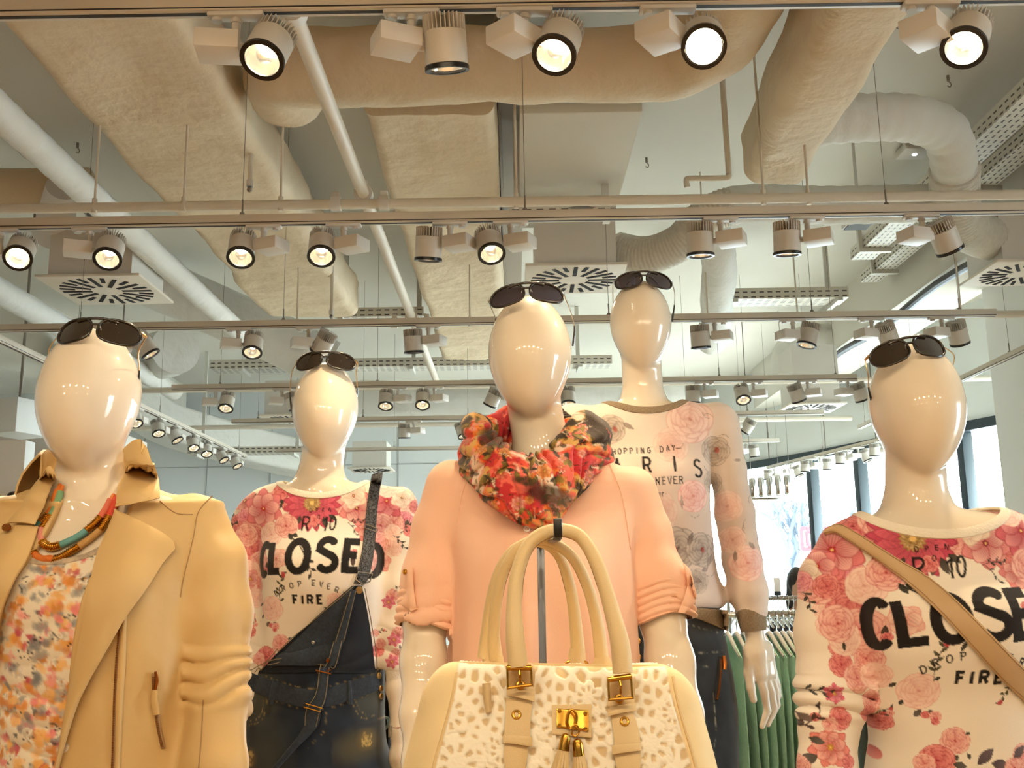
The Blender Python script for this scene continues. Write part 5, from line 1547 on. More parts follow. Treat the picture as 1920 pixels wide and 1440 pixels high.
# shoulder strap (braided), with slider and hook
ss, _, _ = sheet('shoulder_strap', fs2, 2.45, [(696, 893), (690, 930), (684, 980), (678, 1030), (668, 1075), (662, 1094)], [(716, 890), (710, 930), (704, 980), (699, 1030), (690, 1078), (682, 1096)], 0.004, M['braid'], dg, 60, 10, 0.003, 0.002)
buckle(fs2, 2.45, [(683, 983), (704, 990), (703, 997), (681, 990)], 0.010, 0.0018, 'steel', dg)
buckle(fs2, 2.45, [(667, 1072), (692, 1076), (688, 1090), (676, 1096), (664, 1086)], 0.012, 0.0018, 'steel', dg, 'hook')
def button(f, Y, x, y, r, off, m, parent, name='button', rim=True):
    q = drape(f, [x], [y], Y, off)[0]
    g = grad(f, q[None], 0.004)[0]; g /= np.linalg.norm(g)
    mb = MB(); mb.lathe([(0, 0.0015), (r * 0.25, 0.0015), (r * 0.3, 0.0028), (r * 0.5, 0.0022), (r * 0.8, 0.0036), (r, 0.0028), (r * 1.02, 0.0), (0.0, -0.001)], q, g, n=20)
    return mb.build(name, M[m], parent, angle=60)
M['brass'] = mat('aged_brass', '#a88a55', 0.35, 1.0)
button(fs2, 2.45, 670, 1105, 0.0085, 0.012, 'brass', dg)
button(fs2, 2.45, 589, 1201, 0.0045, 0.019, 'steel', dg, 'rivet'); button(fs2, 2.45, 617, 1234, 0.0045, 0.022, 'copper', dg, 'rivet')
for y in (1267, 1291, 1305): button(fs2, 2.45, 708 if y < 1280 else 712, y, 0.0075, 0.003, 'brass', dg)
for A, B in (([(513, 1273), (507, 1300), (505, 1321)], [(523, 1276), (517, 1302), (513, 1323)]), ([(650, 1277), (651, 1300), (652, 1322)], [(657, 1276), (659, 1300), (660, 1321)])):
    sheet('belt_loop', fs2, 2.45, A, B, 0.003, M['denim'], dg, 16, 6, 0.003, 0.002)
sheet('waistband', fs2, 2.45, [(464, 1258), (520, 1279), (590, 1293), (650, 1279), (714, 1262)], [(460, 1290), (520, 1314), (590, 1328), (655, 1314), (717, 1290)], 0.002, M['denim'], dg, 60, 10, 0.001, 0.001)

# ================================================================= middle mannequin: coral shirt
C_ROWS = [(850, 960, 1075, .05), (864, 900, 1124, .062), (884, 852, 1170, .076), (910, 826, 1200, .087), (960, 832, 1198, .098), (1030, 849, 1181, .118, .008), (1100, 853, 1186, .128, .006), (1200, 852, 1194, .126, .01), (1290, 850, 1203, .12, .02), (1440, 845, 1215, .122), (1600, 840, 1225, .13), (1750, 845, 1222, .13)]
C_L = [(846, 918, .03, .044), (822, 990, .03, .042), (809, 1080, .02, .046), (801, 1150, .015, .043)]
C_R = [(1186, 920, .03, .044), (1214, 1000, .03, .041), (1231, 1080, .02, .047), (1240, 1138, .015, .045)]
C_AL = [(850, 930, .03, .028), (818, 1040, .03, .033), (798, 1160, .02, .0355), (794, 1240, .0, .037), (787, 1340, -.04, .030), (784, 1430, -.08, .023), (790, 1500, -.11, .028), (800, 1560, -.12, .018)]
C_AR = [(1182, 932, .03, .028), (1223, 1040, .03, .033), (1242, 1160, .02, .037), (1256, 1240, 0, .039), (1276, 1340, -.04, .035), (1298, 1440, -.08, .025), (1306, 1500, -.11, .028), (1300, 1560, -.12, .018)]
D3 = Doll('mannequin', 'glossy cream mannequin in a coral shirt behind the handbag', (993, 668), 160, 1.79, -0.12, 0.32, C_ROWS, [C_AL, C_AR], (1018, 850), headtilt=0.02)
D3.build()
def w_c(p):
    z = p[:, 2]
    vert = fbm(p * np.array([1, 1, 0.18]), 26, 61, 2)
    low = sstep(P(1000, 1040, 1.75)[2], P(1000, 1250, 1.75)[2], z)
    end = sstep(P(800, 1080, 1.79)[2], P(800, 1140, 1.79)[2], z) * (np.abs(p[:, 0] - 0.06) > 0.17)
    return (0.006 + 0.007 * low) * vert + end * 0.006 * (np.abs(np.sin(z * 90 + 10 * np.abs(p[:, 0]) + 2 * fbm(p, 12, 62, 2))) ** 0.7 - 0.5)
f3 = garment(D3, C_ROWS, [C_L, C_R], w_c, k=0.022)
c3 = (P(1012, 872, 1.77), np.array([0.075, 0.13, 0.06]))
def cuffcut(pts, r):
    q, _ = D3.armpts(pts)
    return lambda p: sd_cap(p, q[0], q[1], r, r)
g3 = sub(sub(sub(f3, lambda p: sd_ell(p, *c3)), cuffcut([(800, 1165, .015, 0), (798, 1250, .0, 0)], 0.052)), cuffcut([(1243, 1152, .015, 0), (1256, 1240, 0, 0)], 0.055))
g3 = clip_bottom(g3, P(1000, 1580, 1.75)[2])
M['coral'] = mat('coral_jersey', '#f5c6ab', 0.85, bump=(900, 0.15, 2), sheen=0.25, spec=0.2)
V, F = sdf_mesh(g3, f3.lo, f3.hi, 0.004, newton=2)
sh3 = np_mesh('shirt', V, F, M['coral'], D3.t)
def rolled(doll, pts, r, seed, parent, m='coral', rows=4, w=0.013):
    """a cuff of soft rolls round an arm"""
    a, c = [P(x, y, doll.Y + d) for x, y, d in pts]
    d = (c - a); L_ = np.linalg.norm(d); d /= L_
    x, y, z = frame_z(d)
    mb = MB()
    N = 48; K = rows * 10
    G = np.zeros((N, K, 3))
    for i in range(N):
        t = 2 * math.pi * i / N
        e = x * math.cos(t) + y * math.sin(t)
        for j in range(K):
            s_ = j / (K - 1)
            ph = s_ * rows * math.pi + 0.9 * math.sin(t + seed) + 0.5 * math.sin(2 * t + seed * 2)
            rr = r * (1 + 0.08 * math.sin(2 * t + seed)) + w * 0.45 * (abs(math.sin(ph)) ** 0.6 - 0.5) - (0.010 if j in (0, K - 1) else 0)
            G[i, j] = a + d * (L_ * s_ + 0.006 * math.sin(t * 2 + seed)) + e * rr
    mb.grid(G, closed_u=True)
    return mb.build('rolled_cuff', M[m], parent, angle=80)
rolled(D3, ((806, 1112, .018), (798, 1172, .012)), 0.051, 0.5, sh3)
rolled(D3, ((1234, 1095, .018), (1245, 1160, .012)), 0.053, 2.2, sh3, rows=5)
sheet('sleeve_tab', f3, 1.76, [(764, 1070), (768, 1110), (774, 1150)], [(778, 1066), (780, 1108), (784, 1146)], 0.002, M['coral'], sh3, 20, 6, 0.006, 0.001)
sheet('sleeve_tab', f3, 1.76, [(1276, 1060), (1284, 1100), (1270, 1148)], [(1288, 1074), (1299, 1120), (1280, 1150)], 0.002, M['coral'], sh3, 20, 6, 0.006, 0.001)
M['pearl'] = mat('pearl_button', '#f4efe6', 0.2, coat=0.6)
button(f3, 1.72, 988, 995, 0.0055, 0.004, 'pearl', sh3); button(f3, 1.76, 769, 1074, 0.0045, 0.010, 'gold', sh3)
sheet('button_placket', f3, 1.72, [(980, 960), (981, 1060), (982, 1180), (983, 1300)], [(1000, 958), (1001, 1060), (1002, 1180), (1003, 1300)], 0.0012, M['coral'], sh3, 50, 6, 0.0006, 0.0003)
for pts in ([(888, 868), (866, 930), (852, 1020)], [(1140, 865), (1166, 930), (1182, 1030)]): seam(f3, 1.72, pts, 0.0009, 'coral', sh3)

# ================================================================= back mannequin: PARIS sweatshirt and grey jeans
B_ROWS = [(745, 1152, 1266, .045), (755, 1112, 1303, .056), (768, 1080, 1340, .07), (790, 1062, 1358, .08), (850, 1078, 1338, .096), (900, 1086, 1334, .115, .008), (960, 1090, 1332, .116, .01), (1060, 1086, 1344, .112), (1120, 1078, 1362, .112), (1146, 1080, 1362, .102)]
B_LOW = [(1150, 1090, 1352, .095), (1240, 1072, 1370, .112), (1330, 1060, 1385, .12), (1440, 1055, 1387, .125), (1560, 1050, 1388, .12)]
B_R = [(1346, 795, .03, .054), (1365, 880, .03, .045), (1378, 960, .025, .047), (1392, 1050, .015, .046), (1403, 1110, .005, .045), (1408, 1142, 0, .040)]
B_L = [(1074, 795, .03, .054), (1056, 880, .03, .045), (1042, 960, .025, .046), (1034, 1060, .015, .044), (1030, 1140, 0, .04)]
hand = [(1410, 1150, 0, .026), (1416, 1195, -.005, .0235), (1421, 1235, -.01, .030)]
D4 = Doll('mannequin', 'glossy cream mannequin in a pale rose sweatshirt and grey jeans', (1202, 609), 117, 2.56, 0.0, 0.57, B_ROWS[:-1] + B_LOW,
          [[(x, y, d, r * 0.7) for x, y, d, r in B_R] + [(1410, 1150, 0, .026), (1415, 1190, -.005, .0235)], [(x, y, d, r * 0.7) for x, y, d, r in B_L] + [(1028, 1200, -.01, .022), (1028, 1280, -.02, .03)]], (1207, 768))
def hand4(p):
    Y = 2.56
    pt = lambda x, y, d: P(x, y, Y + d)
    f = sd_chain(p, [pt(1415, 1185, -.005), pt(1419, 1225, -.010), pt(1425, 1262, -.014)], [.0225, .028, .024], 0.012)
    f = smin(f, sd_chain(p, [pt(1436, 1215, -.002), pt(1442, 1262, -.002)], [.018, .018], 0.01), 0.012)
    for ch, rr, k in (([(1406, 1222, -.014), (1404, 1262, -.026), (1408, 1290, -.032), (1413, 1312, -.034)], (.017, .0125, .0105, .0085), 0.010),
                   ([(1421, 1258, -.014), (1434, 1300, -.026), (1439, 1332, -.030), (1429, 1362, -.040)], (.014, .0105, .009, .0068), 0.005),
                   ([(1432, 1258, -.006), (1447, 1300, -.010), (1452, 1328, -.014), (1440, 1358, -.024)], (.013, .0098, .0085, .0066), 0.005),
                   ([(1441, 1254, .004), (1455, 1296, .006), (1457, 1322, .004), (1447, 1346, -.006)], (.012, .0092, .008, .0062), 0.005),
                   ([(1446, 1248, .016), (1457, 1284, .022), (1460, 1304, .022), (1453, 1324, .014)], (.011, .008, .007, .0056), 0.005)):
        f = smin(f, sd_chain(p, [pt(*q) for q in ch], rr, 0.004), k)
    return f
D4.build()
q = P(1425, 1270, 2.55)
V, F = sdf_mesh(hand4, q - np.array([0.12, 0.12, 0.20]), q + np.array([0.12, 0.12, 0.17]), 0.0026)
np_mesh('hand', V, F, M['manne'], D4.t)
def w_b(p):
    return 0.0036 * fbm(p * np.array([1, 1, 0.6]), 16, 71, 3)
f4 = garment(D4, B_ROWS, [B_R, B_L], w_b, k=0.026)
c4 = (P(1207, 738, 2.58), np.array([0.112, 0.13, 0.062]))
GREY = ('#6f5f58', '#ad9c90', '#d9cbbd'); BLUSH = ('#c78d80', '#e6bcae', '#f5ddd0')
def paris(V, u, v):
    pr = Print(u, v, '#e8d8ca'); pr.aa = 0.6
    n1 = fbm(V, 9, 75, 3); n2 = fbm(V, 14, 76, 3)
    pr.c = pr.c * (1 - 0.16 * np.clip(n1, 0, 1))[:, None]
    w_ = (0.4 * sstep(0.15, 0.9, n2))[:, None]
    pr.c = pr.c * (1 - w_) + lin('#cdb3a6') * w_
    rng = np.random.RandomState(12)
    for x, y, r, pal, al in ((1300, 780, 46, BLUSH, 0.95), (1262, 832, 34, BLUSH, 0.45), (1148, 800, 28, GREY, 0.9), (1352, 838, 28, GREY, 0.95), (1300, 930, 30, ('#d88a84', '#f0b5ab', '#f8dcd2'), 0.95), (1272, 1028, 40, GREY, 0.95), (1320, 1030, 32, GREY, 0.95),
                              (1412, 1055, 34, ('#dd968e', '#f2bdb2', '#f8dfd5'), 0.9), (1375, 945, 30, BLUSH, 0.5), (1230, 960, 40, BLUSH, 0.4), (1385, 1010, 26, BLUSH, 0.6), (1200, 900, 26, BLUSH, 0.4), (1345, 900, 22, GREY, 0.6), (1310, 1090, 24, GREY, 0.6), (1140, 870, 24, BLUSH, 0.5), (1160, 1000, 36, GREY, 0.6)):
        pr.rose(x, y, r, pal, rng.rand() * 6, al)
    for x, y in ((1152, 800), (1352, 836), (1263, 1030), (1318, 1030)): pr.ell(x + 4, y, 6, 4, 1.2, lin('#8f3a34'), lin('#b5564c'), alpha=0.85, soft=0.3)
    for i in range(46):
        x, y = rng.uniform(1080, 1440), rng.uniform(770, 1150)
        if 840 < y < 935 and x < 1325: continue
        a = rng.rand() * 6
        if rng.rand() < 0.5: pr.leaf(x, y, rng.uniform(14, 30), rng.uniform(6, 11), a, ('#8d7d74', '#a39388', '#77685f')[rng.randint(3)], 0.75)
        else: pr.stroke([(x + 18 * t * math.cos(a + t), y + 18 * t * math.sin(a + t)) for t in np.linspace(0, 1, 6)], 0.9, '#6f5a50', 0.8)
    def tx(s_, x, y, h, w, a=0.0, xs=1.0, serif=False): pr.text(s_, x, y, h, a, w, xs, serif=serif, butt=True)
    for ch, x, y in (('S', 1142, 843.5), ('H', 1153, 844), ('O', 1164, 843.5), ('P', 1175, 843), ('P', 1186, 843), ('I', 1197, 842.5), ('N', 1207, 842.5), ('G', 1219, 842)): tx(ch, x, y, 11, 2.1, -0.02, 0.75)
    for ch, x, y in (('D', 1243, 840), ('A', 1255, 838), ('Y', 1266, 837)): tx(ch, x, y, 11, 2.1, -0.08, 0.8)
    pr.stroke([(1271, 838), (1281, 837)], 0.9, '#3a2f2b')
    for ch, x, y, h in (('P', 1104, 872, 29), ('A', 1158, 874, 29), ('R', 1213, 872, 30), ('I', 1265.5, 869, 31), ('S', 1311, 876, 33)): tx(ch, x, y, h, 4.6, 0.0, 0.78)
    for ch, x, y in (('N', 1231, 903.5), ('E', 1243, 902.5), ('V', 1254, 901.8), ('E', 1264.5, 901), ('R', 1276, 900.5)): tx(ch, x, y, 13, 1.9, -0.05, 0.85, True)
    for ch, x, y in (('F', 1106, 906), ('O', 1118, 905.5), ('R', 1130, 905)): tx(ch, x, y, 13, 1.9, 0, 0.8)
    tx('u', 1234, 926, 12, 1.5, 0, 0.7); tx('r', 1241, 926, 12, 1.5, 0, 0.7); tx('-', 1246, 926, 12, 1.4, 0, 0.7)
    return pr.c
sw4, g4 = sweater(D4, 'sweatshirt', f4, lambda p: sd_ell(p, *c4), 2.47, paris, 0.0024, 0, None)
loop = neck_loop(f4, c4[0], c4[1]); band(loop, f4, 0.020, 0.006).build('neckband', M['rib_taupe'], sw4)
MB().lathe([(0.031, -0.002), (0.033, 0.008), (0.0345, 0.024), (0.037, 0.042), (0.037, 0.058), (0.032, 0.066)], P(1413, 1182, 2.555), P(1407, 1140, 2.56) - P(1413, 1182, 2.555), n=36).build('cuff', M['rib_taupe'], sw4)
J_ROWS = [(1120, 1100, 1345, .10), (1150, 1090, 1354, .103), (1240, 1070, 1371, .118), (1330, 1059, 1386, .126), (1440, 1054, 1388, .13), (1560, 1050, 1389, .126)]
jn0 = garment(D4, J_ROWS, [], lambda p: 0.002 * fbm(p, 20, 81, 3))
cj = P(1220, 1560, 2.56)
def jnf(p):
    g = jn0(p)
    for k in (-1, 1): g = smin(g, sd_chain(p, [(cj[0] + k * 0.09, 2.59, cj[2] + 0.1), (cj[0] + k * 0.09, 2.59, 1.05), (cj[0] + k * 0.085, 2.61, 0.68)], [0.11, 0.085, 0.062], 0.02), 0.03)
    return g
lo = jn0.lo.copy(); lo[2] = 0.64
V, F = sdf_mesh(jnf, lo, jn0.hi, 0.0045, newton=2)
u, v = chart(V, 2.47)
pr = Print(u, v, '#262a2e'); pr.aa = 0.5
pr.c = pr.c * (1 + 0.35 * fbm(V, 26, 82, 3) + 0.15 * fbm(V, 90, 83, 2))[:, None]
fade(1310, 1360, 24, 90, 0.1, '#33383d', 0.5); fade(1320, 1180, 40, 22, 0.2, '#454a4f', 0.5)
ST = '#262b31'
for pts in ([(1290, 1222), (1330, 1226), (1368, 1222)], [(1300, 1248), (1340, 1252), (1372, 1250)], [(1340, 1300), (1345, 1370), (1335, 1448)], [(1285, 1168), (1330, 1182), (1362, 1190)]): stitch(pts, '#8a8471')
jn = np_mesh('jeans', V, F, M['print'], D4.t, col=pr.c)
def hemband():
    pts = [(1276, 1146), (1320, 1150), (1364, 1150)]
    A = [(1180, 1140), (1230, 1140), (1276, 1138), (1320, 1140), (1362, 1143)]; B = [(1180, 1150), (1230, 1150), (1276, 1152), (1320, 1166), (1361, 1184)]
    return sheet('hem_band', lambda p: np.minimum(f4(p), jnf(p)), 2.48, A, B, 0.004, M['rib_taupe'], sw4, 40, 10, 0.004, 0.002)
hemband()
zq = line_on(jnf, 2.48, [(1351, 1232), (1350, 1260), (1347, 1290), (1343, 1312)], 40, 0.001)
MB().tube(zq, 0.006, 8, sq=0.5).build('zip_tape', mat('dark_zip_tape', '#2a2b2c', 0.8), jn)
b = MB()
for i in range(2, 39): b.box(zq[i] + (0, -0.006, 0), (0.0042, 0.003, 0.0018))
b.build('zip_teeth', M['copper'], jn, smooth=False)
q = line_on(jnf, 2.48, [(1351, 1230), (1353, 1244), (1353, 1256)], 8, 0.010); MB().tube(q, [0.004, 0.005, 0.004], 8, sq=0.5).build('zip_slider', M['copper'], jn)
for x, y in ((1188, 1169), (1194, 1202), (1195, 1232)): button(jnf, 2.48, x, y, 0.009, 0.002, 'gold', jn)

# ================================================================= right mannequin: CLOSED sweater
R_ROWS = [(945, 1645, 1828, .05), (958, 1612, 1905, .062), (982, 1590, 1955, .076), (1014, 1566, 1998, .088), (1080, 1585, 1998, .102), (1140, 1604, 1990, .122, .006), (1210, 1612, 1988, .124, .008), (1290, 1625, 1988, .12), (1380, 1644, 1988, .116), (1440, 1640, 1998, .12), (1600, 1620, 2020, .13), (1750, 1620, 2020, .13)]
R_L = [(1584, 1034, .03, .046), (1557, 1090, .03, .053), (1552, 1190, .025, .056), (1555, 1270, .015, .055), (1560, 1312, .0, .058), (1553, 1360, -.02, .048), (1551, 1440, -.04, .046), (1552, 1520, -.06, .042)]
R_R = [(1982, 1034, .03, .046), (2020, 1090, .03, .053), (2040, 1190, .025, .054), (2050, 1330, .0, .048), (2040, 1460, -.04, .044)]
D5 = Doll('mannequin', 'glossy cream mannequin in a floral sweater crossed by a tan strap', (1723, 765), 170, 1.81, 0.05, 0.22, R_ROWS, [[(x, y, d, r * 0.7) for x, y, d, r in R_L] + [(1553, 1600, -.07, .03)], [(x, y, d, r * 0.7) for x, y, d, r in R_R]], (1718, 955), headtilt=-0.03)
D5.build()
def w_r(p):
    z = p[:, 2]
    zt, zb = P(1555, 1268, 1.8)[2], P(1555, 1350, 1.8)[2]
    s = sstep(zt + 0.01, zt - 0.02, z) * sstep(zb - 0.01, zb + 0.02, z) * (p[:, 0] < P(1640, 1300, 1.8)[0])
    q = z + 0.08 * (p[:, 0] - P(1555, 1300, 1.8)[0])
    return s * 0.012 * (np.abs(np.sin(q * 105 + 1.6 * fbm(p, 12, 91, 2))) ** 0.7 - 0.5) + 0.0030 * fbm(p * np.array([1, 1, 0.6]), 14, 92, 3)
f5 = garment(D5, R_ROWS, [R_L, R_R], w_r, k=0.03)
c5 = (P(1748, 930, 1.80), np.array([0.138, 0.15, 0.072]))
T5 = lambda dx, dy: (1730 + 1.54 * dx + 0.58 * dy, 1008 + 1.43 * dy - 0.06 * dx)
def ex5(pr):
    pr.rose(1594, 1172, 36, SILK, 0.4); pr.leaf(1604, 1208, 18, 9, 1.4, '#3a3a33'); pr.sprig(1534, 1106, 42, 0.75, n=5, bend=0.5, lw=1.6)
    pr.star(1560, 1060, 40, 6, ('#b23a4a', '#ec8d92', '#f9d5cd'), 0.4, wid=0.46, core=0.12, corec='#c33a3a'); pr.star(1538, 1072, 30, 5, CREM, 0.3, wid=0.6, core=0.1)
    pr.rose(1575, 1100, 24, DEEP, 0.3); pr.rose(1530, 1090, 22, PINK, 0.3)
    pr.star(1578, 1305, 20, 6, PINK, 0.5); pr.sprig(1520, 1302, 50, -0.2, n=5, lw=1.5, tip='#c9555a')
    pr.star(1564, 1405, 38, 7, ('#b94a48', '#ee948c', '#f9cfc4'), 0.2, wid=0.42, core=0.12, corec='#d9a441')
    pr.leaf(1540, 1420, 30, 18, 2.6, '#5b5450'); pr.leaf(1530, 1390, 26, 14, 0.3, '#55504c'); pr.rose(1585, 1352, 22, DEEP, 0.8); pr.rose(1566, 1362, 14, SILK); pr.rose(1541, 1350, 9, DEEP)
    pr.sprig(1506, 1378, 60, -0.35, n=5, bend=-0.4, lw=1.8, c='#4a3430'); pr.leaf(1516, 1345, 26, 14, 0.6, '#7a6a68'); pr.rose(1596, 1432, 14, DEEP); pr.rose(1512, 1440, 16, SILK)
    pr.rose(1650, 1345, 17, DEEP); pr.sprig(1655, 1362, 34, -0.7, n=4, lw=1.5, tip='#d0585c'); pr.ell(1679, 1430, 14, 11, 1.4, lin('#b5474a'), lin('#e58f8b'))
    pr.leaf(1836, 1436, 44, 20, -0.8, '#5d5158'); pr.leaf(1862, 1432, 34, 22, 0.2, '#5d5158'); pr.rose(1905, 1440, 18, SILK)
sw5, g5 = sweater(D5, 'sweater', f5, lambda p: sd_ell(p, *c5), 1.715, paint_closed(T5, 1.5, ex5, [('C', 1662, 1172, 46, 104, 17, -0.10), ('L', 1712, 1164, 58, 99, 19, -0.17), ('O', 1776, 1159, 75, 100, 20, -0.10), ('S', 1851, 1151, 72, 104, 20, -0.06), ('E', 1908, 1151, 50, 100, 20, -0.06), ('D', 1962, 1152, 52, 104, 20, 0.0)]), 0.002, 0, None, hemz=P(1800, 1620, 1.75)[2])
loop = neck_loop(f5, c5[0], c5[1]); band(loop, f5, 0.018, 0.006).build('neckband', M['rib_cream'], sw5)
# plinths under the mannequins
for i, d in enumerate((D1, D2, D3, D4, D5)):
    z = d.base[2] - 0.016
    b = MB(); b.box((d.base[0], d.base[1], z / 2), (0.44, 0.44, z), ch=0.004)
    struct(b.build('trim_%d' % (40 + i), M['white'], angle=30))
# ================================================================== sunglasses
M['frame_black'] = mat('glasses_frame_black', '#17110d', 0.25, coat=0.5)
def lens_mat(name): 
    m = mat(name, '#1a120d', 0.03, attr=True, coat=1.0, spec=0.9)
    return m
M['lens'] = lens_mat('tinted_lens')
M['temple'] = mat('temple_metal', '#c8a678', 0.25, 1.0)
def sunglasses(label, cx, cy, wpx, roll, Y, tilt, right, left, top_c, bot_c, temple='temple', yaw=0.0, bridge=True):
    c = P(cx, cy, Y)
    S = wpx * pxs(c) / 0.146
    t = thing('sunglasses', label, 'sunglasses', c, 'sunglasses worn on the mannequin heads')
    ca, sa = math.cos(R(roll)), math.sin(R(roll))
    cyw, syw = math.cos(yaw), math.sin(yaw)
    X0 = np.array([cyw, syw, 0]); N0 = np.array([syw * math.cos(tilt), -cyw * math.cos(tilt), math.sin(tilt)])
    Z0 = np.cross(X0, -N0) * -1
    Z0 = np.cross(N0, X0) * -1 if np.cross(N0, X0)[2] < 0 else np.cross(N0, X0)
    X = X0 * ca + Z0 * sa; Z = Z0 * ca - X0 * sa; N = N0
    def W(x, z, off=0.0):
        y = -5.2 * x * x - 1.5 * z * z
        return c + (X * x + Z * z + N * (y + off)) * S
    def outline(side, k=1.0, n=44):
        pts = []
        for a in np.linspace(0, 2 * math.pi, n, endpoint=False):
            ux = math.copysign(abs(math.cos(a)) ** 0.80, math.cos(a)); uz = math.copysign(abs(math.sin(a)) ** 0.85, math.sin(a))
            x = 0.0315 * ux * k; z = 0.0215 * uz * k
            x += 0.0055 * (z / 0.0215) * -0.9 * (1 if z < 0 else 0.2) * -1 * 0.6      # lower outer corner hangs outward
            z -= 0.0022 * (x / 0.0315)
            pts.append((side * (0.0372 + x), z))
        return pts
    for side in (-1, 1):
        o = outline(side)
        fr = MB(); fr.tube([W(x, z, 0.0005) for x, z in o], 0.0023 * S, 8, closed=True)
        f_ = fr.build('rim', M['frame_black'], t, angle=60)
        # lens: rings from the rim to the centre
        G = np.array([[W(side * 0.0372 + (x - side * 0.0372) * q, z * q, 0.0) for x, z in o] for q in (1.0, 0.75, 0.5, 0.25, 0.02)])
        zz = np.array([[z * q for x, z in o] for q in (1.0, 0.75, 0.5, 0.25, 0.02)])
        G = np.concatenate([G, (G - N * 0.0016 * S)[::-1]]); zz = np.concatenate([zz, zz[::-1]])
        k, n = zz.shape
        V = G.reshape(-1, 3)
        F = [(i * n + j, i * n + (j + 1) % n, (i + 1) * n + (j + 1) % n, (i + 1) * n + j) for i in range(k - 1) for j in range(n)]
        tt = np.clip(zz.ravel() / 0.043 + 0.5, 0, 1)[:, None]
        col = lin(bot_c) * (1 - tt) + lin(top_c) * tt
        np_mesh('lens', V, np.array(F), M['lens'], t, col=col, angle=50)
    b = MB()
    b.tube([W(x, 0.0205 - 9.0 * x * x * 0.35, 0.001) for x in np.linspace(-0.034, 0.034, 15)], 0.0027 * S, 8)
    b.tube([W(x, 0.0085 + 30 * x * x * 0.2, 0.001) for x in np.linspace(-0.0085, 0.0085, 7)], 0.0021 * S, 8)
    for s_ in (-1, 1): b.tube([W(s_ * 0.0065, 0.012, 0), W(s_ * 0.010, 0.0, -0.003), W(s_ * 0.0125, -0.008, -0.009)], [0.0022 * S, 0.0035 * S, 0.0028 * S], 8)
    b.build('bridge', M['frame_black'], t, angle=60)
    for side, path in ((1, right), (-1, left)):
        h0 = W(side * 0.0690, 0.009, -0.001); h1 = W(side * 0.0725, 0.008, -0.006)
        b = MB(); b.tube([W(side * 0.066, 0.010, 0.001), h0, h1], [0.0024 * S, 0.003 * S, 0.0024 * S], 8); b.build('hinge', M[temple], t)
        pts = [h1] + [P(x, y, Y + d) for x, y, d in path]
        s_ = spline(pts, 8)
        k = int(len(s_) * 0.62)
        MB().tube(s_[:k + 1], 0.0011 * S, 8).build('temple', M[temple], t)
        MB().tube(s_[k:], [0.0016 * S, 0.0024 * S, 0.0022 * S], 8).build('temple_tip', M['frame_black'], t)
    return t
sunglasses('brown tinted sunglasses on the head of the mannequin in the tan jacket', 177, 617, 168, -3.5, 1.585, R(18),
           [(260, 660, .04), (261, 700, .08), (254, 745, .115)], [(92, 655, .06), (95, 690, .10), (100, 725, .13)], '#170f0a', '#221811')
sunglasses('sunglasses on the head of the mannequin in the denim dungarees', 608, 674, 118, -1.0, 2.455, R(18),
           [(668, 700, .05), (670, 730, .08), (667, 760, .11)], [(547, 700, .02), (544, 740, .06), (549, 782, .10)], '#170f0a', '#241a13')
sunglasses('violet tinted sunglasses on the head of the mannequin with the scarf', 988, 547, 146, 4.5, 1.715, R(20),
           [(1070, 585, .05), (1077, 615, .085), (1074, 648, .12)], [(922, 580, .03), (930, 600, .07), (935, 630, .10)], '#120e15', '#3d3446', 'steel')
sunglasses('violet tinted sunglasses on the head of the mannequin in the rose sweatshirt', 1208, 522, 113, -1.5, 2.50, R(18),
           [(1265, 550, .04), (1264, 575, .07), (1260, 602, .11)], [(1149, 548, .05), (1150, 575, .08), (1154, 600, .11)], '#120e15', '#383041', 'steel')
sunglasses('mirror black sunglasses on the head of the rightmost mannequin', 1709, 651, 155, 10.5, 1.742, R(18),
           [(1788, 665, .05), (1786, 690, .09), (1784, 705, .12)], [(1628, 705, .03), (1629, 730, .06), (1637, 762, .10)], '#130c08', '#1a120c')

# ================================================================== bead necklace
fn1 = lambda p: np.minimum(D1.f_body(p), tf(p))
nk = thing('necklace', 'two strand necklace of gold coils and bright wrapped cord on the jacket mannequin', 'necklace', P(130, 1000, 1.58))
CM = {k: mat('cord_' + k, c, 0.7, bump=(600, 0.3)) for k, c in (('orange', '#d9772c'), ('coral', '#e0735a'), ('red', '#d6492f'), ('green', '#7fae86'), ('teal', '#3f8c88'), ('blue', '#6aa5a5'), ('pink', '#dd8f80'), ('tan', '#c79a5c'))}
OUTER = [(118, 912), (110, 932), (99, 960), (86, 978), (72, 992), (64, 1012), (62, 1030), (70, 1045), (90, 1055), (114, 1051), (136, 1038), (152, 1028), (172, 1014), (186, 1002), (200, 984), (212, 960), (224, 930)]
INNER = [(122, 915), (113, 940), (102, 962), (92, 980), (84, 992), (80, 1008), (86, 1024), (100, 1030), (110, 1028), (130, 1020), (153, 1008), (168, 996), (184, 982), (198, 962), (214, 935)]
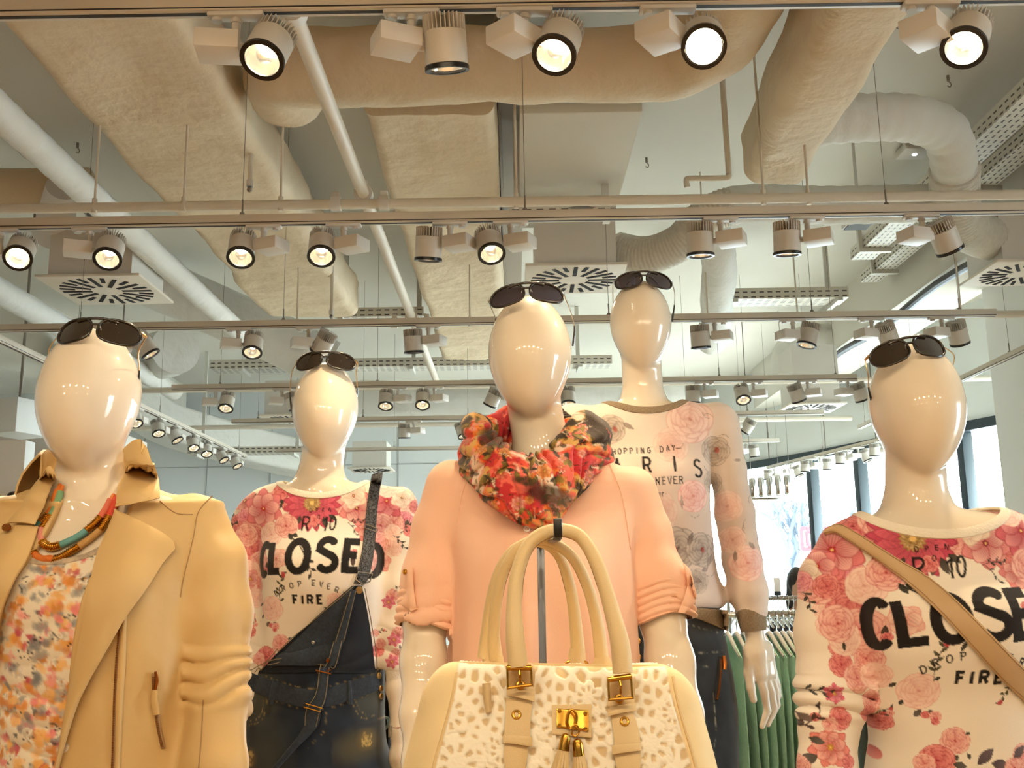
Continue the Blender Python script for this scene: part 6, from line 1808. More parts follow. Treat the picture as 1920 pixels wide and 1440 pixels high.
for strand, cols in ((OUTER, [(0, .04, 'orange', 0), (.04, .16, 'orange', 1), (.16, .22, 'gold', 2), (.22, .31, 'teal', 1), (.31, .41, 'gold', 2), (.41, .50, 'orange', 1), (.50, .66, 'gold', 2), (.66, .79, 'tan', 1), (.79, .885, 'gold', 2), (.885, .97, 'red', 1), (.97, 1, 'orange', 0)]),
                     (INNER, [(0, .05, 'orange', 0), (.05, .20, 'green', 1), (.20, .31, 'gold', 2), (.31, .40, 'pink', 1), (.40, .53, 'gold', 2), (.53, .72, 'blue', 1), (.72, .85, 'gold', 2), (.85, .97, 'coral', 1), (.97, 1, 'orange', 0)])):
    q = line_on(fn1, 1.6, strand, 220, 0.0075)
    # keep the cord smooth where it bridges the collar bones
    for _ in range(12): q[1:-1] = (q[:-2] + 2 * q[1:-1] + q[2:]) / 4
    for a, c_, k, kind in cols:
        i0, i1 = int(a * 219), max(int(c_ * 219), int(a * 219) + 3)
        seg = q[i0:i1 + 1]
        if kind == 2:
            n = len(seg) * 6
            s_ = np.stack([np.interp(np.linspace(0, 1, n), np.linspace(0, 1, len(seg)), seg[:, d]) for d in range(3)], 1)
            L_ = np.linalg.norm(np.diff(s_, axis=0), axis=1).sum()
            r = 0.0062 + 0.0009 * np.sin(np.linspace(0, L_ / 0.0032 * 2 * math.pi, n))
            MB().tube(s_, r, 14).build('gold_coil', M['gold'], nk, angle=80)
        else: MB().tube(seg, 0.0056 if kind else 0.003, 12).build('wrapped_cord', CM[k], nk, angle=60)

# ================================================================== scarf
sc = P(996, 860, 1.80)
LO = [(.094, .084, .100, -.016, .056, .098, .0205), (.107, .104, .092, -.036, .036, .080, .0235), (.111, .118, .088, -.064, .004, .052, .0245), (.101, .126, .082, -.092, -.022, .022, .0240), (.074, .120, .07, -.112, -.049, -.005, .017)]
def loops():
    out = []
    for i, (rx, rf, rb, zf, zs, zb, r) in enumerate(LO):
        pts = []; rr = []
        for a in np.linspace(0, 2 * math.pi, 44, endpoint=False):
            s_ = math.sin(a); x = rx * math.cos(a)
            y = -rf * s_ if s_ > 0 else -rb * s_
            z = zs + (zf - zs) * s_ * s_ if s_ > 0 else zs + (zb - zs) * s_ * s_
            pts.append(sc + (x + 0.010 * math.sin(2 * a + i) - 0.006 * s_, y, z + 0.006 * math.sin(3 * a + 2 * i)))
            rr.append(r * (1 + 0.16 * math.sin(3 * a + 1.7 * i)))
        out.append((np.array(pts), np.array(rr)))
    return out
LP_ = loops()
def f_scarf(p):
    f = None
    for pts, rr in LP_:
        g = np.full(len(p), 9.0)
        for s in range(0, len(p), 60000):
            q = p[s:s + 60000]
            a = pts; b_ = np.roll(pts, -1, 0); ab = b_ - a
            t = np.clip(((q[:, None] - a[None]) * ab[None]).sum(2) / (ab * ab).sum(1)[None], 0, 1)
            d = np.sqrt(((q[:, None] - a[None] - t[..., None] * ab[None]) ** 2).sum(2)) - (rr[None] * (1 - t) + np.roll(rr, -1)[None] * t)
            g[s:s + 60000] = d.min(1)
        f = g if f is None else smin(f, g, 0.010)
    near = np.abs(f) < 0.03
    if near.any():
        q = p[near]; w = fbm(q, 18, 101, 2)
        ang = np.arctan2(q[:, 0] - sc[0], -(q[:, 1] - sc[1]))
        tt = q[:, 2] * 92 + 4.5 * np.sin(ang * 2.3 + 1) + 2.5 * np.sin(ang * 5.1) + 4.0 * w + 60 * np.hypot(q[:, 0] - sc[0], q[:, 1] - sc[1])
        f = f.copy(); f[near] -= 0.0085 * (np.abs(np.sin(tt)) ** 0.7 - 0.5) + 0.0012 * fbm(q, 70, 102, 2)
    return f
V, F = sdf_mesh(f_scarf, sc - (.17, .19, .16), sc + (.17, .17, .15), 0.0026, newton=1)
n1 = fbm(V * np.array([1, 1, 1.3]), 34, 111, 4); n2 = fbm(V, 55, 112, 4); n3 = fbm(V, 38, 113, 4); n4 = fbm(V, 95, 114, 2)
col = np.tile(lin('#d9472f'), (len(V), 1))
def lay(mask, c): 
    global col
    col = col * (1 - mask[:, None]) + lin(c) * mask[:, None]
lay(sstep(0.0, 0.12, n1), '#e8813f'); lay(sstep(0.32, 0.42, n1), '#d9a85e'); lay(sstep(0.30, 0.40, n2), '#e59a86'); lay(sstep(0.55, 0.62, n2), '#f0d3bd')
lay(sstep(0.22, 0.30, n3), '#8f7436'); lay(sstep(0.34, 0.42, n3), '#3a2a1c'); lay(sstep(-0.42, -0.5, n3), '#c22f35'); lay(sstep(-0.62, -0.7, n2), '#e86a5a')
lay(sstep(0.03, 0.0, np.abs(n2 - 0.12)) * sstep(-0.1, 0.1, n4), '#33221a'); lay(sstep(0.025, 0.0, np.abs(n1 + 0.15)) * sstep(0.0, 0.2, n4), '#4a2c1c')
u, v = chart(V, 1.68)
pr = Print(u, v, '#ffffff'); pr.c = col; pr.aa = 0.6
rng = np.random.RandomState(21)
for i in range(130):
    x, y = rng.uniform(860, 1140), rng.uniform(760, 975)
    k = rng.randint(4)
    if k == 0: pr.star(x, y, rng.uniform(9, 17), 6, (('#a62a2c', '#e0553f', '#f0a27c'), ('#b0363a', '#e27d6c', '#f6d2bd'), ('#a04a1c', '#e58a3c', '#f2b878'))[rng.randint(3)], rng.rand() * 6, core=0.14)
    elif k == 1:
        for q in range(3): pr.leaf(x, y, rng.uniform(14, 28), rng.uniform(6, 10), rng.rand() * 6, ('#3a2c1c', '#6b5a2c', '#8a7436')[q])
    elif k == 2:
        a = rng.rand() * 6
        for q in range(5): pr.stroke([(x + q * 3, y), (x + q * 3 + 18 * math.cos(a + q * 0.12), y + 18 * math.sin(a + q * 0.12))], 1.1, ('#2d1d14', '#f0d9bf')[rng.randint(2)], 0.9)
    else: pr.ell(x, y, rng.uniform(4, 9), rng.uniform(2.5, 5), rng.rand() * 3, lin('#2c2018'), lin('#59441f'), alpha=0.85, soft=0.15)
for x, y, a, b_ in ((925, 815, 30, 22), (1030, 930, 46, 18), (985, 905, 24, 8)): pr.ell(x, y, a, b_, 0.2, lin('#2a1d15'), lin('#4a3a22'), alpha=0.85, soft=0.3)
sf = np_mesh('scarf', V, F, cloth_mat('printed_scarf_cloth', 0.8, (500, 0.2, 2)), None, col=pr.c, origin=sc)
tag(sf, 'orange, red and black patterned loop scarf round the middle mannequin neck', 'scarf')

# ================================================================== wrist things
def ring_on(px, py, Y, px2, py2, r, w, th, mb=None):
    a = P(px, py, Y); d = P(px2, py2, Y) - a
    m = mb or MB()
    m.lathe([(r, -w / 2), (r + th, -w / 2), (r + th, w / 2), (r, w / 2)], a, d, n=36, closed=True)
    return m, a, d / np.linalg.norm(d)
m_, a, d = ring_on(747, 1370, 2.50, 747.5, 1390, 0.0175, 0.021, 0.0035)
wt = thing('wrist_strap', 'brown leather wrist strap on the arm of the dungarees mannequin', 'bracelet', a)
m_.build('band', mat('brown_leather', '#8a4f2c', 0.5, bump=(300, 0.1)), wt, angle=40)
x = np.array([-0.021, -0.012, 0])
b = MB(); b.tube([a + x + q for q in ((0, 0, 0.013), (0.008, -0.006, 0.013), (0.008, -0.006, -0.013), (0, 0, -0.013))], 0.0015, 8, closed=True); b.build('buckle', M['steel'], wt)
m_, a, d = ring_on(1297, 1438, 1.71, 1302, 1460, 0.026, 0.008, 0.004)
bt = thing('bracelet', 'gold bracelet on the wrist beside the handbag', 'bracelet', a); m_.build('band', M['gold'], bt, angle=40)

# ================================================================== crossbody strap
UP = [(1548, 1000), (1562, 991), (1582, 989), (1640, 1020), (1690, 1052), (1740, 1084), (1815, 1149), (1880, 1212), (1925, 1257), (1975, 1310)]
DN = [(1551, 1004), (1566, 1001), (1588, 1013), (1640, 1047), (1678, 1077), (1694, 1090), (1777, 1166), (1865, 1262), (1920, 1317), (1960, 1362)]
cs = thing('shoulder_bag_strap', 'tan leather strap running across the chest of the rightmost mannequin', 'bag strap', P(1700, 1070, 1.7))
M['strapleather'] = mat('light_tan_leather', '#c3a37a', 0.5, bump=(700, 0.12), spec=0.4)
sheet('strap', g5, 1.72, UP, DN, 0.004, M['strapleather'], cs, 110, 10, 0.003, 0.0015)
for k in (0.09, 0.91):
    a = poly_px(UP, 90); b_ = poly_px(DN, 90); q = a * (1 - k) + b_ * k
    MB().tube(drape(g5, q[:, 0], q[:, 1], 1.72, 0.0078), 0.0006, 6).build('stitching', M['tan_stitch'], cs)

# ================================================================== handbag on its stand
BY = 1.36
bc = P(1048, 1462, BY)                    # middle of the bag
BW, BH, BD = 0.205, 0.142, 0.085
ROLLB = R(-2.0); YAWB = R(2.0)
def to_bag(p):
    q = p - bc
    c, s_ = math.cos(YAWB), math.sin(YAWB); x = q[:, 0] * c + q[:, 1] * s_; y = -q[:, 0] * s_ + q[:, 1] * c
    c, s_ = math.cos(ROLLB), math.sin(ROLLB); X = x * c + q[:, 2] * s_; Z = -x * s_ + q[:, 2] * c
    return np.stack([X, y, Z], 1)
def f_bag(p):
    q = to_bag(p)
    t = np.clip((q[:, 2] + BH) / (2 * BH), 0, 1.15)
    wx = BW * (1 - 0.16 * sstep(0.35, 1.1, t) - 0.02 * t)
    dy = BD * (1 - 0.42 * sstep(0.45, 1.05, t))
    s_ = np.stack([q[:, 0] / wx * BW, q[:, 1] / dy * BD, q[:, 2]], 1)
    d = sd_box(s_, (0, 0, 0), (BW, BD, BH), 0.045) * 0.72
    return d - 0.0016 * fbm(p, 24, 121, 2)
V, F = sdf_mesh(f_bag, bc - (.26, .13, .17), bc + (.26, .13, .17), 0.0017, newton=2)
q = to_bag(V)
nrm = grad(f_bag, V, 0.002); nrm /= np.linalg.norm(nrm, axis=1)[:, None] + 1e-9
lace_w = lambda z: 0.160 - 0.028 * sstep(-0.02, 0.14, z)
inlace = sstep(0.002, -0.002, np.abs(q[:, 0]) - lace_w(q[:, 2])) * (np.abs(nrm[:, 1]) > 0.25)
rng = np.random.RandomState(31)
seeds = np.stack([rng.uniform(-.17, .17, 420), rng.uniform(-.15, .145, 420)], 1)
for _ in range(4):      # spread the seeds evenly
    dd = seeds[:, None] - seeds[None]; r2 = (dd ** 2).sum(2) + 1e-6
    seeds = seeds + np.clip((dd / r2[..., None] * (r2 < 0.0009)[..., None]).sum(1) * 0.00002, -0.003, 0.003)
fl = np.array([(-.140, .085, .030), (-.128, .030, .036), (-.125, -.035, .033), (-.075, .045, .022), (-.010, .075, .028), (-.012, .020, .034), (.030, -.028, .026), (-.03, -.045, .030), (.062, .080, .030), (.105, .055, .033), (.078, .005, .028), (.130, .005, .030), (.120, -.05, .032), (-.082, -.02, .026), (.135, .09, .022), (.03, .105, .022)])
hgt = np.zeros(len(V)); tone = np.zeros(len(V))
li = np.nonzero(inlace > 0.01)[0]
for s in range(0, len(li), 20000):
    i = li[s:s + 20000]
    d = np.sqrt(((q[i][:, None, [0, 2]] - seeds[None]) ** 2).sum(2))
    d.partition(1, axis=1)
    e = d[:, 1] - d[:, 0]
    net = sstep(0.0088, 0.0045, e)
    h = net * (0.0022 + 0.0006 * np.sin(q[i, 0] * 2400) * np.sin(q[i, 2] * 2400))
    m = net.copy()
    for fx, fz, fr in fl:
        X = q[i, 0] - fx; Z = q[i, 2] - fz
        r = np.hypot(X, Z) / fr; a = np.arctan2(Z, X)
        lobe = 0.72 + 0.28 * np.abs(np.cos(3.5 * a + fx * 50))
        ins = sstep(1.0, 0.92, r / lobe)
        rid = 0.55 + 0.45 * np.abs(np.sin(a * 17 + 3 * r)) ** 0.7
        hole = sstep(0.10, 0.02, np.abs(r - 0.48) - 0.06) * (np.cos(a * 9) > 0.3)
        hf = ins * (0.0026 + 0.0022 * rid * np.clip(1.15 - 0.55 * r, 0.3, 1)) * (1 - 0.75 * hole)
        h = np.where(ins > 0.3, np.maximum(hf, 0.0), h); m = np.where(ins > 0.3, 1 - 0.85 * hole, m)
    hgt[i] = h; tone[i] = m
hgt *= inlace; tone *= inlace
V2 = V + nrm * hgt[:, None]
leather = lin('#e6cf9f'); back = lin('#d2b98e'); lace = lin('#f6f0e0')
col = np.tile(leather, (len(V), 1)) * (1 + 0.05 * fbm(V, 40, 122, 2))[:, None]
col = col * (1 - inlace[:, None]) + back * inlace[:, None]
col = col * (1 - tone[:, None]) + lace * tone[:, None]
hb = thing('handbag', 'beige leather handbag with a crochet lace front, hanging on a stand', 'handbag', bc)
np_mesh('bag_body', V2, F, mat('bag_leather_and_lace', '#ffffff', 0.6, attr=True, bump=(900, 0.1)), hb.t if hasattr(hb, 't') else hb, col=col)
M['bagleather'] = mat('bag_leather', '#dec596', 0.5, bump=(600, 0.12), spec=0.4)
M['bagleather2'] = mat('bag_strap_leather', '#dcc293', 0.5, bump=(600, 0.12), spec=0.4)
def from_bag(x, y, z):
    c, s_ = math.cos(ROLLB), math.sin(ROLLB); X = x * c - z * s_; Z = x * s_ + z * c
    c, s_ = math.cos(YAWB), math.sin(YAWB)
    return bc + np.array([X * c - y * s_, X * s_ + y * c, Z])
# piping and the top zip
for s_ in (-1, 1):
    zs = np.linspace(-0.12, 0.132, 40)
    pts = []
    for z in zs:
        x = s_ * (lace_w(np.array([z]))[0] + 0.004)
        p0 = from_bag(x, -0.14, z)
        t = 0.0
        for _ in range(60): t += max(f_bag((p0 + (0, t, 0))[None])[0] * 0.8, 0)
        pts.append(p0 + (0, t, 0))
    MB().tube(np.array(pts), 0.0024, 8).build('piping', M['bagleather2'], hb)
zt = np.array([from_bag(x, 0.0, 0.131) for x in np.linspace(-0.13, 0.13, 30)])
b = MB(); b.tube(zt, 0.012, 10, sq=0.3, up=(0, 1, 0)); b.build('zip_tape', M['bagleather'], hb)
b = MB(); b.tube(zt + (0, 0, 0.0035), 0.0025, 8); b.build('zip_teeth', M['gold'], hb)
# three carrying loops
H = {'front': [(972, 1252, -.085), (966, 1200, -.080), (964, 1140, -.068), (969, 1080, -.056), (984, 1034, -.046), (1008, 1006, -.040), (1044, 994, -.040), (1082, 1002, -.044), (1108, 1034, -.050), (1128, 1080, -.058), (1147, 1145, -.068), (1162, 1205, -.078), (1168, 1262, -.083)],
     'middle': [(930, 1236, .030), (926, 1190, .022), (932, 1120, .006), (948, 1062, -.008), (975, 1024, -.016), (1012, 1012, -.020), (1046, 1022, -.018), (1078, 1050, -.010), (1102, 1100, .0), (1120, 1170, .015), (1128, 1232, .024)],
     'back': [(908, 1232, .064), (912, 1190, .056), (922, 1120, .036), (938, 1066, .020), (964, 1030, .008), (1000, 1016, .002), (1030, 1024, .004), (1052, 1048, .012), (1068, 1096, .026), (1077, 1150, .044), (1083, 1214, .058)]}
for k, pts in H.items():
    r = [0.0125, 0.0118, 0.0098, 0.009, 0.0088, 0.0088, 0.0088, 0.0088, 0.0088, 0.009, 0.0098, 0.0118, 0.0125] if k == 'front' else [0.0095, 0.0082, 0.0072, 0.0068, 0.0066, 0.0066, 0.0068, 0.0072, 0.0082, 0.0095]
    s_ = spline([P(x, y, BY + d) for x, y, d in pts], 8)
    o = MB().tube(s_, r, 16).build('handle', M['bagleather'], hb, angle=60)
    sd = s_ + np.array([0.0, 0.0, 0.0]); 
    # the sewn seam along the inner side of the loop
    ctr = s_.mean(0); dv = ctr - s_; dv /= np.linalg.norm(dv, axis=1)[:, None]
    rr = np.interp(np.linspace(0, 1, len(s_)), np.linspace(0, 1, len(r)), r)
    MB().tube(s_ + dv * (rr * 0.98)[:, None], 0.0009, 6).build('seam', M['tan_stitch'], o)
def ring(pts, r, d, name='ring'):
    q = [P(x, y, BY + d) for x, y in pts]
    MB().tube(spline(q, 5, closed=True), r, 8, closed=True).build(name, M['gold'], hb)
def drop_tab(A, B, th, d, name='tab'):
    """hanging leather tab given by its two edges in space"""
    a = poly_px(A, 16); b_ = poly_px(B, 16); s_ = np.linspace(0, 1, 8)
    G = np.array([[P(*(a[i] * (1 - t) + b_[i] * t), BY + d - 0.006 * math.sin(math.pi * t)) for t in s_] for i in range(16)])
    th_ = np.zeros_like(G); th_[..., 1] = -th
    mb = MB(); mb.grid(G, th=th_); mb.build(name, M['bagleather2'], hb, angle=50)
# back rings and tabs
for L_, T_, d in (((904, 928), (1262, 1288), .06), ((922, 948), (1258, 1290), .02), ((1062, 1100), (1242, 1272), .055), ((1108, 1150), (1268, 1300), .02)):
    ring([(L_[0], T_[0]), (L_[1], T_[0]), (L_[1], T_[1]), (L_[0], T_[1])], 0.0017, d)
drop_tab([(906, 1226), (904, 1248), (908, 1264)], [(922, 1222), (924, 1246), (924, 1264)], 0.004, .06)
drop_tab([(922, 1222), (923, 1246), (926, 1262)], [(944, 1232), (946, 1250), (946, 1264)], 0.004, .025)
drop_tab([(1070, 1212), (1066, 1230), (1067, 1244)], [(1096, 1208), (1098, 1228), (1098, 1244)], 0.004, .055)
drop_tab([(1066, 1264), (1065, 1280), (1066, 1292)], [(1098, 1262), (1099, 1278), (1099, 1290)], 0.004, .055)
drop_tab([(1118, 1230), (1110, 1248), (1112, 1274)], [(1142, 1230), (1148, 1246), (1147, 1274)], 0.004, .02)
drop_tab([(1112, 1274), (1114, 1285), (1116, 1294)], [(1147, 1274), (1148, 1285), (1150, 1296)], 0.004, .02)
# front straps with buckles
def grommet(x, y, r, off):
    p = drape(f_bag, [x], [y], BY - 0.06, off)[0]; g = grad(f_bag, p[None], 0.004)[0]; g /= np.linalg.norm(g)
    mb = MB(); mb.lathe([(r * 0.45, -0.001), (r * 0.5, 0.0016), (r * 0.8, 0.002), (r, 0.0), (r * 0.95, -0.001)], p, g, n=20, closed=True); o = mb.build('grommet', M['gold'], hb, angle=60)
    mb = MB(); mb.lathe([(0, -0.0002), (r * 0.46, -0.0002), (r * 0.46, -0.0012), (0, -0.0012)], p, g, n=16); mb.build('hole', M['black'], o)
def bsheet(name, A, B, th, off, pil=0.002, m='bagleather2', nu=30, nv=10, bul=None): return sheet(name, f_bag, BY - 0.06, A, B, th, M[m], hb, nu, nv, off, pil, bul, front=0.12)
bul = lambda u, v: 0.018 * np.sin(np.pi * np.clip(1.4 * u, 0, 1)) + 0 * v
bsheet('strap', [(953, 1258), (952, 1280), (951, 1305)], [(996, 1258), (1000, 1282), (1000, 1308)], 0.003, 0.008, 0.003, bul=bul)
bsheet('strap', [(949, 1312), (947, 1350), (944, 1388)], [(998, 1316), (994, 1352), (994, 1392)], 0.003, 0.006)
bsheet('strap', [(946, 1392), (944, 1420), (950, 1456), (964, 1466)], [(990, 1394), (988, 1420), (982, 1450), (970, 1466)], 0.003, 0.006)
bsheet('keeper', [(949, 1298), (949, 1310)], [(1001, 1305), (1001, 1320)], 0.003, 0.012, 0.004, nu=8, nv=20)
bsheet('keeper', [(942, 1382), (942, 1396)], [(997, 1384), (997, 1402)], 0.003, 0.011, 0.004, nu=8, nv=20)
bsheet('strap', [(1142, 1278), (1140, 1300), (1136, 1328)], [(1183, 1272), (1187, 1300), (1187, 1322)], 0.003, 0.008, 0.003, bul=bul)
bsheet('strap', [(1144, 1345), (1149, 1375), (1152, 1402)], [(1186, 1338), (1195, 1370), (1200, 1396)], 0.003, 0.006)
bsheet('strap', [(1152, 1408), (1154, 1430), (1162, 1462), (1178, 1472)], [(1198, 1404), (1200, 1430), (1196, 1460), (1184, 1472)], 0.003, 0.006)
bsheet('keeper', [(1137, 1333), (1138, 1347)], [(1189, 1322), (1190, 1337)], 0.003, 0.012, 0.004, nu=8, nv=20)
bsheet('keeper', [(1146, 1400), (1147, 1416)], [(1199, 1396), (1200, 1410)], 0.003, 0.011, 0.004, nu=8, nv=20)
for x, y, o_ in ((976, 1296, .020), (968, 1343, .011), (1158, 1317, .016), (1169, 1356, .011)): grommet(x, y, 0.0062, o_)
for pts in ([(951, 1252), (996, 1252), (997, 1284), (952, 1290)], [(1140, 1274), (1183, 1268), (1186, 1308), (1142, 1312)]):
    q = [P(x, y, BY - 0.088) for x, y in pts]
    MB().tube(np.array(q), 0.0024, 8, closed=True).build('buckle', M['gold'], hb)
    a, c_ = P(*pts[0], BY - 0.09), P(*pts[1], BY - 0.09)
    MB().cyl(a, c_, 0.0036, n=12).build('buckle_roller', M['gold'], hb)
    m0 = (a + c_) / 2; MB().tube([m0, m0 + (0.001, -0.004, -0.008), m0 + (0.001, 0.002, -0.018)], 0.0016, 8).build('buckle_pin', M['gold'], hb)
# lock plate with ring and tassels
bsheet('patch', [(1034, 1324), (1034, 1350), (1035, 1378)], [(1108, 1322), (1108, 1352), (1108, 1384)], 0.003, 0.004, 0.001, 'bagleather')
bsheet('lock_plate', [(1042, 1331), (1042, 1350), (1042, 1366)], [(1102, 1334), (1102, 1355), (1102, 1373)], 0.0025, 0.008, 0.0, 'gold')
for x, y in ((1047, 1336), (1096, 1341), (1047, 1363), (1096, 1369)): 
    p = drape(f_bag, [x], [y], BY - 0.06, 0.0112)[0]; b = MB(); b.lathe([(0, 0.0012), (0.002, 0.0008), (0.0026, 0), (0, -0.0004)], p, (0, -1, 0), n=12); b.build('rivet', M['gold'], hb)
pl = drape(f_bag, [1072], [1350], BY - 0.06, 0.0)[0]
dpl = BY - pl[1] + 0.020
def ringp(pts, r, dd, name='ring'):
    q = [P(x, y, pl[1] - dd) for x, y in pts]; MB().tube(spline(q, 6, closed=True), r, 8, closed=True).build(name, M['gold'], hb)
ringp([(1072, 1330), (1081, 1342), (1079, 1358), (1070, 1366), (1064, 1356), (1066, 1340)], 0.0015, 0.017)
ringp([(1078, 1358), (1086, 1370), (1080, 1380), (1072, 1374)], 0.0012, 0.019)
for k, (x, y, x2, y2) in enumerate(((1062, 1374, 1050, 1446), (1082, 1384, 1090, 1458))):
    a, c_ = P(x, y, pl[1] - 0.022), P(x2, y2, pl[1] - 0.024)
    d = (c_ - a) / np.linalg.norm(c_ - a)
    MB().lathe([(0.0, 0.0), (0.0045, 0.002), (0.0062, 0.006), (0.0066, 0.016), (0.0070, 0.020), (0.0, 0.020)], a, d, n=18).build('tassel_cap', M['gold'], hb)
    ts = MB()
    x_, y_, _ = frame_z(d)
    for i in range(12):
        t = 2 * math.pi * i / 12; e = x_ * math.cos(t) + y_ * math.sin(t)
        p0 = a + d * 0.019 + e * 0.0042; p1 = a + d * 0.085 + e * 0.014
        ts.tube(spline([p0, (p0 + p1) / 2 + e * 0.0015, p1], 4), 0.0022, 5)
    ts.build('tassel', M['bagleather'], hb)
# zip tab at the left and end rings
drop_tab([(904, 1282), (906, 1310), (911, 1338)], [(920, 1280), (921, 1308), (922, 1334)], 0.004, -.072, 'zip_tab')
ring([(786, 1336), (796, 1318), (804, 1312), (800, 1326)], 0.002, -.03); drop_tab([(786, 1340), (784, 1370), (780, 1394)], [(804, 1326), (802, 1356), (786, 1392)], 0.003, -.035)
ring([(1290, 1345), (1296, 1356), (1294, 1368), (1288, 1356)], 0.002, -.03)
# the stand
st = thing('bag_stand', 'grey steel bag stand with a hook whose end carries a black cap', 'stand', (P(1022, 1290, BY + .03)[0], BY + 0.03, 0))
M['gunmetal'] = mat('gunmetal', '#6d7078', 0.3, 0.9)
px_ = P(1022, 1290, BY + 0.03)
zt_ = P(1022, 1024, BY + 0.03)[2]
b = MB(); b.box((px_[0], BY + 0.115, (zt_ + 0.0) / 2), (0.0105, 0.006, zt_), ch=0.001); b.build('pole', M['gunmetal'], st, angle=30)
b = MB()
a = np.array([px_[0], BY + 0.115, zt_]); c_ = P(1046, 1006, BY - 0.075)
pts = [a, a + (0.001, -0.02, 0.006), c_ + (-0.003, 0.02, -0.004), c_, c_ + (0, -0.006, 0.010), c_ + (0, -0.007, 0.022)]
b.tube(spline(pts, 6), 0.0055, 10, sq=0.5); b.build('hook', M['gunmetal'], st, angle=60)
b = MB(); b.box(c_ + (0, -0.008, 0.010), (0.0105, 0.006, 0.025), ch=0.0025); b.build('hook_cap', M['black'], st, angle=40)
b = MB(); b.box((px_[0], BY + 0.10, 0.008), (0.32, 0.28, 0.016), ch=0.004); b.build('foot_plate', M['gunmetal'], st, angle=30)
# ================================================================== racks and things further back
M['mint'] = mat('mint_jersey', '#aedcc4', 0.9, bump=(500, 0.25, 2), var=(90, '#93c9ae', 0.7), sheen=0.2)
M['clear'] = mat('pale_plastic', '#e4dfd8', 0.25, trans=0.35)
M['chrome'] = mat('chrome', '#d2d2d0', 0.12, 1.0)
def hanger(x, y, zr, label, group, mhook='chrome', mbody='clear', hw=0.205):
    """clothes hanger seen end-on; the hook hangs over a rail at height zr"""
    t = thing('clothes_hanger', label, 'hanger', (x, y, zr), group)
    p = np.array([x, y, zr])
    pts = [p + (0, 0.016, -0.004), p + (0, 0.019, 0.008), p + (0, 0.008, 0.020), p + (0, -0.010, 0.019), p + (0, -0.020, 0.004), p + (0, -0.014, -0.020), p + (0, 0, -0.040), p + (0, 0, -0.065)]
    MB().tube(spline(pts, 5), 0.0022, 8).build('hook', M[mhook], t)
    mb = MB()
    pts = [p + (0, -hw, -0.135), p + (0, -hw * 0.6, -0.105), p + (0, -0.04, -0.072), p + (0, 0, -0.062), p + (0, 0.04, -0.072), p + (0, hw * 0.6, -0.105), p + (0, hw, -0.135)]
    mb.tube(spline(pts, 5), [0.006, 0.008, 0.0085, 0.009, 0.0085, 0.008, 0.006], 10); mb.build('shoulders', M[mbody], t)
    return t
def tee(x, y, zr, label, group, length=0.62, m='mint', seed=0, half=0.21, thick=0.014):
    """a T-shirt on a hanger seen from its sleeve edge: sloping shoulders, sleeves hanging, wavy folds"""
    N, K = 40, 26
    rng = np.random.RandomState(seed)
    G = np.zeros((N, K, 3))
    for i, a in enumerate(np.linspace(0, 2 * math.pi, N, endpoint=False)):
        for j, t in enumerate(np.linspace(0, 1, K)):
            yy = math.cos(a) * half * (1.0 + 0.10 * math.sin(3 * t))
            z = zr - 0.062 - 0.075 * (abs(yy) / half) ** 1.2 * (1 - t) - t * length - 0.01 * t * math.sin(2 * a)
            w = (0.25 + 0.75 * min(1, t * 3)) * thick * (1 + 0.5 * math.sin(2.1 * a + seed) * t)
            xx = math.sin(a) * w + 0.004 * math.sin(5 * math.cos(a) + 4 * t + seed) * (0.3 + t) + 0.006 * t * (rng.rand() - 0.5)
            G[i, j] = (x + xx, y + yy, z)
    mb = MB(); mb.grid(G, closed_u=True)
    mb.F.append(tuple(i * K for i in range(N))); mb.M.append(0)
    mb.F.append(tuple(i * K + K - 1 for i in range(N))[::-1]); mb.M.append(0)
    t = thing('t_shirt', label, 't-shirt', (x, y, zr - 0.1), group)
    mb.build('shirt_body', M[m], t, angle=70)
    return t
RY, RZ = 4.0, P(1430, 1152, 4.0)[2]
x0, x1 = P(1270, 1152, RY)[0], P(1640, 1152, RY)[0]
rk = thing('clothes_rail', 'clothes rail of mint green shirts behind the hanging hand', 'clothes rack', (x0, RY, 0))
b = MB(); b.cyl((x0, RY, RZ), (x1, RY, RZ), 0.012, n=16); b.build('rail', M['chrome'], rk)
for x in (x0, x1):
    b = MB(); b.cyl((x, RY, 0.0), (x, RY, RZ), 0.014, n=14); b.build('post', M['chrome'], rk)
    b = MB(); b.box((x, RY, 0.02), (0.05, 0.5, 0.04), ch=0.005); b.build('foot', M['chrome'], rk, angle=30)
spots = [1296, 1330, 1362, 1379, 1393, 1410, 1426, 1440, 1454, 1466, 1478, 1490, 1506, 1524, 1560, 1600]
for i, px in enumerate(spots):
    x = P(px, 1152, RY)[0]
    where = '%s from the left on the rail behind the hanging hand' % (ORD + ['sixteenth'])[i]
    hanger(x, RY, RZ + 0.012 - 0.02, 'pale hanger, ' + where, 'hangers on the mint rail')
    tee(x, RY, RZ - 0.008, 'mint green shirt, ' + where, 'mint shirts on the rail', length=0.66, seed=i, thick=0.0090 + 0.0015 * (i % 3), half=0.24)
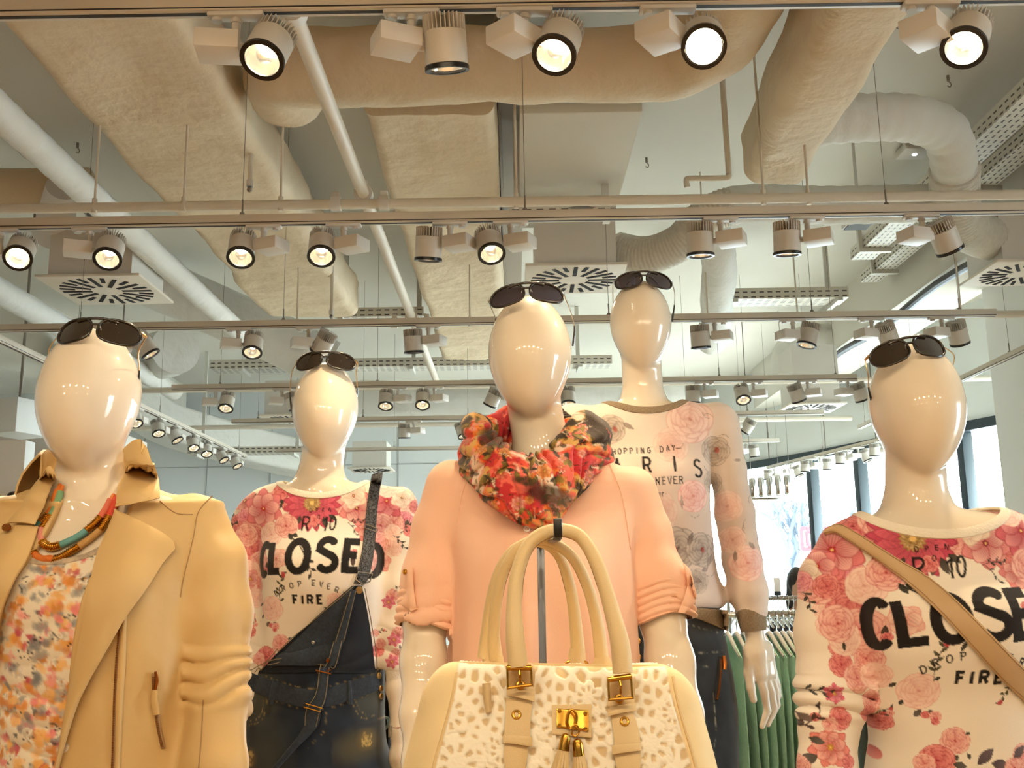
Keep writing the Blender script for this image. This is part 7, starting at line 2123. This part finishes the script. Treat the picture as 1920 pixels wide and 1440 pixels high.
# more mint shirts showing between the jacket and its sleeve
xm0, xm1 = P(300, 1150, 3.3)[0], P(470, 1150, 3.3)[0]
zr = P(360, 1120, 3.3)[2]
rk = thing('clothes_rail', 'clothes rail of mint green shirts behind the tan jacket', 'clothes rack', (xm0, 3.3, 0))
b = MB(); b.cyl((xm0, 3.3, zr), (xm1, 3.3, zr), 0.012, n=16); b.build('rail', M['chrome'], rk)
for x in (xm0, xm1):
    b = MB(); b.cyl((x, 3.3, 0.0), (x, 3.3, zr), 0.014, n=14); b.build('post', M['chrome'], rk)
for i, px in enumerate((338, 352, 364, 378)):
    x = P(px, 1150, 3.3)[0]
    tee(x, 3.3, zr, 'mint green shirt, %s from the left behind the jacket sleeve' % ORD[i], 'mint shirts behind the jacket', length=0.7, seed=30 + i, thick=0.009)
# the rack of dark hangers further back
R2Y = 5.6; R2Z = P(1430, 1122, R2Y)[2]
xa, xb = P(1366, 1120, R2Y)[0], P(1620, 1120, R2Y)[0]
rk = thing('clothes_rail', 'far clothes rail crowded with empty steel hangers', 'clothes rack', (xa, R2Y, 0))
b = MB(); b.cyl((xa, R2Y, R2Z), (xb, R2Y, R2Z), 0.012, n=14); b.build('rail', M['chrome'], rk)
for x in (xa, xb):
    b = MB(); b.cyl((x, R2Y, 0.0), (x, R2Y, R2Z), 0.013, n=12); b.build('post', M['chrome'], rk)
for i in range(15):
    x = P(1372 + i * 9.5, 1120, R2Y)[0]
    hanger(x, R2Y, R2Z - 0.008, 'steel hanger, %s from the left on the far rail' % ORD[i], 'hangers on the far rail', 'steel', 'steel')
p = P(1457, 1096, 5.5)
t = thing('price_card', 'small white price card with a dark foot standing over the far rail', 'sign', p - (0, 0, 0.07))
b = MB(); b.box(p, (0.034, 0.003, 0.072), ch=0.001); b.build('card', mat('white_card', '#eef0f0', 0.5), t, angle=30)
b = MB(); b.box(p - (0, 0, 0.047), (0.034, 0.012, 0.022)); b.cyl(p - (0, 0, 0.058), (p[0], p[1], R2Z), 0.003, n=8); b.build('holder', M['mull'], t, smooth=False)
# black clothes and loose hangers between the second and middle mannequins
xk0, xk1 = P(690, 1180, 3.1)[0], P(885, 1180, 3.1)[0]; zr = P(740, 1190, 3.1)[2]
rk = thing('clothes_rail', 'clothes rail of black tops behind the dungarees mannequin', 'clothes rack', (xk0, 3.1, 0))
b = MB(); b.cyl((xk0, 3.1, zr), (xk1, 3.1, zr), 0.011, n=14); b.build('rail', M['chrome'], rk)
for x in (xk0, xk1):
    b = MB(); b.cyl((x, 3.1, 0.0), (x, 3.1, zr), 0.012, n=12); b.build('post', M['chrome'], rk)
M['blackcloth'] = mat('black_cloth', '#17161a', 0.9, bump=(300, 0.3))
for i, px in enumerate((722, 730, 738, 748)):
    tee(P(px, 1180, 3.1)[0], 3.1, zr + 0.06, 'black top, %s from the left behind the dungarees' % ORD[i], 'black tops on the rail', length=0.8, seed=50 + i, m='blackcloth', thick=0.009)
p = P(722, 1352, 2.75)
hk = spline([P(712, 1372, 2.75), P(710, 1352, 2.75), P(716, 1346, 2.75), P(727, 1347, 2.75), P(728, 1358, 2.75), P(722, 1366, 2.75), P(714, 1362, 2.75)], 6)
b = MB(); b.tube(hk, 0.0035, 8, sq=0.6)
b.tube([P(712, 1372, 2.75), P(713, 1420, 2.75), P(716, 1470, 2.75)], 0.0045, 8)
tag(b.build('plastic_hook', mat('grey_green_plastic', '#8fa29a', 0.3, trans=0.3), origin=p), 'grey green plastic hanger hook beside the dungarees hip', 'hanger')
p = P(846, 1216, 3.1)
t = thing('clip_hanger', 'clear clip hanger with a black clip beside the coral shirt', 'hanger', p)
b = MB(); b.tube(spline([P(830, 1224, 3.1), P(836, 1215, 3.1), P(846, 1212, 3.1), P(858, 1214, 3.1), P(872, 1222, 3.1)], 6), 0.006, 10); b.tube(spline([P(834, 1265, 3.1), P(832, 1240, 3.1), P(842, 1224, 3.1)], 6), 0.004, 8); b.tube(spline([P(846, 1212, 3.1), np.array([P(846, 1212, 3.1)[0], 3.1, zr - 0.02]), np.array([P(846, 1212, 3.1)[0], 3.115, zr + 0.004]), np.array([P(846, 1212, 3.1)[0], 3.1, zr + 0.017]), np.array([P(846, 1212, 3.1)[0], 3.085, zr + 0.004])], 5), 0.003, 8); b.build('clear_bar', M['clear'], t)
b = MB(); b.box(P(842, 1274, 3.1), (0.025, 0.02, 0.036), ch=0.003); b.build('clip', M['black'], t, angle=30)
b = MB(); b.cyl(P(847, 1258, 3.08), P(847, 1286, 3.08), 0.004, n=8); b.build('clip_spring', M['steel'], t)
# brown table and stand behind the right mannequin
p = P(1632, 1352, 3.4)
t = thing('display_table', 'dark brown display table behind the right mannequin sleeve', 'table', (p[0] + 0.42, 3.4, 0))
b = MB(); b.box((p[0] + 0.42, 3.4, p[2] - 0.0), (0.95, 0.6, 0.06), ch=0.005); b.build('tabletop', mat('dark_wood', '#6b4a30', 0.5, var=(9, '#4b3220', 0.8)), t, angle=30)
for sx in (-0.42, 0.42):
    for sy in (-0.25, 0.25):
        b = MB(); b.box((p[0] + 0.42 + sx, 3.4 + sy, (p[2] - 0.03) / 2), (0.05, 0.05, p[2] - 0.03)); b.build('leg', M['mull'], t, smooth=False)
a, c_ = P(1611, 1238, 2.975), P(1645, 1420, 2.975)
tag(MB().tube([a, (a + c_) / 2, c_], 0.012, 10).build('garment_arm', mat('beige_tube', '#b69a7c', 0.5), origin=a), 'beige sloping tube seen between the right mannequin sleeve and body', 'tube')
b = MB(); x = P(1620, 1400, 3.0)[0]; b.cyl((x, 3.0, 0), (x, 3.0, P(1617, 1250, 3.0)[2]), 0.016, n=14)
tag(b.build('rack_post', mat('dark_teal_metal', '#41524f', 0.5, 0.2), origin=(x, 3.0, 0)), 'dark green upright post behind the right mannequin sleeve', 'post')
# person far off by the window
h = P(1499, 1096, 8.2)
pt = thing('person', 'person with long dark hair far off by the shop window', 'person', (h[0], 8.2, 0))
def f_person(p):
    g = sd_ell(p, h + (0, 0, -0.005), (0.075, 0.09, 0.115))
    g = smin(g, sd_cap(p, h - (0, 0, 0.08), h - (0, 0, 0.2), 0.05), 0.03)
    g = smin(g, sd_chain(p, [h + (-0.17, 0, -0.26), h + (0.17, 0, -0.26)], [0.06, 0.06]), 0.05)
    g = smin(g, sd_ell(p, h + (0, 0, -0.48), (0.17, 0.11, 0.30)), 0.06)
    for k in (-1, 1):
        g = smin(g, sd_chain(p, [h + (0.19 * k, 0, -0.27), h + (0.23 * k, 0.02, -0.55), h + (0.2 * k, -0.1, -0.78)], [0.048, 0.042, 0.03]), 0.03)
        g = smin(g, sd_ell(p, h + (0.2 * k, -0.12, -0.83), (0.03, 0.04, 0.06)), 0.02)
        g = smin(g, sd_chain(p, [h + (0.09 * k, 0, -0.72), (h[0] + 0.1 * k, 8.2, 0.5), (h[0] + 0.1 * k, 8.22, 0.07)], [0.09, 0.062, 0.045]), 0.03)
        g = smin(g, sd_ell(p, (h[0] + 0.1 * k, 8.15, 0.045), (0.045, 0.12, 0.045)), 0.02)
    g = smin(g, sd_ell(p, h + (0, -0.093, -0.01), (0.012, 0.018, 0.022)), 0.01)
    return g
V, F = sdf_mesh(f_person, np.array([h[0] - 0.4, 7.8, -0.02]), np.array([h[0] + 0.4, 8.5, h[2] + 0.16]), 0.014)
np_mesh('body', V, F, mat('skin', '#c99a7c', 0.5), pt)
def f_hair(p):
    g = sd_ell(p, h + (0, 0.02, 0.02), (0.092, 0.10, 0.118))
    g = smin(g, sd_ell(p, h + (0, 0.055, -0.13), (0.10, 0.055, 0.17)), 0.03)
    return smax(g, -sd_ell(p, h + (0, -0.10, -0.04), (0.062, 0.07, 0.09)), 0.01) - 0.003 * fbm(p * np.array([1, 1, 0.2]), 60, 7, 2)
V, F = sdf_mesh(f_hair, h - (0.2, 0.2, 0.36), h + (0.2, 0.2, 0.2), 0.008)
np_mesh('hair', V, F, mat('dark_hair', '#1d1613', 0.45), pt)
f_coat = lambda p: smax(np.minimum(f_person(p) - 0.014, 9), np.maximum(p[:, 2] - (h[2] - 0.2), (h[2] - 0.95) - p[:, 2]), 0.01)
V, F = sdf_mesh(f_coat, np.array([h[0] - 0.4, 7.8, h[2] - 1.0]), np.array([h[0] + 0.4, 8.5, h[2] - 0.15]), 0.014)
np_mesh('coat', V, F, mat('dark_coat', '#2a2a30', 0.9), pt)
# hanging chrome letters seen from behind
t = thing('hanging_sign', 'row of rounded chrome blocks hanging before the window, left of the first mullion', 'sign', P(1445, 912, 9.4))
for i, px in enumerate((1411, 1427, 1443, 1459, 1476)):
    p = P(px, 912 - (i - 2) * 1.5, 9.4)
    b = MB(); b.box(p, (0.062, 0.05, 0.19), ch=0.022); b.build('chrome_block', M['chrome'], t, angle=50)
b = MB(); b.box(P(1443, 935, 9.4), (0.40, 0.04, 0.02), ch=0.004); b.build('shelf_rail', M['chrome'], t, angle=40)
for px in (1408, 1480):
    p = P(px, 893, 9.4); b = MB(); b.cyl(p, (p[0], p[1], CEILZ), 0.003, n=6); b.build('wire', M['wire'], t)
# left: white partition with a black camera dome, and a boxed unit
a, c_ = P(-60, 930, 5.0), P(50, 930, 5.0)
b = MB(); b.box(((a[0] + c_[0]) / 2, 5.0, 1.16), (c_[0] - a[0], 0.1, 2.32), ch=0.003)
pn = tag(b.build('partition', M['wall'], angle=30, origin=(a[0], 5.0, 0)), 'white partition at the left edge with a black camera on it', 'partition')
p = P(25, 932, 4.94)
t = thing('security_camera', 'small black camera on the white partition at the left edge', 'camera', p)
b = MB(); b.lathe([(0.0, 0.03), (0.018, 0.028), (0.026, 0.014), (0.028, 0.0), (0.0, 0.0)], p, (0, -1, 0), n=22); b.build('dome', M['black'], t)
b = MB(); b.cyl(p + (0.012, -0.024, -0.006), p + (0.014, -0.034, -0.008), 0.007, n=14); b.build('camera_lens', M['mull'], t)
p = P(55, 845, 7.2)
t = thing('air_unit', 'white boxed air unit hanging behind the left mannequin', 'air unit', p)
b = MB(); b.box(p + (0.15, 0.3, 0.0), (0.95, 0.6, 0.26), ch=0.006); b.build('casing', M['white'], t, angle=30)
b = MB()
for sx in (-0.25, 0.5): b.cyl(p + (sx, 0.3, 0.13), (p[0] + sx, p[1] + 0.3, CEILZ), 0.006, n=8)
b.build('hanger_rods', M['wire'], t)
p = P(35, 785, 6.4)
t = thing('air_unit', 'pale cube shaped air unit at the left edge above the diagonal track', 'air unit', p)
b = MB(); b.box(p, (0.26, 0.3, 0.22), X=(0.9, -0.3, 0), ch=0.005); b.build('casing', M['wall'], t, angle=30)
b = MB(); b.cyl(p, (p[0], p[1], CEILZ), 0.008, n=8); b.build('hanger_rod', M['wire'], t)

# ================================================================== outside the window
t = thing('station_sign', 'red framed sign with two letters standing in the street outside', 'sign', (P(1533, 1010, 24)[0], 24, -0.2))
M['signred'] = mat('sign_red', '#7a1822', 0.4); M['signwhite'] = mat('sign_white', '#8f9498', 0.4)
p = P(1533, 1010, 24); s_ = pxs(p)
w, h_ = 66 * s_, 46 * s_
def rrxz(w, h, r, y): return [p + np.array([a, y, b_]) for a, b_ in [(cx + r * math.cos(R(q)), cz + r * math.sin(R(q))) for cx, cz, q0 in ((w / 2 - r, h / 2 - r, 0), (-w / 2 + r, h / 2 - r, 90), (-w / 2 + r, -h / 2 + r, 180), (w / 2 - r, -h / 2 + r, 270)) for q in np.linspace(q0, q0 + 90, 7)]]
b = MB(); b.prism(rrxz(w, h_, h_ * 0.14, 0.0), (0, 0.12, 0)); b.build('frame', M['signred'], t, angle=40)
b = MB(); b.prism(rrxz(w * 0.80, h_ * 0.70, h_ * 0.08, -0.012), (0, 0.02, 0)); face = b.build('face', M['signwhite'], t, angle=40)
def letter(bars, arcs, cx):
    mb = MB(); S_ = h_ * 0.56
    def pt(x, z): return p + np.array([cx + (x - 0.3) * S_ , -0.026, (z - 0.5) * S_])
    for q in arcs + bars:
        L_ = [pt(*k) for k in q]
        mb.tube(spline(L_, 3) if len(L_) > 2 else L_, S_ * 0.13, 8, sq=0.2, up=(0, 1, 0))
    mb.build('letter', M['signred'], t, angle=60)
for ch, cx in (('D', -w * 0.18), ('B', w * 0.20)): letter([], [s for s in GL[ch]], cx)
for sx in (-0.3, 0.3):
    b = MB(); b.cyl((p[0] + sx * w, 24.06, -0.2), (p[0] + sx * w, 24.06, p[2] - h_ / 2 + 0.02), 0.05, n=12); b.build('post', M['zinc'], t)
def tree(x, y, h, label, seed):
    rng = random.Random(seed)
    mb = MB()
    def br(p, d, L_, r, lvl):
        q = p + d * L_
        mid = (p + q) / 2 + np.array([rng.uniform(-1, 1), rng.uniform(-1, 1), rng.uniform(-0.3, 0.3)]) * L_ * 0.08
        mb.tube(np.array([p, mid, q]), [r, r * 0.82, r * 0.62], 6 if lvl < 3 else 4, caps=lvl == 5)
        if lvl >= 5: return
        for k in range(3 if lvl < 4 else 2):
            e = d + np.array([rng.uniform(-1, 1), rng.uniform(-1, 1), rng.uniform(-0.15, 0.7)]) * 0.75
            br(q if k else mid * 0.3 + q * 0.7, e / np.linalg.norm(e), L_ * rng.uniform(0.62, 0.82), r * 0.66, lvl + 1)
    br(np.array([x, y, -0.2]), np.array([0, 0, 1.0]), h * 0.28, h * 0.040, 0)
    o = mb.build('bare_tree', mat('frosty_bark_%d' % seed, '#47505a', 0.9), angle=60, origin=(x, y, -0.2))  # one even blue-grey bark colour
    return tag(o, label, 'tree')
tp = P(1478, 1000, 48); tree(tp[0], 48, 6.4, 'bare pale tree outside the window, left of the first mullion', 3)
tp = P(1590, 1010, 55); tree(tp[0], 55, 6.6, 'bare pale tree outside, between the two left window mullions', 5)
b = MB(); b.box((40, 75, 1.6), (150, 2, 3.6)); struct(b.build('backdrop', mat('far_haze_wall', '#d5dde2', 0.9), smooth=False))
